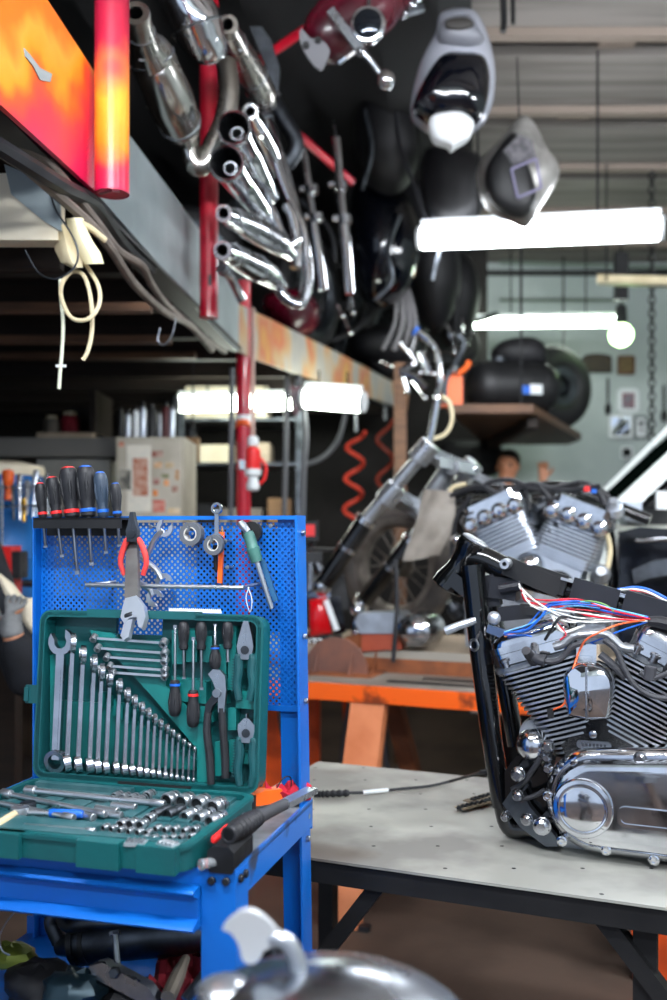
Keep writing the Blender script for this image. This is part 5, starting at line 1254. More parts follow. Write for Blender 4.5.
muffler('slim silver muffler at the top with a narrow tip, right of the red post', [(229, 27), (238, 46), (248, 66), (262, 92), (268, 102)], [9.5, 11, 14, 14, 9], 3.05, 3.6, brush_m, (.2, .6), strap=(240, 50))
q = [(250, 30), (262, 30), (272, 44), (280, 70), (278, 92), (268, 104), (262, 96), (268, 72)]
o = sp(262, 60, 3.7); m = MB(); m.prism([((sp(a, b, 3.7)-o).x, (sp(a, b, 3.7)-o).z) for a, b in q], .05, bev=.012, seg=2); solo('heat_shield', m, steel_dark, 'dark curved heat shield hanging behind the slim silver muffler', 'heat shield', o)
muffler('chrome megaphone muffler with a wide open mouth, upper of the pair on the red post', [(235, 130), (246, 150), (260, 178), (271, 196)], [17, 15, 12, 8], 3.08, 3.6, chrome, (), bore=.9, strap=(240, 140))
muffler('chrome megaphone muffler with a wide open mouth, lower of the pair on the red post', [(228, 165), (240, 182), (256, 204), (268, 222)], [17.5, 15, 12, 8], 3.02, 3.5, chrome, (), bore=.9, strap=(235, 175))
muffler('small-mouthed chrome muffler partly hidden behind the megaphone pair', [(251, 113), (258, 126), (268, 146), (278, 172)], [8, 10, 10, 7], 3.3, 3.8, chrome, (.3,), strap=(255, 115), pipes=[([(272, 150), (282, 180), (292, 205), (303, 232), (306, 262), (304, 290), (296, 304), (284, 298)], 5, 3.7, 3.7)])
muffler('banded chrome muffler below the megaphone pair', [(225, 214), (236, 220), (252, 228), (276, 242), (290, 254)], [8.5, 11, 13.5, 12, 7], 3.0, 3.6, chrome_worn, (.2, .45, .8), strap=(240, 222))
muffler('lowest chrome muffler, its pipe bending up at right, by the foot of the red post', [(224, 251), (236, 257), (256, 268), (270, 276), (282, 286)], [9.5, 12, 13, 11, 6], 2.95, 3.55, chrome_worn, (.15, .5), strap=(235, 258), pipes=[([(276, 280), (282, 294), (296, 304), (304, 300), (308, 280), (307, 258)], 5.5, 3.55, 3.6)])
def pipe_thing(label, pts, r, Y0, Y1, mt):
    k = len(pts); P_ = [sp(a, b, Y0+(Y1-Y0)*i/(k-1)) for i, (a, b) in enumerate(pts)]; o = P_[0]; t = thing('exhaust_pipe', label, 'exhaust', o, 'exhausts hanging on the platform posts')
    m = MB(); m.tube(spl([p-o for p in P_], 7), r*Y0/972, 14); m.build('pipe', mt, t)
    m = MB(); d = (P_[1]-P_[0]).normalized(); m.lathe([(r*Y0/972*1.25, -.004), (r*Y0/972*1.25, .02)], (0, 0, 0), d, 14); m.build('flange', steel, t)
    return t
pipe_thing('long chrome header pipe running down behind the megaphone pair', [(265, 116), (272, 138), (282, 168), (291, 200), (298, 232), (296, 268)], 7, 3.75, 3.7, chrome)
pipe_thing('chrome header pipe with a bend at right of the lower mufflers', [(262, 195), (272, 212), (280, 232), (290, 246), (296, 240), (292, 216), (286, 205)], 5.5, 3.6, 3.6, chrome)
pipe_thing('dark steel pipe bent behind the top mufflers', [(270, 96), (284, 120), (296, 142), (290, 160), (276, 170)], 8, 3.9, 3.9, steel_dark)
pipe_thing('short chrome stub pipe lying over the platform edge under the lowest muffler', [(222, 268), (232, 280), (242, 300)], 5, 3.5, 3.6, chrome)
# chrome fork tubes hanging from the red brace
for (a, b, c_, lab) in (((303, 150), (323, 290), [(312, 190), (317, 218)], 'chrome fork tube hanging from the red brace, left of the pair'), ((336, 138), (350, 294), [(341, 186), (345, 220)], 'chrome fork tube hanging from the red brace, right of the pair')):
    A, Bq = sp(*a, 4.25), sp(*b, 4.25); t = thing('fork_tube', lab, 'fork tube', A, 'chrome fork tubes hanging from the brace'); d = Bq-A
    m = MB(); m.tube([V((0, 0, 0)), d*.55], .019, 14); m.build('upper_tube', chrome, t)
    m = MB(); m.tube([d*.55, d], .0225, 14); m.build('lower_tube', chrome, t)
    for cx in c_:
        p = sp(*cx, 4.25)-A; m = MB(); m.lathe([(.022, -.02), (.03, -.018), (.03, .018), (.022, .02)], p, d, 14); m.box(p+V((-.035, 0, .006)), (.04, .02, .02), .004); m.build('clamp', chrome_worn, t)
    m = MB(); m.tube([V((0, 0, -.01)), V((-.01, .06, .1))], .005, 6); m.build('hanger', steel, t)

# ================================================================ added shade sheet and dark motorcycle parts on the platform
m = MB(); rows_ = []  # black sheet added to darken the ceiling above the platform
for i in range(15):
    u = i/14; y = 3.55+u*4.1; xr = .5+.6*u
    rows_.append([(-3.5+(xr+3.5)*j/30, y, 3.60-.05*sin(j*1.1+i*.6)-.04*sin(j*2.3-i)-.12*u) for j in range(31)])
m.sheet(rows_, .004); solo('tarpaulin', m, mat('black_shade_sheet', '#060608', .85, 0, '#0c0c0f', 3, .6), 'black sheeting stretched under the ceiling above the storage platform', 'tarpaulin')
def hub_wheel(name, label, c, r, tw, yaw, tm, rimm, spokes=True, group=None, tilt=0):
    M = Mx.Translation(V(c)) @ Mx.Rotation(R(yaw), 4, 'Z') @ Mx.Rotation(R(tilt), 4, 'X')
    t = thing(name, label, 'wheel', M, group)
    m = MB(); pr = []
    for k in range(14): a = 2*pi*k/14; pr.append((r-tw*.55+tw*.55*cos(a), tw*.5*sin(a)))
    m.lathe_closed(pr, (0, 0, 0), (0, 1, 0), 36); m.build('tyre', tm, t)
    m = MB(); m.lathe_closed([(r-tw*1.15, -tw*.38), (r-tw*.85, -tw*.42), (r-tw*.95, 0), (r-tw*.85, tw*.42), (r-tw*1.15, tw*.38), (r-tw*1.3, 0)], (0, 0, 0), (0, 1, 0), 36); m.build('rim', rimm, t)
    m = MB(); m.lathe([(.02, -.06), (.05, -.055), (.05, -.035), (.025, -.03), (.025, .03), (.05, .035), (.05, .055), (.02, .06)], ax=(0, 1, 0), n=18); m.build('hub', rimm, t)
    if spokes:
        for k in range(20):
            a = 2*pi*k/20; b = a+(.35 if k % 2 else -.35); s = .045 if k % 4 < 2 else -.045
            m = MB(); m.tube([V((.045*cos(a), s, .045*sin(a))), V(((r-tw*1.2)*cos(b), s*.1, (r-tw*1.2)*sin(b)))], .003, 5); m.build('spoke', rimm, t)
    return t
DZ = 2.36
hub_wheel('spoked_wheel', 'dark spoked motorcycle wheel standing behind the painted platform edge', (-.14, 5.62, DZ+.36), .34, .09, 62, tyre_black, steel_dark)
hub_wheel('spoked_wheel', 'dark wheel leaning further along the platform beneath the pale hoses', (.42, 6.7, DZ+.33), .31, .1, 40, tyre_black, steel_dark)
hub_wheel('spoked_wheel', 'dark wheel standing behind the chrome exhausts on the platform', (-.75, 5.0, DZ+.33), .32, .1, 15, tyre_black, steel_dark)
def pillow(m, pts, Y, depth, back=.02, o=None, steps=4, power=.5, c=None):   # rounded shell: outline in pixels at depth Y, bulging towards -y
    P_ = [sp(a, b, Y)-o for a, b in pts]; c = c or V((sum(p.x for p in P_)/len(P_), 0, sum(p.z for p in P_)/len(P_)))
    rings_ = [[V((p.x, p.y+back, p.z)) for p in P_]]
    for k in range(steps+1):
        s = k/steps; sc = cos(s*pi/2*.93)
        rings_.append([V((c.x+(p.x-c.x)*sc, p.y-depth*sin(s*pi/2), c.z+(p.z-c.z)*sc)) for p in P_])
    n = len(P_); vs = [v for r_ in rings_ for v in r_]
    m.add(vs, [(i*n+k, i*n+(k+1) % n, (i+1)*n+(k+1) % n, (i+1)*n+k) for i in range(len(rings_)-1) for k in range(n)]+[tuple(range(n)), tuple((len(rings_)-1)*n+k for k in range(n))])
    return m
def smooth_px(pts, n=4):
    q = [V((a, b, 0)) for a, b in pts]; q = [q[-1]]+q+q[:2]; out = []
    for i in range(1, len(q)-2):
        a, b, c, d = q[i-1], q[i], q[i+1], q[i+2]
        for k in range(n):
            t = k/n; v = .5*((2*b)+(c-a)*t+(2*a-5*b+4*c-d)*t*t+(3*b-a-3*c+d)*t**3); out.append((v.x, v.y))
    return out
# dark bulky shapes: saddles, fairings, covers
def blob(name, label, cat, pts, Y, depth, mt, group=None):
    pts = smooth_px(pts); a = sum(p[0] for p in pts)/len(pts); o = sp(a, max(p[1] for p in pts), Y); m = MB()
    pillow(m, pts, Y, depth, depth*.8, o); return solo(name, m, mt, label, cat, o, group, ang=50)
blob('fuel_tank', 'navy black fuel tank stacked on the platform behind the right chrome fork tube', 'fuel tank', [(352, 190), (380, 180), (410, 200), (420, 250), (405, 290), (372, 300), (352, 260)], 5.6, .22, navy)
blob('fairing', 'black fairing standing behind the stack of pale hoses on the platform', 'fairing', [(395, 180), (430, 190), (455, 230), (460, 290), (440, 330), (415, 300), (405, 240)], 6.3, .2, darkstuff)
blob('saddle', 'black saddle lying on the far end of the platform edge', 'saddle', [(350, 335), (380, 325), (410, 335), (412, 362), (385, 366), (355, 356)], 6.6, .18, darkstuff)
blob('fairing', 'dark fairing hanging under the ceiling left of the white tail cowl', 'fairing', [(355, 95), (385, 85), (410, 110), (418, 160), (395, 185), (362, 165)], 5.2, .2, darkstuff)
blob('seat_cover', 'dark bag hanging below the white-tipped tail cowl', 'bag', [(425, 150), (470, 152), (490, 175), (480, 215), (450, 232), (428, 205)], 5.0, .15, darkstuff)
blob('fairing', 'dark shell on the platform above the black gas tank shelf', 'fairing', [(440, 250), (470, 260), (480, 300), (465, 340), (440, 330)], 6.6, .2, darkstuff)
blob('fuel_tank', 'dark red fuel tank lying on the platform just behind the far painted edge', 'fuel tank', [(262, 300), (285, 290), (312, 296), (318, 318), (296, 335), (268, 318)], 5.2, .16, red_dark)
for i, (dx, w_) in enumerate(((0, 6), (7, 5), (13, 6), (-8, 4))):
    hang('hose', ['pale grey hose hanging down in the middle of the platform, second from the left', 'pale grey hose hanging in the middle of the platform, third from the left', 'pale grey hose hanging in the middle of the platform, rightmost of the bundle', 'pale grey hose hanging in the middle of the platform, leftmost of the bundle'][i], 'hose', [sp(398+dx*.4, 280, 5.8), sp(402+dx*.7, 300, 5.8), sp(402+dx, 325, 5.8), sp(394+dx*1.4, 350, 5.8)], w_*.0028, mat('pale_hose', '#6a686a', .4), group='hoses hanging on the platform')
hang('cable', 'copper coloured bent tube above the pale hoses on the platform', 'pipe', [sp(402, 290, 5.7), sp(412, 272, 5.7), sp(414, 255, 5.7), sp(408, 242, 5.7)], .022, mat('copper_tube', '#b47a5e', .25, 1))
def scrap(label, px, py, Y, sc, flip, mt):
    o = V((sp(px, py, Y).x, Y, DZ)); t = thing('motorcycle_frame', label, 'motorcycle frame', Mx.Translation(o) @ Mx.Rotation(R(20*flip), 4, 'Z'))
    S_ = lambda *q: [V((x*flip*sc, y*sc, z*sc)) for x, y, z in q]
    for nm, pts, r, mm in (('top_tube', ((-.5, 0, .75), (-.1, 0, .72), (.35, 0, .55), (.6, 0, .6)), .02, mt), ('down_tube', ((-.48, 0, .72), (-.3, .06, .2), (.1, .06, .12), (.4, .05, .3), (.35, 0, .55)), .017, mt), ('down_tube', ((-.48, 0, .72), (-.3, -.06, .2), (.1, -.06, .12), (.4, -.05, .3), (.35, 0, .55)), .017, mt),
        ('fork_leg', ((-.42, .08, .95), (-.72, .08, .12)), .022, steel_dark), ('fork_leg', ((-.42, -.08, .95), (-.72, -.08, .12)), .022, steel_dark), ('handlebar', ((-.2, .36, 1.0), (-.38, .12, .98), (-.38, -.12, .98), (-.2, -.36, 1.0)), .013, chrome_worn), ('cable', ((-.4, .05, .95), (-.6, .1, .8), (-.4, .05, .5), (0, 0, .4), (.3, 0, .5)), .008, blackrub), ('cable', ((-.3, -.2, 1.0), (-.5, -.1, .7), (-.2, -.05, .6), (.2, 0, .7)), .008, blackrub)):
        MB().tube(spl(S_(*pts), 6), r*sc, 8).build(nm, mm, t)
    m = MB(); m.box(S_((0, 0, .32))[0], (.34*sc, .2*sc, .26*sc), .03); 
    for k in range(6): m.box(S_((0, 0, .46+.025*k))[0], (.2*sc, .22*sc, .01*sc))
    m.build('engine_block', darkstuff, t)
    m = MB(); m.lathe_closed([(.26*sc+.05*sc*cos(2*pi*k/10), .05*sc*sin(2*pi*k/10)) for k in range(10)], S_((-.72, 0, .31))[0], Y_, 28); m.build('tyre', tyre_black, t)
scrap('dark motorcycle frame with raised handlebar standing behind the chrome fork tubes', 305, 330, 5.9, 1.0, 1, blackmat)
scrap('dark motorcycle frame standing at the far end of the platform behind the pale hoses', 425, 330, 7.1, 1.0, 1, blackmat)
for k, pts in enumerate([[(365, 110), (372, 150), (362, 190)], [(395, 100), (402, 150), (420, 200), (432, 250)], [(440, 160), (430, 200), (440, 240), (432, 280)], [(340, 240), (352, 270), (348, 310)], [(375, 300), (392, 280), (388, 250), (400, 215)], [(300, 200), (330, 230), (335, 262)]]):
    hang('cable', 'dark cable trailing among the black motorcycle parts on the platform', 'cable', [sp(a, b, 5.0) for a, b in pts], .012, blackrub if k % 2 else steel_dark, group='dark cables among the parts on the platform')
# glints: small chrome pieces added to sparkle among the dark parts
rnd = random.Random(3)
spots = [(382, 245, 5.6), (390, 232, 5.6), (400, 240, 5.6), (386, 258, 5.6), (428, 236, 6), (455, 292, 6.5), (466, 300, 6.6), (340, 310, 5.3), (346, 322, 5.3), (352, 302, 5.3), (470, 328, 6.7), (457, 318, 6.6), (447, 276, 6.4), (444, 264, 6.4), (370, 228, 5.5), (408, 352, 5.6), (414, 342, 5.7), (422, 362, 5.6), (428, 372, 5.5), (410, 366, 5.4), (446, 352, 5.8), (452, 340, 6.2), (462, 326, 6.4), (470, 338, 6.6), (404, 380, 5.2), (418, 388, 5.3), (392, 366, 5.6), (449, 330, 6.3), (476, 322, 6.8)]
for i, (px, py, Y) in enumerate(spots):
    o = sp(px, py, Y); t = thing('glint_piece', '', 'lever', o, 'small chrome levers among the dark parts on the platform')
    a = rnd.uniform(0, pi); l = rnd.uniform(.03, .07); u = V((cos(a), .2, sin(a)))
    MB().tube([-u*l, u*l*.3, u*l], [.006, .008, .012], 8).build('arm', chrome, t); MB().ball(-u*l, .016, 10, 7).build('knob', chrome, t)
    t['label'] = 'small chrome piece added as a glint among the dark motorcycle parts on the platform'
# handlebars seen against the far end of the platform
def bars(label, pts, Y, r, mt, ends=None):
    o = sp(*pts[0], Y); t = thing('handlebar', label, 'handlebar', o); m = MB(); m.tube(spl([sp(a, b, Y)-o for a, b in pts], 6), r, 10); m.build('bar', mt, t)
    if ends:
        for (a, b, c, d, rr, em) in ends: MB().tube([sp(a, b, Y)-o, sp(c, d, Y)-o], rr, 10).build('grip', em, t)
bars('chrome handlebar with a blue-tipped lever at the far end of the platform', [(436, 400), (440, 380), (437, 352), (428, 340)], 5.0, .016, chrome, [(428, 340, 417, 332, .02, chrome), (417, 332, 414, 330, .024, bluepl)])
bars('chrome lever bracket left of the blue-tipped handlebar', [(400, 372), (414, 378), (426, 388)], 5.0, .02, chrome, [(400, 372, 412, 364, .02, chrome_worn)])
bars('second chrome lever standing beside the blue-tipped handlebar', [(420, 352), (426, 364), (430, 374)], 5.05, .018, chrome)
bars('dark handlebar with a chrome end right of the orange canister', [(444, 404), (446, 380), (456, 362), (464, 345), (458, 335)], 5.4, .016, steel_dark, [(455, 366, 452, 372, .024, chrome)])

# ================================================================ parts hanging below the ceiling
Y = 3.5
o = sp(340, 30, Y); t = thing('fuel_tank', 'dark red fuel tank hanging under the ceiling with a grey end plate', 'fuel tank', o)
m = MB(); A, Bq = sp(392, -16, Y+.1)-o, sp(318, 44, Y)-o
m.tube(spl([A, A.lerp(Bq, .4), A.lerp(Bq, .8), Bq, Bq+(Bq-A)*.06], 4), [.10, .125, .115, .10, .07, .05], 22); m.build('tank', red_dark, t)
q = smooth_px([(301, 28), (310, 38), (322, 40), (330, 50), (326, 62), (320, 70), (308, 58), (300, 42)], 2); m = MB(); m.prism([((sp(a, b, Y-.12)-o).x, (sp(a, b, Y-.12)-o).z) for a, b in q], .012, (0, -.115, 0), bev=.002)
m.build('end_plate', mat('grey_primer', '#6a6a6e', .5), t)
for a, b in ((306, 45), (318, 40)): MB().lathe([(.0, -.004), (.012, -.004), (.012, .004), (0, .004)], sp(a, b, Y-.13)-o+V((0, .0, 0)), Y_, 12).build('plate_hole', blackmat, t)
MB().tube([V((.1, 0, .1)), V((.1, 0, 3.44-o.z))], .006, 6).build('hanger', steel, t)
o = sp(368, 26, Y-.15); t = thing('headlight', 'round chrome headlight with a turn signal hanging beside the dark red tank', 'headlight', o)
YY = Y-.15
m = MB(); m.lathe([(0, .075), (.03, .07), (.052, .045), (.062, .01), (.064, -.01), (.058, -.022), (.05, -.024)], (0, 0, 0), V((.1, 1, .1)), 24); m.build('shell', chrome, t)
m = MB(); m.lathe([(.055, -.016), (.045, -.03), (.02, -.037), (0, -.038)], (0, 0, 0), V((.1, 1, .1)), 24); m.build('lens', mat('lens_glass', '#20242a', .03, .6), t)
m = MB(); m.bar(sp(330, 10, YY)-o, sp(362, 52, YY)-o, .03, .012, (0, 1, 0), .003); m.build('bracket', steel, t)
m = MB(); m.tube([sp(363, 52, YY)-o, sp(372, 62, YY)-o, sp(384, 78, YY)-o], [.014, .012, .012], 10); m.ball(sp(361, 52, YY)-o, .018); m.build('signal_stalk', chrome_worn, t)
m = MB(); m.ball(sp(386, 80, YY)-o, (.032, .032, .036)); m.build('turn_signal', chrome, t)
m = MB(); m.tube([sp(345, 58, YY)-o, sp(338, 63, YY)-o], .01, 8); m.build('pin', chrome, t)
MB().tube([V((.0, .05, .03)), V((.02, .1, 3.44-o.z))], .006, 6).build('hanger', steel, t)
o = sp(400, 12, 3.8); t = thing('carburettor', 'cluster of chrome fittings at the top beside the hanging headlight', 'carburettor', o)
for k, (a, b, r) in enumerate(((392, 8, .03), (402, 14, .028), (411, 6, .03), (398, 0, .03), (416, -4, .035))):
    MB().ball(sp(a, b, 3.8+.02*k)-o, (r, r*.8, r*.7), 12, 8).build('bowl', chrome_worn, t)
MB().bar(sp(388, 18, 3.85)-o, sp(424, 8, 3.85)-o, .02, .03, (0, 1, 0), .004).build('plate', steel_dark, t)
MB().tube([V((0, 0, 0)), V((0, 0, 3.44-o.z))], .006, 6).build('hanger', steel, t)
# tail cowl: silver shell, black glossy middle, white tip
Y = 3.9; o = sp(454, 145, Y); t = thing('tail_cowl', 'silver and black motorcycle tail cowl with a white tip hanging under the ceiling', 'cowl', o)
m = MB(); pillow(m, smooth_px([(440, 14), (468, 10), (482, 22), (492, 50), (496, 80), (490, 112), (470, 130), (440, 132), (416, 118), (411, 98), (420, 62), (434, 34)]), Y, .11, .06, o); m.build('shell', mat('silver_paint', '#a9acb6', .25, .3, coat=.5), t, ang=50)
m = MB(); pillow(m, smooth_px([(442, 56), (462, 54), (484, 58), (490, 80), (484, 112), (470, 122), (440, 124), (418, 112), (414, 102), (426, 76)]), Y-.125, .09, .05, o); m.build('black_cover', navy, t, ang=50)
m = MB(); pillow(m, smooth_px([(430, 118), (446, 112), (462, 112), (474, 122), (470, 136), (458, 144), (452, 148), (448, 144), (434, 138)]), Y-.19, .025, .05, o); m.build('white_tip', white, t, ang=50)
m = MB(); pillow(m, smooth_px([(441, 20), (468, 16), (478, 28), (484, 40), (470, 48), (450, 46), (438, 38)]), Y-.10, .05, .02, o); m.build('seat_scoop', mat('grey_scoop', '#6d6f76', .35), t, ang=50)
m = MB(); pillow(m, smooth_px([(446, 20), (466, 17), (474, 25), (462, 30), (448, 28)]), Y-.15, .01, .02, o); m.build('scoop_opening', mat('dark_scoop', '#2c2926', .6), t, ang=50)
m = MB(); m.bar(sp(482, 86, Y-.12)-o, sp(480, 112, Y-.11)-o, .012, .006, (0, 1, 0), .002); m.build('side_flash', white, t)
MB().tube([sp(455, 14, Y)-o, V((0, .02, 3.44-o.z))], .006, 6).build('hanger', steel, t)
Y = 4.3; o = sp(518, 222, Y); t = thing('nose_fairing', 'clear and black nose fairing shell hanging by a wire just left above the large lamp', 'fairing', o)
m = MB(); pillow(m, smooth_px([(498, 142), (520, 116), (534, 124), (546, 148), (559, 166), (556, 184), (540, 208), (530, 222), (512, 216), (492, 206), (481, 186), (480, 160)]), Y, .10, .08, o); m.build('shell', mat('dusty_silver_shell', '#8e8c88', .3, .2, '#5c5a57', 10, .7), t, ang=50)
m = MB(); pillow(m, smooth_px([(500, 146), (514, 132), (524, 150), (533, 176), (536, 200), (526, 214), (506, 212), (490, 196), (486, 170)]), Y-.075, .045, .04, o); m.build('black_inner', blackmat, t, ang=50)
m = MB(); m.prism([((sp(a, b, Y)-o).x, (sp(a, b, Y)-o).z) for a, b in ((498, 162), (514, 146), (526, 152), (530, 168), (508, 176))], .006, (0, -.125, 0)); m.build('dusty_patch', mat('grey_dusty_patch', '#5e5c60', .7, 0, '#37363a', 30, .8), t)
m = MB(); qq = [sp(a, b, Y)-o for a, b in ((506, 180), (530, 170), (535, 198), (512, 208), (506, 180))]
for a, b in zip(qq, qq[1:]): m.tube([a+V((0, -.13, 0)), b+V((0, -.13, 0))], .006, 6)
m.build('square_trim', mat('mauve_trim', '#7a7690', .5), t)
MB().tube([sp(519, 118, Y)-o, V((.0, .02, 3.44-o.z))], .004, 6).build('hanger', blackmat, t)
hang('bracket_hook', 'short dark iron hook hanging from the ceiling boards at upper right of the tail cowl', 'hook', [sp(503, -5, 4.1), sp(504, 20, 4.1), sp(503, 32, 4.1)], .014, blackmat)
hang('bracket_hook', 'second short dark iron rod hanging beside the hook at the ceiling', 'hook', [sp(513, -5, 4.15), sp(513, 24, 4.15)], .010, blackmat)
# ================================================================ shelf with the black gas tank
SZ = 2.04
shp = [(.66, 5.6), (1.15, 5.6), (1.86, 7.3), (1.86, 7.69), (1.2, 7.69)]
t = thing('hanging_shelf', 'thick brown wooden shelf holding the black gas tank, hung from the ceiling', 'shelf', (1.1, 6.5, SZ))
m = MB(); m.prism([(x-1.1, y-6.5) for x, y in shp], .05, (0, 0, 0), (1, 0, 0), (0, 1, 0), bev=.004); m.build('board', wood, t)
for x, y in ((.72, 5.7), (1.1, 5.7), (1.75, 7.4)): MB().tube([(x-1.1, y-6.5, 0), (x-1.1, y-6.5, 3.42-SZ)], .008, 6).build('hanging_rod', blackmat, t)
m = MB(); m.bb((.06, -.7, -.09), (.12, 1.15, -.026)); m.build('bearer', wood_dark, t)
o = V((1.12, 6.1, SZ+.032)); t = thing('gas_tank', 'large black horizontal gas tank with a blue and white label lying on the shelf', 'tank', Mx.Translation(o) @ Mx.Rotation(R(12), 4, 'Z'))
m = MB(); m.lathe([(0, -.30), (.06, -.295), (.12, -.27), (.155, -.22), (.162, -.17), (.162, .17), (.155, .22), (.12, .27), (.06, .295), (0, .30)], (0, 0, .162), (1, 0, 0), 32); m.build('shell', blackmat, t)
for s in (-1, 1): MB().ring((s*.17, 0, .162), (1, 0, 0), .162, .004, 32, 6).build('weld_bead', blackmat, t)
m = MB(); m.bb((-.0, -.168, .10), (.05, -.155, .15)); m.build('blue_label', bluepl, t)
m = MB(); m.bb((.05, -.168, .10), (.13, -.152, .16)); m.build('white_label', white, t)
m = MB(); m.lathe([(.05, .0), (.05, .02), (.03, .03), (0, .03)], (-.1, -.03, .315), Z_, 14); m.build('valve', steel_dark, t)
hub_wheel('spare_wheel', 'black wheel standing behind the gas tank at the end of the shelf', (1.62, 7.1, SZ+.34), .31, .2, 25, tyre_black, steel_dark, spokes=False)
blob('saddle', 'black saddle lying on top of the gas tank', 'saddle', [(492, 352), (505, 340), (535, 338), (548, 352), (540, 366), (505, 366)], 6.15, .1, darkstuff)
m = MB(); ln = spl([sp(a, b, 6.6) for a, b in ((520, 340), (532, 352), (545, 370), (553, 385), (556, 400))], 3); o = ln[0]
for p in ln: m.ball(p-o, .014, 8, 6)
m.tube([p-o for p in ln], .004, 5); solo('beaded_chain', m, chrome, 'string of shiny chrome beads draped behind the gas tank', 'chain', o)
o = sp(453, 409, 5.72); o.z = SZ+.025; t = thing('canister', 'small orange canister with a handle on the left end of the shelf', 'canister', o)
m = MB(); m.bb((-.07, -.05, 0), (.05, .05, .17), .015, 2); m.build('body', orangepl, t)
m = MB(); m.tube(spl([(-.0, 0, .17), (.04, 0, .2), (.085, 0, .24), (.09, 0, .27)], 5), .015, 10); m.build('spout', orangepl, t)
MB().lathe([(.02, 0), (.02, .02), (0, .022)], (-.04, 0, .168), Z_, 12).build('cap', blackmat, t)
blob('cloth_bundle', 'dark bundle below the shelf in front of the sooty partition wall', 'bundle', [(440, 443), (470, 440), (500, 446), (505, 468), (470, 482), (442, 475)], 7.4, .12, darkstuff)

# ================================================================ people
def skin_mesh(name, m_, verts, edges, parent, lvl=2, M=None):
    me = bpy.data.meshes.new(name); me.from_pydata([v[0] for v in verts], edges, []); me.materials.append(m_)
    o = bpy.data.objects.new(name, me); COL.objects.link(o); 
    if parent: o.parent = parent
    sk = o.modifiers.new('skin', 'SKIN'); sk.use_smooth_shade = True
    for i, v in enumerate(verts):
        d = me.skin_vertices[0].data[i]; r = v[1]; d.radius = (r, r) if not hasattr(r, '__len__') else r; d.use_root = (i == 0)
    ss = o.modifiers.new('sub', 'SUBSURF'); ss.levels = lvl; ss.render_levels = lvl
    return o
class Sk:
    def __init__(s): s.v = []; s.e = []
    def add(s, p, r, par=None):
        s.v.append((V(p), r)); i = len(s.v)-1
        if par is not None: s.e.append((par, i))
        return i
    def chain(s, pts, par):
        for p, r in pts: par = s.add(p, r, par)
        return par
def hand(sk, wrist, fwd, up, par, s=1.0, side=1, curl=.5):
    # palm with four fingers and a thumb; fwd = finger direction, up = back of the hand
    f, u = V(fwd).normalized(), V(up).normalized(); x = f.cross(u).normalized()*side
    palm = sk.add(wrist+f*.045*s, (.038*s, .018*s), par); k = sk.add(wrist+f*.085*s, (.040*s, .016*s), palm)
    for i, (off, l) in enumerate(((-.03, .07), (-.01, .082), (.01, .076), (.03, .06))):
        a = wrist+f*.095*s+x*off*s; b = a+(f*cos(curl*.6)-u*sin(curl*.6))*l*.45*s; c = b+(f*cos(curl*1.6)-u*sin(curl*1.6))*l*.32*s; d = c+(f*cos(curl*2.4)-u*sin(curl*2.4))*l*.26*s
        sk.chain([(a, .0105*s), (b, .0098*s), (c, .0088*s), (d, .0075*s)], k)
    a = wrist+f*.03*s-x*.03*s; sk.chain([(a, .014*s), (a+(f*.6-x*.7-u*.2)*.035*s, .0115*s), (a+(f*.9-x*.75-u*.5)*.06*s, .0095*s)], palm)
def head(sk, neck, c, look, par, s=1.0):
    l = V(look).normalized(); up = V((0, 0, 1)); x = l.cross(up).normalized()
    n = sk.add(neck, .055*s, par); h0 = sk.add(c-up*.055*s+l*.012*s, (.062*s, .068*s), n); h1 = sk.add(c, (.076*s, .088*s), h0); h2 = sk.add(c+up*.06*s-l*.008*s, (.07*s, .08*s), h1); sk.add(c+up*.1*s-l*.01*s, (.04*s, .045*s), h2)
    sk.chain([(c+l*.085*s-up*.005*s, .018*s), (c+l*.108*s-up*.018*s, .013*s)], h1)
    for k in (-1, 1): sk.chain([(c+x*k*.078*s-up*.005*s, .014*s), (c+x*k*.09*s, .012*s)], h1)
def face(t, c, look):
    l = V(look).normalized(); x = l.cross(V((0, 0, 1))).normalized(); u = x.cross(l)
    for k in (-1, 1):
        MB().ball(c+l*.076+x*k*.031+u*.012, (.012, .012, .007), 10, 6).build('eye', blackmat, t)
        MB().tube([c+l*.080+x*k*.016+u*.028, c+l*.072+x*k*.046+u*.029], .004, 6).build('eyebrow', hair, t)
    MB().tube([c+l*.066-x*.022-u*.055, c+l*.076-u*.053, c+l*.066+x*.022-u*.055], [.003, .005, .003], 6).build('mouth', mat('lip', '#9a5448', .5), t)
# man far back, face to the left, one fist raised
o = V((1.25, 7.15, 0)); t = thing('person', 'person in dark clothes far back behind the disassembled motorcycle, one fist raised', 'person', o)
hc_ = sp(508, 467, 7.15)-o
sk = Sk(); pel = sk.add((0, 0, .98), (.12, .09)); ch = sk.chain([((0, 0, 1.15), (.11, .08)), ((0, 0, 1.38), (.11, .08)), ((0, 0, hc_.z-.25), (.07, .055))], pel)
head(sk, V((0, -.01, hc_.z-.14)), hc_, V((-.35, -1, -.1)), ch)
for s in (-1, 1): sk.chain([((s*.09, 0, .9), .09), ((s*.11, -.02, .5), .06), ((s*.11, .02, .1), .045), ((s*.11, -.1, .04), .04)], pel)
sh = hc_.z-.27
w_ = sk.chain([((-.15, 0, sh-.03), .042), ((-.25, -.02, sh-.28), .04), ((-.2, -.18, sh-.48), .032)], ch); hand(sk, V((-.2, -.18, sh-.48)), V((.2, -.6, -.6)), V((-1, 0, 0)), w_)
fp = sp(543, 470, 7.15)-o
w_ = sk.chain([((.15, 0, sh-.03), .042), ((.27, -.05, sh-.2), .04), (fp-V((0, 0, .07)), .03)], ch); hand(sk, fp-V((0, 0, .07)), V((0, -.1, 1)), V((.3, .9, 0)), w_, 1.0, 1, 1.1)
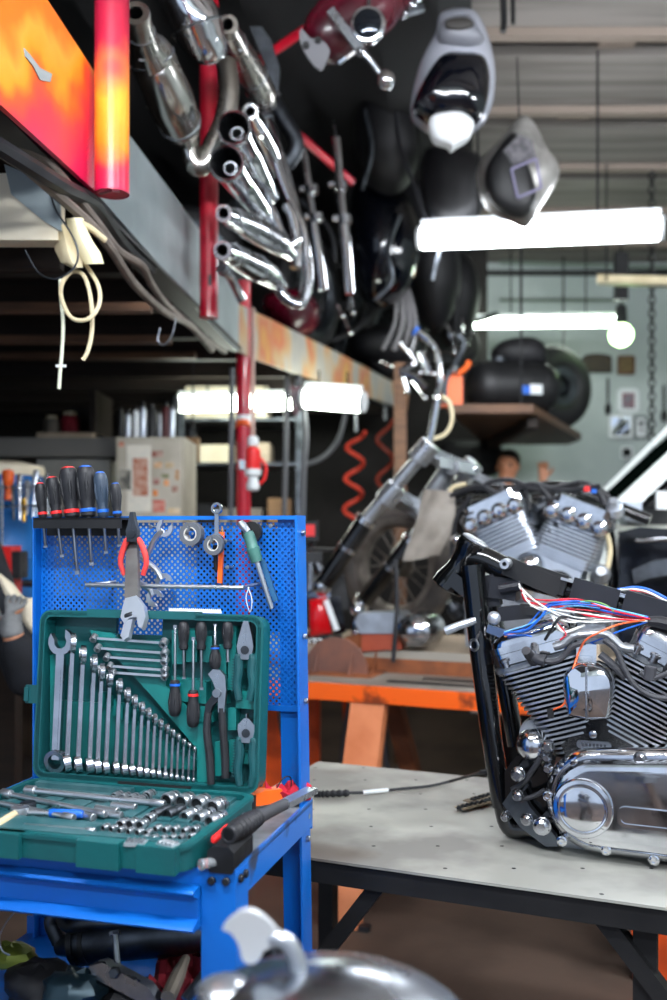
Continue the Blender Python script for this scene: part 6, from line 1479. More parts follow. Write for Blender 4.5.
skin_mesh('body', skin, sk.v, sk.e, t)
sk = Sk(); pel = sk.add((0, 0, .82), (.175, .135)); ch = sk.chain([((0, 0, 1.15), (.168, .118)), ((0, 0, 1.38), (.205, .135)), ((0, 0, hc_.z-.225), (.17, .11)), ((0, .0, hc_.z-.15), (.075, .075))], pel)
ch = 3; sk.chain([((-.19, 0, sh+.01), .085), ((-.25, -.02, sh-.28), .068), ((-.205, -.16, sh-.455), .045)], ch); sk.chain([((.19, 0, sh+.01), .085), ((.27, -.05, sh-.2), .068), (fp-V((0.02, .0, .10)), .045)], ch)
skin_mesh('jacket', cloth_dark, sk.v, sk.e, t)
sk = Sk(); pel = sk.add((0, 0, .93), (.15, .118))
for s in (-1, 1): sk.chain([((s*.09, 0, .86), .105), ((s*.11, -.02, .5), .08), ((s*.11, .02, .1), .065)], pel)
skin_mesh('trousers', cloth_dark, sk.v, sk.e, t)
face(t, hc_, V((-.35, -1, -.1)))
m = MB(); m.ball(hc_+V((.012, .03, .05)), (.088, .095, .085), 16, 10); m.build('hair', hair, t)
# man at the left edge working behind the cart; only a sleeve and a gloved hand are in view
o = V((-1.37, 3.2, 0)); t = thing('person', 'person in dark sleeve and grey work glove at the left edge behind the cart', 'person', o)
el, wr, hd = sp(33, 692, 3.0)-o, sp(11, 630, 2.96)-o, sp(15, 604, 2.95)-o
sk = Sk(); pel = sk.add((0, 0, .95), (.12, .09)); ch = sk.chain([((0, -.01, 1.12), (.11, .08)), ((.01, -.02, 1.32), (.11, .08)), ((.02, -.03, 1.42), (.07, .055))], pel)
head(sk, V((.03, -.04, 1.5)), V((.06, -.07, 1.64)), V((.6, -1, -.4)), ch)
for s in (-1, 1): sk.chain([((s*.09, 0, .88), .09), ((s*.11, -.02, .5), .06), ((s*.11, .02, .1), .045), ((s*.11, -.1, .04), .04)], pel)
w_ = sk.chain([((-.15, -.02, 1.34), .042), ((-.26, -.04, 1.08), .04), ((-.2, -.2, .9), .032)], ch); hand(sk, V((-.2, -.2, .9)), V((.3, -.8, -.3)), V((0, -.3, 1)), w_)
w_ = sk.chain([((.15, -.04, 1.33), .042), (el, .04), (wr, .033)], ch); hand(sk, wr, (hd-wr), V((.2, -1, .1)), w_, .72, 1, 1.0)
skin_mesh('body', skin, sk.v, sk.e, t)
sk = Sk(); pel = sk.add((0, 0, .82), (.175, .135)); ch = sk.chain([((0, -.01, 1.12), (.168, .118)), ((.01, -.02, 1.32), (.205, .135)), ((.02, -.03, 1.44), (.16, .11)), ((.025, -.035, 1.51), (.075, .075))], pel); ch = 3
sk.chain([((-.18, -.02, 1.37), .085), ((-.26, -.04, 1.08), .06), ((-.21, -.18, .925), .045)], ch); sk.chain([((.19, -.04, 1.34), .08), (el.lerp(V((.19, -.04, 1.34)), .4), .07), (el, .066), (el.lerp(wr, .97), .05)], ch)
skin_mesh('jacket', cloth_dark, sk.v, sk.e, t)
sk = Sk(); pel = sk.add((0, 0, .93), (.15, .118))
for s in (-1, 1): sk.chain([((s*.09, 0, .86), .105), ((s*.11, -.02, .5), .08), ((s*.11, .02, .1), .065)], pel)
skin_mesh('trousers', cloth_dark, sk.v, sk.e, t)
face(t, V((.06, -.07, 1.64)), V((.6, -1, -.4)))
m = MB(); m.ball(V((.05, -.03, 1.70)), (.09, .1, .085), 16, 10); m.build('hair', hair, t)
sk = Sk(); a = sk.add(wr.lerp(el, .12), .04); w_ = sk.chain([(wr, .036)], a); hand(sk, wr, (hd-wr), V((.2, -1, .1)), w_, .84, 1, 1.0); skin_mesh('work_glove', glove_m, sk.v, sk.e, t)
o = sp(24, 640, 3.06); m = MB(); pillow(m, smooth_px([(-2, 574), (10, 584), (22, 598), (36, 598), (44, 610), (44, 640), (32, 634), (22, 622), (8, 608)]), 3.06, .03, .03, o); solo('plastic_panel', m, cream, 'cream plastic panel held up by the gloved hand at the left edge', 'panel', o, ang=50)

# ================================================================ left rear: bench, drum, cabinet, racks
t = thing('wooden_workbench', 'dark cluttered workbench along the left behind the tool cart', 'workbench', (-1.75, 3.98, 0))
m = MB(); m.bb((-1.0, -.45, .98), (.62, .45, 1.04), .004); m.build('bench_top', wood_dark, t)
for x in (-.95, .55):
    for y in (-.4, .4): MB().bb((x-.04, y-.04, 0), (x+.04, y+.04, .98)).build('leg', wood_dark, t)
m = MB(); m.bb((-.95, -.35, .3), (.55, .35, .33)); m.build('lower_shelf', wood_dark, t)
o = sp(5, 560, 3.9); o.z = 1.04; t = thing('drum', 'blue drum with a pale lid standing on the bench at the left edge', 'drum', o)
hz = CZ-(468-530)*3.85/972-1.04
m = MB(); m.lathe([(.15, 0), (.152, .01), (.148, .02), (.148, hz*.33), (.153, hz*.35), (.148, hz*.37), (.148, hz*.66), (.153, hz*.68), (.148, hz*.7), (.148, hz-.02), (0, hz-.02)], n=32); m.build('body', mat('drum_blue', '#1a6ab0', .35, 0, '#175a98', 5, .6), t)
m = MB(); m.lathe([(.154, hz-.03), (.156, hz-.01), (.15, hz+.01), (.06, hz+.03), (0, hz+.03)], n=32); m.build('lid', cream, t)
o = sp(6, 555, 3.1); o.z = 1.04; o.y = 3.3; t = thing('bench_vise', 'red machine vise with a grey jaw on the bench at the left edge', 'vise', (sp(4, 555, 3.65).x, 3.65, 1.04))
m = MB(); m.bb((-.09, -.08, 0), (.06, .08, .04), .006); m.bb((-.07, -.05, .04), (.05, .05, .14), .012, 2); m.bb((-.10, -.06, .14), (.045, .06, .24), .012, 2); m.build('body', redplast, t)
m = MB(); m.bb((.045, -.05, .12), (.075, .05, .22), .004); m.tube([(.07, 0, .1), (.14, 0, .1)], .014, 10); m.tube([(.135, 0, .04), (.135, 0, .16)], .007, 8); m.build('jaw', steel_dark, t)
o = sp(10, 578, 3.6); t = thing('power_drill', 'red power tool lying on its side at the left edge below the vise', 'drill', (o.x-.05, 3.6, 1.04))
m = MB(); m.tube([(-.1, 0, .045), (.02, 0, .045), (.06, 0, .04)], [.04, .042, .025], 14); m.build('motor_body', mat('red_orange_plastic', '#e0431f', .35), t)
m = MB(); m.tube([(.06, 0, .04), (.10, 0, .04), (.12, 0, .04)], [.022, .02, .008], 12); m.build('chuck', steel_dark, t)
m = MB(); m.tube([(-.05, 0, .03), (-.06, -.08, .025)], .022, 10); m.build('grip', blackrub, t)
t = thing('tool_rack', 'wire rack crowded with small steel tools in front of the blue drum', 'tool rack', sp(30, 545, 3.62)); o = sp(30, 545, 3.62)
for py in (488, 507): 
    m = MB(); m.tube([sp(-10, py, 3.62)-o, sp(52, py-2, 3.62)-o], .004, 6); m.tube([sp(-10, py, 3.74)-o, sp(52, py-2, 3.74)-o], .004, 6); m.build('wire_rail', steel, t)
for px in (2, 50):
    m = MB(); m.tube([sp(px, 480, 3.62)-o, V(((sp(px, 500, 3.62)-o).x, 0, 1.04-o.z))], .004, 6); m.build('wire_post', steel, t)
rnd = random.Random(11)
for k, (px, y0, y1, r, mt) in enumerate([(20, 474, 520, .010, steel), (27, 480, 515, .012, alu), (33, 470, 518, .012, alu_pale), (38, 478, 516, .010, steel), (43, 486, 520, .012, white), (47, 474, 514, .009, steel), (14, 484, 520, .010, steel_dark), (8, 470, 500, .022, orangepl), (24, 498, 522, .014, mat('brass', '#b08a3c', .3, 1))]):
    a, b = sp(px, y1, 3.66), sp(px+rnd.uniform(-4, 4), y0, 3.68); tt = thing('hand_tool', ['steel tool with a thin shank in the wire rack', 'grey tool in the wire rack', 'pale tool standing tall in the wire rack', 'steel tool at the rack middle', 'white-handled tool in the wire rack', 'steel tool at the right end of the wire rack', 'dark tool in the wire rack by the drum', 'orange-capped tool at the left of the wire rack', 'brass fitting low in the wire rack'][k], 'tool', a)
    d = b-a; MB().tube([V((0, 0, 0)), d*.55], r*.55, 8).build('shank', mt, tt); MB().tube([d*.5, d*.6, d*.95, d], [r*.7, r, r, r*.6], 10).build('handle', mt, tt)
# white cabinet with stickers
cx0, cx1, Yc = sp(116, 440, 4.4).x, sp(184, 440, 4.4).x, 4.4; ct_ = CZ-(437-530)*Yc/972
t = thing('metal_cabinet', 'tall off-white metal cabinet covered in stickers behind the tool cart', 'cabinet', ((cx0+cx1)/2, Yc+.2, 0)); w_ = (cx1-cx0)/2
m = MB(); m.bb((-w_, -.2, 0), (w_, .2, ct_), .006); m.build('body', mat('cabinet_white', '#b9b3a2', .45, 0, '#98907e', 4, .7), t)
m = MB(); m.bb((-w_+.012, -.21, .04), (w_-.012, -.2, ct_-.015), .004); dr = m.build('door', mat('cabinet_door', '#c2bcac', .45, 0, '#a29a88', 4, .7), t)
st = [(127, 445, 151, 512, '#d6d2c4'), (133, 458, 148, 496, '#b06a4e'), (119, 470, 131, 490, '#57564f'), (152, 451, 163, 457, '#8a4a3a'), (154, 462, 162, 468, '#c99a6a'), (165, 462, 174, 468, '#b8a07a'), (161, 474, 169, 478, '#6a7040'), (153, 478, 160, 484, '#8a3a34'), (164, 480, 169, 486, '#e08a3a'), (175, 470, 179, 480, '#a8743a'), (153, 490, 158, 496, '#d87a2a'), (153, 500, 165, 512, '#c23a22'), (168, 508, 180, 514, '#d0b890'), (172, 486, 178, 492, '#9a6a5a'), (119, 442, 124, 447, '#b85a3a')]
for k, (x0, y0, x1, y1, c) in enumerate(st):
    a, b = sp(x0, y1, Yc-.011), sp(x1, y0, Yc-.011); ox = (cx0+cx1)/2
    MB().bb((a.x-ox, -.2125-.0006*(k > 0), a.z), (b.x-ox, -.2095, b.z)).build('sticker', mat('sticker_%s' % c[1:], c, .5, 0, '#efe6d2', 40, .35), dr)
m = MB(); m.bb((w_-.05, -.225, ct_*.55), (w_-.035, -.208, ct_*.55+.1), .003); m.build('handle', steel_dark, t)
for k, (px, ty, r, mt) in enumerate([(128, 410, .012, alu_pale), (136, 406, .014, white), (143, 402, .016, alu_pale), (152, 404, .022, blackmat), (160, 410, .013, alu), (166, 402, .018, mat('maroon_plastic', '#4a1a1c', .5)), (172, 404, .014, alu_pale), (121, 408, .013, blackmat)]):
    a = sp(px, 437, 4.45); a.z = ct_; tp = sp(px, ty, 4.45); h_ = tp.z-ct_
    tt = thing('spray_can', 'upright %s tube standing on the sticker-covered cabinet, %s' % (['pale', 'white', 'wide pale', 'fat black', 'grey', 'maroon', 'silver', 'narrow black'][k], ['second from the left', 'third from the left', 'fourth from the left', 'middle of the row', 'right of the fat black one', 'second from the right', 'rightmost', 'leftmost'][k]), 'can', a, 'cans on the white cabinet')
    MB().lathe([(r*.95, 0), (r, .005), (r, h_*.78), (r*.6, h_*.86), (r*.55, h_*.87), (0, h_*.87)], n=14).build('body', mt, tt); MB().lathe([(r*.5, h_*.86), (r*.5, h_*.98), (r*.3, h_), (0, h_)], n=12).build('cap', blackmat, tt)
t = thing('sheet_metal_duct', 'grey sheet metal box behind the row of screwdrivers', 'box', (-1.32, 4.7, 0)); a, b = sp(40, 520, 4.7), sp(112, 460, 4.7)
m = MB(); m.bb((a.x+1.32, -.05, .0), (b.x+1.32, .4, b.z), .01); m.build('casing', mat('dull_grey_sheet', '#918f86', .5, .1, '#74726a', 3, .7), t)
m = MB(); m.bb((a.x+.95, -.09, b.z+.01), (b.x+1.36, .42, b.z+.1), .01); m.build('hood', mat('dull_grey_hood', '#6c6962', .5, .2), t)
t = thing('jar_shelf', 'small shelf with jars in the dark above the grey sheet metal box', 'shelf', (-1.45, 5.3, 0)); a, b = sp(45, 438, 5.3), sp(100, 434, 5.3)
m = MB(); m.bb((a.x+1.45, -.15, a.z-.02), (b.x+1.45, .3, a.z+.015), .003); m.build('board', wood_pale, t)
m = MB(); m.bb((b.x+1.42, -.1, a.z), (b.x+1.45, .3, a.z+.25)); m.build('side_board', wood_dark, t); m = MB(); m.bb((a.x+1.5, .28, a.z-.6), (b.x+1.4, .34, a.z+.2)); m.build('back_board', wood_dark, t)
for k, (px, r, h_, c, lab) in enumerate([(52, .045, .1, 'dusty_tan_metal', 'dusty tan jar on the dark small shelf'), (70, .05, .12, None, 'dark red jar on the dark small shelf')]):
    a2 = sp(px, 435, 5.3); a2.z = a.z+.015; tt = thing('jar', lab, 'jar', a2); MB().lathe([(r, 0), (r, h_*.8), (r*.7, h_*.9), (0, h_*.9)], n=16).build('body', MATS.get(c) or cloth_red, tt); MB().lathe([(r*.72, h_*.88), (r*.72, h_*1.05), (0, h_*1.05)], n=14).build('lid', cream_pl, tt)
# steel rack with folded sheets
t = thing('storage_rack', 'steel storage rack of pale folded sheets and boxes behind the red post', 'rack', (-.6, 6.1, 0)); X0r, X1r = sp(184, 400, 6.0).x, sp(300, 400, 6.0).x
for zz in (.5, 1.0, 1.35, 1.75, 2.02): MB().bb((X0r+.6, -.2, zz-.015), (X1r+.6, .3, zz), .002).build('shelf_board', steel_dark, t)
for x in (X0r, X1r):
    for y in (-.19, .29): MB().bb((x+.58, y-.015, 0), (x+.62, y+.015, 2.1)).build('upright', steel_dark, t)
rk = [(186, 408, 268, 440, cream, 'pale folded sheet', 'folded_sheet'), (190, 448, 232, 466, cream, 'cream box lying flat', 'storage_box'), (236, 446, 270, 466, wood_pale, 'tan carton', 'storage_box'), (190, 476, 215, 500, darkstuff, 'dark carton', 'storage_box'), (218, 480, 262, 500, dustycard, 'grey dusty carton', 'storage_box'), (268, 470, 290, 500, card, 'brown carton', 'storage_box')]
for k, (x0, y0, x1, y1, mt, lab, nm) in enumerate(rk):
    a, b = sp(x0, y1, 5.95), sp(x1, y0, 5.95); zs = min((.5, 1.0, 1.35, 1.75, 2.02), key=lambda z: abs(z-a.z)); 
    m = MB(); h_ = min(b.z-a.z, .22 if zs > 1.7 else .3); m.bb((a.x, 5.92, zs), (b.x, 6.3, zs+h_), .015, 2)
    if nm == 'folded_sheet':
        for q in range(3): m.bb((a.x+.02*q, 5.9, zs+.02+q*.055), (b.x-.03*q, 5.93, zs+.055+q*.055), .01, 2)
    c = V(((a.x+b.x)/2, 6.1, zs)); m.xf(Mx.Translation(-c)); solo(nm, m, mt, lab+' on the steel rack, '+['on the upper board beside the red post', 'left end of the middle board', 'right of the cream box', 'lowest left corner', 'low behind the red hoist control', 'lowest right corner'][k], 'box' if nm == 'storage_box' else 'sheet', c)
o = sp(193, 455, 5.0); t = thing('leather_roll', 'rounded brown leather pad hanging right of the sticker-covered cabinet', 'pad', o)
m = MB(); a, b = sp(186, 438, 5.0)-o, sp(199, 462, 5.0)-o; m.bb((a.x, -.04, b.z), (b.x, .04, a.z), .025, 3); m.build('pad', card, t); MB().tube([V((0, 0, a.z)), V((0, .0, 2.2-o.z))], .005, 6).build('cord', blackmat, t)

# hoist control, cables and hoses hanging under the platform
o = sp(253, 460, 4.2); t = thing('hoist_control', 'red and white pendant control hanging on a cord beside the red post', 'control', o)
f = lambda py: (sp(253, py, 4.2)-o).z
m = MB(); m.lathe([(.02, f(447)), (.032, f(450)), (.034, f(468)), (.03, f(471))], n=16); m.build('red_body', redplast, t)
m = MB(); m.lathe([(.018, f(446)), (.024, f(445)), (.024, f(438)), (.014, f(436))], n=16); m.build('white_collar', white, t)
m = MB(); m.lathe([(.036, f(469)), (.036, f(475)), (.022, f(477)), (.022, f(481)), (.028, f(483)), (.028, f(489)), (.018, f(491)), (0, f(491))], n=16); m.build('white_plug', white, t)
m = MB(); m.tube([(0, 0, f(438)), (0, 0, 2.3-o.z)], .009, 8); m.build('cord', mat('pale_pink_cord', '#b8968a', .5), t)
m = MB(); m.tube(spl([(.03, 0, f(458)), (.055, 0, f(466)), (.05, 0, f(478)), (.03, 0, f(484))], 5), .007, 8); m.build('strap', redplast, t)
for (pts, Y, r, lab) in (([(287, 388), (286, 440), (284, 520)], 5.25, .015, 'grey cable hanging straight down behind the cart, left one'), ([(300, 385), (306, 430), (304, 470), (303, 520)], 5.25, .015, 'grey cable hanging straight down behind the cart, right one'), ([(232, 380), (231, 450), (231, 540)], 4.4, .012, 'black cable hanging just left of the red post'), ([(345, 415), (338, 440), (322, 458), (300, 465), (285, 464)], 6.0, .015, 'grey hose drooping in an arc under the lamps')):
    hang('cable', lab, 'cable', [sp(pts[0][0], pts[0][1]-12, Y)]+[sp(a, b, Y) for a, b in pts], r, mat('grey_cable', '#55565a', .5))
o = sp(296, 396, 5.25); t = thing('pulley_block', 'dark red pulley block hanging between two cables under the platform', 'pulley', o)
MB().lathe([(.03, -.015), (.035, -.012), (.028, 0), (.035, .012), (.03, .015)], ax=(0, 1, 0), n=16).build('sheave', steel_dark, t); m = MB(); m.prism([(-.03, .05), (.03, .05), (.025, -.07), (0, -.11), (-.025, -.07)], .05, bev=.006); m.build('block', red_dark, t); MB().tube([(0, 0, .05), (0, 0, 2.2-o.z)], .006, 6).build('hook', steel, t)
def coil(label, px, y0, y1, Y, r, turns, rt, mt, lean=0):
    a, b = sp(px, y0, Y), sp(px+lean, y1, Y); t = thing('coiled_hose', label, 'hose', a); n = turns*14; d = b-a
    m = MB(); m.tube([d*(k/n)+V((r*cos(2*pi*k/14), r*sin(2*pi*k/14), 0)) for k in range(n+1)], rt, 8); m.build('coil', mt, t)
    m = MB(); m.tube([V((0, 0, .0)), V((0, 0, 2.2-a.z))], .01, 8); m.build('fitting', steel, t)
coil('bright red coiled air hose hanging under the right lamp', 356, 432, 525, 6.1, .056, 3, .0135, mat('coil_red', '#c8402e', .4), -4)
coil('darker red coiled hose hanging further right behind the fork', 385, 420, 500, 6.65, .055, 2, .013, mat('coil_dark_red', '#8a3424', .4))
m = MB(); a, b = sp(400, 400, 5.6), sp(400, 560, 5.6); m.bb((a.x-.035, 5.57, 0), (a.x+.035, 5.63, 2.3), .004); o = V((a.x, 5.6, 0)); m.xf(Mx.Translation(-o)); solo('timber_post', m, wood, 'brown timber post standing behind the disassembled motorcycle fork', 'post', o)
# ================================================================ ORANGE BENCH behind
OB = Frame((.296, 3.32, .80), -23)
oo = OB.w((.3, .4, -.80)); ob = thing('orange_workbench', 'orange steel workbench with a worn grey top and slanted legs, behind the grey steel workbench', 'workbench', oo)
OM = Mx.Translation(-V(oo)) @ OB.M
def opart(m, name, mt, **k): m.xf(OM); return m.build(name, mt, ob, **k)
opart(MB().bb((-1.05, .0, -.012), (1.7, .95, 0), .002), 'bench_top', mat('worn_grey_top', '#8a847a', .55, 0, '#6a6258', 4, .8))
opart(MB().bb((-1.05, -.012, -.062), (1.7, .0, -.003), .003), 'front_beam', mat('orange_beam', '#f0600f', .4, 0, '#6a2a0c', 9, .9, lo=.57, hi=.66))
for z0, yy in ((.06, .3),):
    m = MB(); m.bb((-.9, yy, .0), (1.6, yy+.62, .085), .004); opart(m, 'raised_plank', wood_pale)
    m = MB(); m.bb((-.9, yy-.006, .055), (1.6, yy, .086), .002); opart(m, 'plank_edge', mat('worn_edge', '#a39c90', .45, .3)); opart(MB().bb((-.9, yy-.003, .0), (1.6, yy, .055)), 'plank_recess_shade', rust)  # rust-toned strip stands in for the dark recess below the edge
    for (xa, xb, yb) in ((-.15, .5, .08), (-.05, .6, .18)): opart(MB().bb((xa, yb, .0), (xb, yb+.035, .004)), 'slot_strip', blackmat)
a, b = OB.hit(371, 694, 1, .03), OB.hit(342, 893, 1, -.14); b.z = -.795
opart(MB().bar(a, b, .125, .05, (0, 1, 0), .006), 'leg', orange_lit)
opart(MB().bar(b+V((-.08, 0, .0)), b+V((.10, 0, 0)), .03, .03, bev=.003), 'foot_bar', steel_dark)
a, b = OB.hit(392, 700, 1, .35), OB.hit(412, 775, 1, .45); d = b-a; b = a+d*((-.8-a.z)/d.z)
opart(MB().bar(a, b, .07, .05, (0, 1, 0), .004), 'leg', rust)  # rust tone stands in for the leg's shaded side
a, b = OB.hit(640, 730, 1, .03), OB.hit(652, 930, 1, -.14); b.z = -.795
opart(MB().bar(a, b, .10, .05, (0, 1, 0), .006), 'leg', orange)
opart(MB().bar(V((-.5, .7, -.80)), V((-.45, .5, -.01)), .08, .05, (0, 1, 0), .004), 'leg', orange)
t = thing('orange_cabinet', 'orange steel cabinet on the floor behind the cart, under the end of the orange bench', 'cabinet', (-.42, 4.28, 0))
m = MB(); m.bb((-.2, -.2, .0), (.36, .25, .66), .006); m.build('body', orange, t)
for k in range(2):
    x0 = -.2+k*.28; m = MB(); m.bb((x0, -.215, .04), (x0+.265, -.2, .63), .006); m.build('door', orange, t)
    MB().bb((x0+.22, -.225, .3), (x0+.235, -.212, .4), .002).build('handle', blackmat, t)
for k, (pts, lab) in enumerate([([(352, 690), (345, 730), (342, 770), (350, 800)], 'grey cable loop hanging left of the slanted orange leg'), ([(388, 690), (392, 720), (400, 750), (398, 790), (388, 770), (384, 730)], 'grey cable loop hanging right of the slanted orange leg'), ([(395, 692), (402, 725), (410, 760), (414, 790)], 'grey cable hanging beside the rusty rear leg'), ([(283, 680), (281, 720), (290, 760)], 'black hose hanging in front of the orange cabinet')]):
    hang('cable', lab, 'cable', [OB.w(OB.hit(a, b, 1, .5 if k < 3 else .05)) if k < 3 else sp(a, b, 3.6) for a, b in pts], .011, MATS['grey_cable'] if k < 3 else blackrub)
# rusty half-round bracket
q = OB.hit(336, 674, 2, 0); t = thing('rusty_bracket', 'rusty welded bracket of two half-round plates on the end of the orange bench', 'bracket', OB.at(q))
m = MB(); m.bb((-.17, -.06, 0), (.16, .17, .008), .001); m.build('base_plate', rust, t)
for k, (y, x, r, mt) in enumerate(((0, -.0, .128, mat('brown_steel', '#6e4f46', .6, .2, '#8a5a48', 9, .8)), (.12, .05, .13, rust))):
    o = [(r*cos(pi*i/16)+x, .008+r*sin(pi*i/16)*1.02) for i in range(17)]; m = MB(); m.prism(o, .01, (0, y, 0), bev=.001); m.build('half_round_plate', mt, t)
    for s in (-.55, .55): m = MB(); m.prism([(0, 0), (-.05, 0), (0, .085)], .006, (x+s*r, y-.005, .008), (0, 1, 0), (0, 0, 1)); m.build('gusset', mt, t)
# ================================================================ tail end of another motorcycle, left of the wheel
o = sp(318, 640, 4.0); o = V((o.x, 4.0, OB.w((0, 0, 0)).z)); 
o = V((sp(318, 640, 3.95).x, 3.95, .80)); t = thing('motorcycle_tail', 'motorcycle tail with red light and silver shocks, left of the bare wheel', 'motorcycle tail')
t.matrix_world = Mx.Translation(o); f = lambda a, b, Y=3.95: sp(a, b, Y)-o
m = MB(); pillow(m, [(309, 600), (327, 596), (333, 634), (309, 638)], 3.9, .05, .08, o); m.build('tail_light', redlens, t, ang=50)
m = MB(); m.bar(f(326, 600, 3.85), f(337, 630, 3.85), .022, .012, (0, 1, 0), .003); m.build('chrome_strip', white, t)
m = MB(); m.prism([(p.x, p.z) for p in (f(328, 596), f(340, 596), f(346, 632), f(334, 634))], .14, (0, .05, 0), bev=.008); m.build('side_panel', navy, t)
m = MB(); m.bb((f(300, 648).x, -.06, f(300, 648).z), (f(329, 632).x, .0, f(329, 632).z), .003); pl_ = m.build('plate_holder', blackmat, t)
fc = bpy.data.curves.new('plate_text', 'FONT'); fc.body = 'U720M'; fc.size = .052; fc.extrude = .001; fo = bpy.data.objects.new('plate_text', fc); COL.objects.link(fo)
dg = bpy.context.evaluated_depsgraph_get(); me = bpy.data.meshes.new_from_object(fo.evaluated_get(dg)); bpy.data.objects.remove(fo)
me.materials.append(white); po = bpy.data.objects.new('plate_lettering', me); COL.objects.link(po); po.parent = t; po.rotation_euler = (R(90), 0, 0); po.location = (f(302, 646).x, -.063, f(302, 645.5).z)
m = MB(); m.bb((f(300, 655).x, -.03, f(300, 658).z), (f(320, 648).x, .02, f(320, 648).z), .004); m.build('reflector', redlens, t)
for k, (a, b) in enumerate((((311, 560), (310, 590)), ((317, 562), (325, 582)))):
    m = MB(); m.tube([f(*a), f(*b)], .017, 12); m.build('shock_absorber', chrome_worn, t)
m = MB(); m.bb((f(303, 560).x, -.02, f(303, 562).z), (f(322, 552).x, .06, f(322, 552).z), .004); m.tube([f(300, 549), f(340, 550)], .008, 8); m.build('carrier', blackmat, t)
m = MB(); m.bb((f(302, 595).x, -.05, f(302, 597).z), (f(330, 591).x, .05, f(330, 591).z), .006); m.build('chrome_trim', chrome, t)
m = MB(); m.prism([(p.x, p.z) for p in (f(330, 560), f(345, 578), f(350, 610), f(338, 610), (f(328, 590)))], .1, (0, .08, 0), bev=.01); m.build('frame', blackmat, t); MB().bar(f(320, 640)+V((0, .1, 0)), V((f(320, 640).x, .1, .09)), .05, .05).build('stand_post', blackmat, t)
MB().bb((-.1, -.05, .075), (.1, .2, .1), .004).build('stand_foot', blackmat, t)
o = sp(313, 540, 4.1); t = thing('battery_box', 'small black box with a red label standing just right of the cart panel', 'box', V((o.x, 4.1, o.z)))
m = MB(); a, b = sp(304, 541, 4.1)-o, sp(318, 521, 4.1)-o; m.bb((a.x, -.04, a.z), (b.x, .04, b.z), .005); m.build('body', darkstuff, t)
m = MB(); m.bb((a.x, -.043, a.z+.02), (b.x-.012, -.039, b.z-.015), .001); m.build('red_label', redplast, t); MB().tube([(0, .0, a.z), (0, 0, .85-o.z)], .012, 8).build('stem', blackmat, t)

# ================================================================ STRIPPED MOTORCYCLE on the orange bench
def op(px, py, back=.45): return OB.hit(px, py, 1, back)
bo = OB.w(op(540, 640)); bo.z = .875
bike = thing('stripped_motorcycle', 'stripped silver V-twin motorcycle with bare chrome fork standing on the orange bench', 'motorcycle', bo)
KM = Mx.Translation(-V(bo)) @ OB.M
def kpart(m, name, mt, parent=None, **k): m.xf(KM); return m.build(name, mt, parent or bike, **k)
# fork legs, two behind one another
def fork(a, mid, b, back, rc, rs):
    A, Mi, Bq = op(*a, back), op(*mid, back), op(*b, back)
    fl = kpart(MB().tube([A, Mi], rc, 16), 'fork_tube', satin)
    kpart(MB().tube([Mi, Mi.lerp(Bq, .03), Mi.lerp(Bq, .97), Bq], [rs*.9, rs, rs, rs*.8], 16), 'fork_slider', blackpaint)
    kpart(MB().lathe([(rs*1.0, -.012), (rs*1.22, -.01), (rs*1.22, .012), (rs*1.0, .014)], Mi, Bq-Mi, 16), 'dust_collar', chrome)
    c = Mi.lerp(Bq, .42); kpart(MB().lathe([(rs*1.02, -.01), (rs*1.12, -.008), (rs*1.12, .008), (rs*1.02, .01)], c, Bq-Mi, 16), 'fork_band', chrome_worn)
    kpart(MB().ball(Bq, (rs*1.1, rs*1.1, rs*1.3)), 'axle_lug', chrome)
fork((428, 448), (366, 520), (322, 586), .42, .0265, .038)
fork((470, 468), (412, 540), (362, 604), .72, .0265, .038)
def triple(a, b, w, h, name='triple_clamp'):
    A, Bq = op(*a, .42), op(*b, .72); m = MB(); m.bar(A+(A-Bq)*.02, Bq+(Bq-A)*.05, w, h, (0, 0, 1), .012)
    ax = (op(428, 448, .42)-op(366, 520, .42)).normalized()
    for p in (A, Bq): m.lathe([(.034, -.045), (.044, -.04), (.044, .04), (.034, .045)], p, ax, 18)
    kpart(m, name, satin)
triple((424, 452), (468, 470), .07, .04); triple((391, 494), (436, 520), .08, .045)
m = MB(); A, Bq = op(448, 470, .57), op(420, 514, .57); m.tube([A, Bq], [.038, .042], 18); m.ring(op(452, 468, .5), Y_, .022, .01, 16, 6); kpart(m, 'steering_stem', alu)
m = MB(); m.bar(op(438, 462, .44), op(475, 470, .6), .025, .04, (0, 0, 1), .006); m.ball(op(474, 470, .6), .022); kpart(m, 'bar_riser', chrome)
m = MB(); q = [op(a, b, .5) for a, b in ((428, 446), (433, 425), (437, 402), (437, 396))]; m.tube(spl(q, 5), .016, 12); kpart(m, 'handlebar', chrome)
m = MB(); q = [op(a, b, .52) for a, b in ((430, 440), (445, 434), (452, 420), (450, 404), (442, 396))]; m.tube(spl(q, 6), .009, 8); kpart(m, 'cream_cable', cream_pl)
# long steel bar leaning to the right of the clamp, pale cables
m = MB(); m.bar(op(471, 474, .62), op(525, 496, .62), .03, .03, bev=.006); kpart(m, 'top_tube', alu)
m = MB(); q = [op(a, b, .35) for a, b in ((466, 484), (452, 488), (448, 500), (449, 520), (446, 536), (440, 548))]; m.tube(spl(q, 6), .009, 8); kpart(m, 'pale_cable', cream_pl)
m = MB(); q = [op(a, b, .3) for a, b in ((606, 530), (610, 550), (606, 575), (602, 592))]; m.tube(spl(q, 6), .009, 8); kpart(m, 'pale_cable', cream_pl)
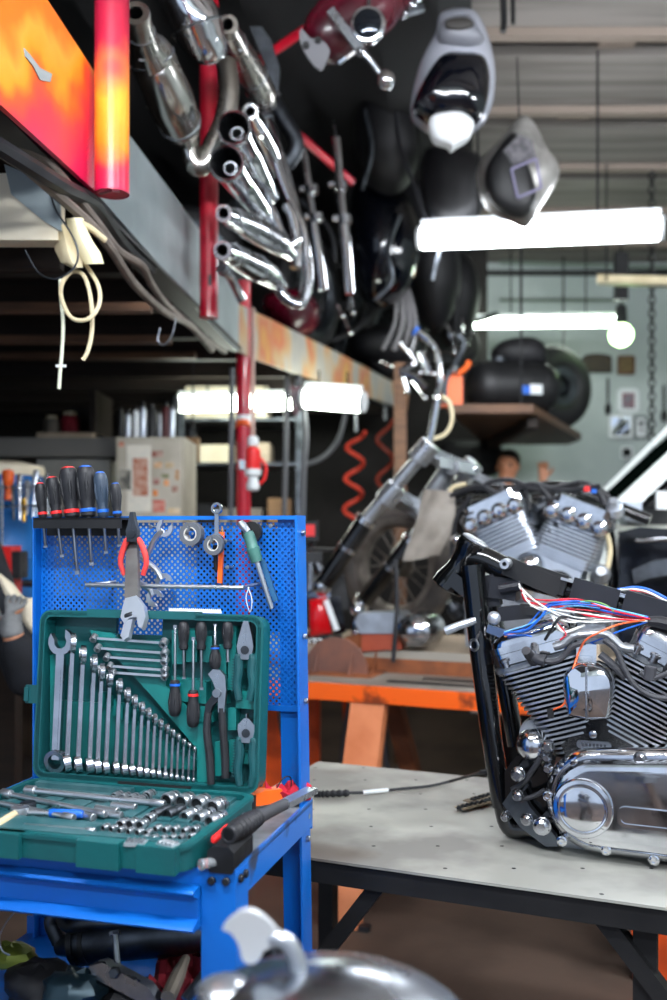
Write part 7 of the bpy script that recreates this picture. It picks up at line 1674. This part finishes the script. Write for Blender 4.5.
# engine: two cylinders, lower barrels and case
def twin(base, top, wb, wt, back, flip):
    A, T = op(*base, back), op(*top, back); ax = (T-A).normalized(); sd = V((ax.z, 0, -ax.x)); L = (T-A).length
    m = MB(); m.prism([(-wb, 0), (wb, 0), (wb, L*.48), (-wb, L*.48)], .17, A, sd, ax, bev=.01); m.bb((0, 0, 0), (0, 0, 0)) if False else None; kpart(m, 'cylinder_barrel', alu_pale)
    f = MB()
    for k in range(13):
        u = L*(.40+.045*k); w = wt*(.92+.03*sin(k*.5)); f.prism(rrect(-w, w, -.1, .1, .03), .006, A+ax*u, sd, Y_)
    kpart(f, 'cooling_fins', alu_pale)
    m = MB(); m.prism([(-wt*.8, L*.4), (wt*.8, L*.4), (wt*.8, L*.97), (-wt*.8, L*.97)], .14, A, sd, ax); kpart(m, 'cylinder_core', steel_dark)
    m = MB(); m.prism(rrect(-wt*1.02, wt*1.02, -.105, .105, .03), .022, A+ax*L*.98, sd, Y_, bev=.004); m.prism(rrect(-wt*.9, wt*.9, -.095, .095, .03), .03, A+ax*(L*.98+.025), sd, Y_, bev=.008); kpart(m, 'rocker_cover', chrome)
    for s, h_ in ((-.75, .93), (-.25, .95), (.25, .95), (.75, .93)):
        p = A+ax*L*(h_-.03)+sd*wt*s-Y_*.105; kpart(MB().lathe([(.026, .02), (.03, 0), (.028, -.02), (.015, -.032), (0, -.033)], p, Y_, 14), 'head_bolt', chrome)
twin((532, 588), (497, 508), .085, .115, .32, 0)
twin((552, 590), (584, 512), .085, .115, .32, 1)
m = MB(); c = op(540, 622, .36); m.lathe([(.05, -.14), (.15, -.13), (.165, -.1), (.165, .1), (.13, .12), (0, .12)], c, Y_, 28); m.prism([((op(a, b, .36)).x, (op(a, b, .36)).z) for a, b in ((468, 600), (520, 580), (570, 580), (612, 600), (616, 640), (470, 645))], .2, (0, .4, 0), bev=.02); kpart(m, 'crankcase', alu)
m = MB(); c = op(530, 566, .24); m.ball(c, (.055, .05, .05)); m.lathe([(.05, .05), (.055, 0), (.04, -.02), (0, -.03)], op(520, 585, .2), Y_, 18); kpart(m, 'chrome_cover', chrome)
m = MB(); q = [op(a, b, .22) for a, b in ((534, 584), (545, 576), (560, 574), (570, 580))]; m.tube(spl(q, 5), .012, 8); kpart(m, 'intake_hose', blackrub)
m = MB(); q = [op(a, b, .35) for a, b in ((446, 500), (470, 490), (510, 490), (560, 486), (590, 494), (620, 508), (650, 520))]; m.tube(spl(q, 6), .02, 12); kpart(m, 'frame_tube', blackpaint); m = MB(); q = [op(a, b, .6) for a, b in ((450, 505), (480, 494), (520, 498), (580, 496), (620, 515))]; m.tube(spl(q, 6), .02, 12); kpart(m, 'frame_tube', blackpaint)
m = MB(); q = [op(a, b, .4) for a, b in ((470, 490), (462, 520), (466, 560), (474, 610), (490, 642))]; m.tube(spl(q, 6), .018, 12); kpart(m, 'frame_tube', blackpaint); m = MB(); q = [op(a, b, .5) for a, b in ((605, 505), (612, 560), (612, 640))]; m.tube(spl(q, 6), .018, 12); kpart(m, 'frame_tube', blackpaint)
for k, pts in enumerate([[(450, 496), (480, 486), (500, 494), (530, 484), (560, 490), (600, 486)], [(500, 488), (512, 500), (520, 520), (528, 540)], [(526, 490), (530, 510), (540, 530), (536, 556)], [(540, 486), (550, 500), (548, 520), (544, 545)], [(470, 496), (456, 520), (452, 560), (460, 590)], [(560, 486), (586, 484), (610, 500), (612, 530)], [(490, 492), (486, 484), (510, 480), (540, 490), (580, 482)], [(572, 492), (582, 488), (598, 492), (606, 505)]]):
    m = MB(); q = [op(a, b, .24+.03*(k % 3)) for a, b in pts]; m.tube(spl(q, 5), .009+.002*(k % 2), 8); kpart(m, 'wiring_loom', blackrub)
m = MB(); m.box(op(587, 489, .22), (.018, .018, .018), .004); kpart(m, 'red_connector', redplast); m = MB(); m.box(op(594, 491, .22), (.016, .016, .014), .004); kpart(m, 'blue_connector', bluepl)
for k, (px, py, rx, mt) in enumerate([(470, 520, .03, chrome_worn), (463, 545, .035, chrome), (478, 560, .04, alu), (462, 575, .035, chrome_worn), (545, 505, .03, steel_dark), (534, 520, .035, steel_dark), (552, 530, .03, steel_dark), (482, 600, .045, steel_dark), (455, 610, .03, steel_dark), (590, 600, .05, steel_dark), (600, 575, .035, alu), (605, 520, .03, chrome_worn), (615, 508, .028, alu_pale)]):
    rr = random.Random(k); m = MB(); c = op(px, py, .25+.02*(k % 3)); m.lathe([(rx*.5, -rx), (rx, -rx*.8), (rx, rx*.4), (rx*.6, rx*.8), (rx*.5, rx*1.4), (0, rx*1.4)], c, V((rr.uniform(-1, 1), -.6, rr.uniform(-.4, 1))), 12); kpart(m, ['carburettor_bowl', 'solenoid', 'oil_fitting'][k % 3], mt)
# chrome engine cover: a long flat-topped lobe, a domed end and a dusty red lower panel
m = MB(); P_ = [op(a, b, .33) for a, b in ((364, 612), (402, 611), (410, 618), (410, 632), (366, 632), (361, 622))]; m.prism([(p.x, p.z) for p in P_], .12, (0, P_[0].y, 0), bev=.02, seg=3); kpart(m, 'chrome_side_cover', satin)
m = MB(); c = op(418, 630, .32); r_ = (op(418, 612, .32).z-op(418, 648, .32).z)/2; m.lathe([(0, -.085), (r_*.5, -.08), (r_*.85, -.06), (r_, -.02), (r_, .1), (0, .1)], c, Y_, 28, sx=1.15); kpart(m, 'chrome_dome_cover', chrome_worn)
m = MB(); P_ = [op(a, b, .33) for a, b in ((366, 631), (404, 631), (406, 648), (366, 650))]; m.prism([(p.x, p.z) for p in P_], .10, (0, P_[0].y, 0), bev=.008); kpart(m, 'red_lower_panel', mat('dusty_red_panel', '#a85038', .5, 0, '#8a3a28', 6, .6))
m = MB(); a, b = op(402, 650, .34), op(400, 420, .34); m.tube([op(396, 560, .26), op(397, 610, .24), op(393, 662, .24)], .009, 8); kpart(m, 'black_hose', blackrub)
m = MB(); p = op(358, 610, .36); m.ball(p, (.03, .03, .028)); m.ball(op(357, 634, .36), (.02, .02, .03)); m.tube([op(357, 612, .36), op(354, 628, .36), op(360, 640, .36)], .014, 10); kpart(m, 'axle_clamp', chrome)
# bare front wheel leaning behind the fork
wc_ = op(398, 560, .86); wc_.z = .085+.295; hub_wheel('spoked_wheel', 'dusty bare front wheel with wire spokes leaning behind the chrome fork on the orange bench', OB.w(wc_), .295, .095, -40, tyre, mat('dusty_rim', '#8e867e', .45, .6, '#5c554e', 12, .7), tilt=-3)
# stiff dusty cardboard sheet on the fork
m = MB(); rows_ = []
q0, q1, q2, q3 = op(424, 489, .27), op(452, 492, .30), op(404, 563, .25), op(440, 556, .28)
for i in range(9):
    u = i/8; rows_.append([q0.lerp(q2, u).lerp(q1.lerp(q3, u), j/8)+V((.03*sin(u*3)*(j/8), .012*sin(j*.9+u*4), .008*sin(i*1.1))) for j in range(9)])
m.sheet(rows_, .006); m.xf(OB.M); c = V((OB.w(q2))); m.xf(Mx.Translation(-c)); solo('cardboard_sheet', m, dustycard, 'grey-brown stiff sheet of dusty card hanging on the stripped motorcycle fork', 'sheet', c)
# black bodywork box right of the engine
o = OB.w(OB.hit(640, 600, 1, .35)); t = thing('body_shell', 'glossy black bodywork part with moulded ledges at right behind the engine', 'bodywork', V((o.x, o.y, .80)))
f = lambda a, b, bk=.35: (OB.w(OB.hit(a, b, 1, bk))-V((o.x, o.y, .80)))
def shell(pts, bk, th, mt, nm):
    m = MB(); P_ = [f(a, b, bk) for a, b in pts]; n = len(P_); dv = OB.M.to_3x3() @ V((0, th, 0)); m.add(P_+[p+dv for p in P_], [tuple(range(n)), tuple(range(n, 2*n))]+[(k, (k+1) % n, n+(k+1) % n, n+k) for k in range(n)], .008, 2); m.build(nm, mt, t)
shell([(619, 534), (640, 530), (690, 534), (690, 662), (624, 662), (619, 640)], .40, .4, navy, 'shell')
shell([(632, 570), (650, 562), (690, 555), (690, 572), (650, 578), (634, 584)], .34, .08, steel_dark, 'ledge')
shell([(618, 532), (640, 527), (690, 530), (690, 538), (640, 537), (620, 540)], .36, .2, blackpaint, 'rim')
m = MB(); q = [f(a, b, .33) for a, b in ((636, 541), (645, 541), (660, 540), (675, 540))]; m.tube(q, .008, 8); m.build('edge_glint', chrome_worn, t)

# ================================================================ CAR
CR = Frame(sp(613, 505, 4.2), -12.6, 4.7)
t = thing('car', 'white car with dark windshield parked at the far right behind the black bodywork part', 'car', CR.M)
carw = mat('car_white', '#dfe6e2', .25, coat=.6)
def cy(m, poly, y0, y1, bev=.0): m.prism(poly, y1-y0, (0, (y0+y1)/2, 0), (1, 0, 0), (0, 0, 1), bev); return m
zw = -.09
# lower body, hood and roof
cy(MB(), [(-.62, -.34), (-.1, -.12), (0, -.10), (2.6, -.10), (2.7, -.5), (2.7, -.95), (-.62, -.95)], .03, 1.37, .03).build('body', carw, t)
cy(MB(), [(.02, -.95), (.02, zw-.03), (1.15, zw-.03), (1.15, -.95)], -.01, .04, .01).build('door', navy, t)
cy(MB(), [(.02, zw-.05), (.02, zw-.0), (1.9, zw-.0), (1.9, zw-.05)], -.02, .05, .008).build('window_ledge', mat('pale_ledge', '#a8aca2', .4), t)
cy(MB(), [(.50, .36), (.6, .42), (1.9, .42), (2.2, .36), (2.2, .39), (1.9, .46), (.58, .46), (.46, .38)], .02, 1.38, .01).build('roof', carw, t)
def pillar(y, x0, w, mt):
    m = MB(); m.prism([(x0, -.04), (x0+w, -.05), (.44+w*.8, .42), (.43, .42)], .06, (0, y, 0), (1, 0, 0), (0, 0, 1), .01); return m.build('windshield_pillar', mt, t)
pillar(.02, -.05, .11, carw); pillar(1.36, -.03, .03, carw)
m = MB(); m.prism([(1.95, zw), (2.1, zw), (2.2, .4), (2.1, .4)], .06, (0, .02, 0), (1, 0, 0), (0, 0, 1)); m.prism([(1.15, zw), (1.22, zw), (1.25, .42), (1.18, .42)], .05, (0, .02, 0), (1, 0, 0), (0, 0, 1)); m.build('rear_pillar', blackmat, t)
m = MB(); m.add([(-.0, .04, -.04), (-.0, 1.34, -.04), (.47, 1.34, .395), (.47, .04, .395), (.02, .04, -.05), (.02, 1.34, -.05), (.49, 1.34, .39), (.49, .04, .39)], [(0, 1, 2, 3), (4, 7, 6, 5), (0, 3, 7, 4), (1, 5, 6, 2), (0, 4, 5, 1), (3, 2, 6, 7)]); m.build('windshield', glass_dark, t)
m = MB(); m.bb((.12, .1, -.9), (1.9, 1.3, -.02)); m.prism([(.14, -.03), (1.9, -.03), (1.9, .36), (.56, .36)], 1.0, (0, .72, 0)); m.build('interior', blackmat, t)
m = MB(); p = CR.hit(664, 500, 1, -.06); m.box(p, (.065, .06, .075), .015, None, 2); m.build('wing_mirror', white, t)
m = MB(); p = CR.hit(633, 511, 1, -.03); m.box(p, (.07, .05, .08), .02, None, 2); m.tube(spl([p+V((-.05, 0, .03)), p+V((-.02, -.02, -.02)), p+V((.05, -.01, -.04))], 4), .02, 8); m.build('hinge_bracket', alu_pale, t)
for x in (-.2, 2.2):
    wz = -(CR.M.translation.z)+.33
    m = MB(); pr = [(.32-.08+.08*cos(2*pi*k/12), .1*sin(2*pi*k/12)) for k in range(12)]; m.lathe_closed(pr, (x, .1, wz), Y_, 30); wh = m.build('wheel', tyre_black, t)
    MB().lathe([(0, -.07), (.2, -.08), (.22, -.02), (.22, .05)], (x, .1, wz), Y_, 24).build('wheel_disc', steel_dark, t)
    m = MB(); m.lathe_closed(pr, (x, 1.28, wz-.1), Y_, 30); m.build('wheel', tyre_black, t)
m = MB(); m.bb((.3, .9, -(CR.M.translation.z)+.02-.0), (.5, 1.2, -.9)); m.build('jack_stand', steel_dark, t)

# ================================================================ chrome motorcycle front in the foreground
Yf = .95; o = V((sp(325, 1040, Yf).x, Yf, 0)); t = thing('motorcycle', 'chrome motorcycle front at the bottom edge with headlight and small mirror', 'motorcycle', o)
f = lambda a, b, Y=Yf: sp(a, b, Y)-o
c = f(325, 1041)
m = MB(); m.ball(c, (.150, .12, .072), 28, 18); m.build('headlight_shell', wrench_m, t)
m = MB(); m.ring(c+V((0, -.02, .004)), V((0, .3, 1)), .132, .008, 32, 8, sx=1, sy=.8, x=(1, 0, 0)); m.build('headlight_rim', satin, t)
m = MB(); m.prism([((f(a, b)).x, (f(a, b)).z) for a, b in smooth_px([(223, 927), (233, 916), (246, 909), (263, 915), (279, 932), (280, 941), (266, 947), (260, 957), (252, 962), (243, 958), (239, 943), (231, 931)], 3)], .010, (0, 0, 0), bev=.003); mr = m.build('mirror', mat('bright_satin', '#e4e8ea', .3, .6), t)
m = MB(); m.tube(spl([f(264, 942, Yf+.01), f(276, 938), f(288, 943), (f(297, 960)), f(299, 980), f(300, 1000), f(308, 1030)], 6), .0085, 12); m.build('mirror_stem', satin, t)
m = MB(); m.ball(f(226, 990), (.03, .03, .012)); m.tube([f(210, 996), f(240, 992), f(262, 998), f(290, 1010)], [.012, .016, .014, .02], 12); m.build('brake_lever', satin, t)
m = MB(); m.tube([f(225, 1010)+V((0, .03, 0)), f(325, 1060)+V((0, .05, 0)), f(425, 1010)+V((0, .03, 0))], .014, 12); m.build('handlebar', satin, t)
zt = c.z
for s in (-1, 1):
    m = MB(); m.tube([(s*.1, .03, zt-.02), (s*.1, -.14, .31)], [.022, .028], 12); m.build('fork_leg', chrome, t)
m = MB(); m.bb((-.13, -.02, zt-.12), (.13, .07, zt-.08), .01); m.build('fork_yoke', alu, t)
m = MB(); pr = [(.31-.05+.05*cos(2*pi*k/12), .05*sin(2*pi*k/12)) for k in range(12)]; m.lathe_closed(pr, (0, -.14, .31), X_, 32); m.build('front_tyre', tyre_black, t)
m = MB(); m.lathe_closed([(.2, -.03), (.22, -.035), (.22, .035), (.2, .03)], (0, -.14, .31), X_, 32); m.lathe([(.03, -.11), (.03, .11)], (0, -.14, .31), X_, 14)
for k in range(8): a = 2*pi*k/8; m.tube([V((0, -.14, .31)), V((0, -.14+.21*cos(a), .31+.21*sin(a)))], .006, 6)
m.build('front_wheel', chrome_worn, t)
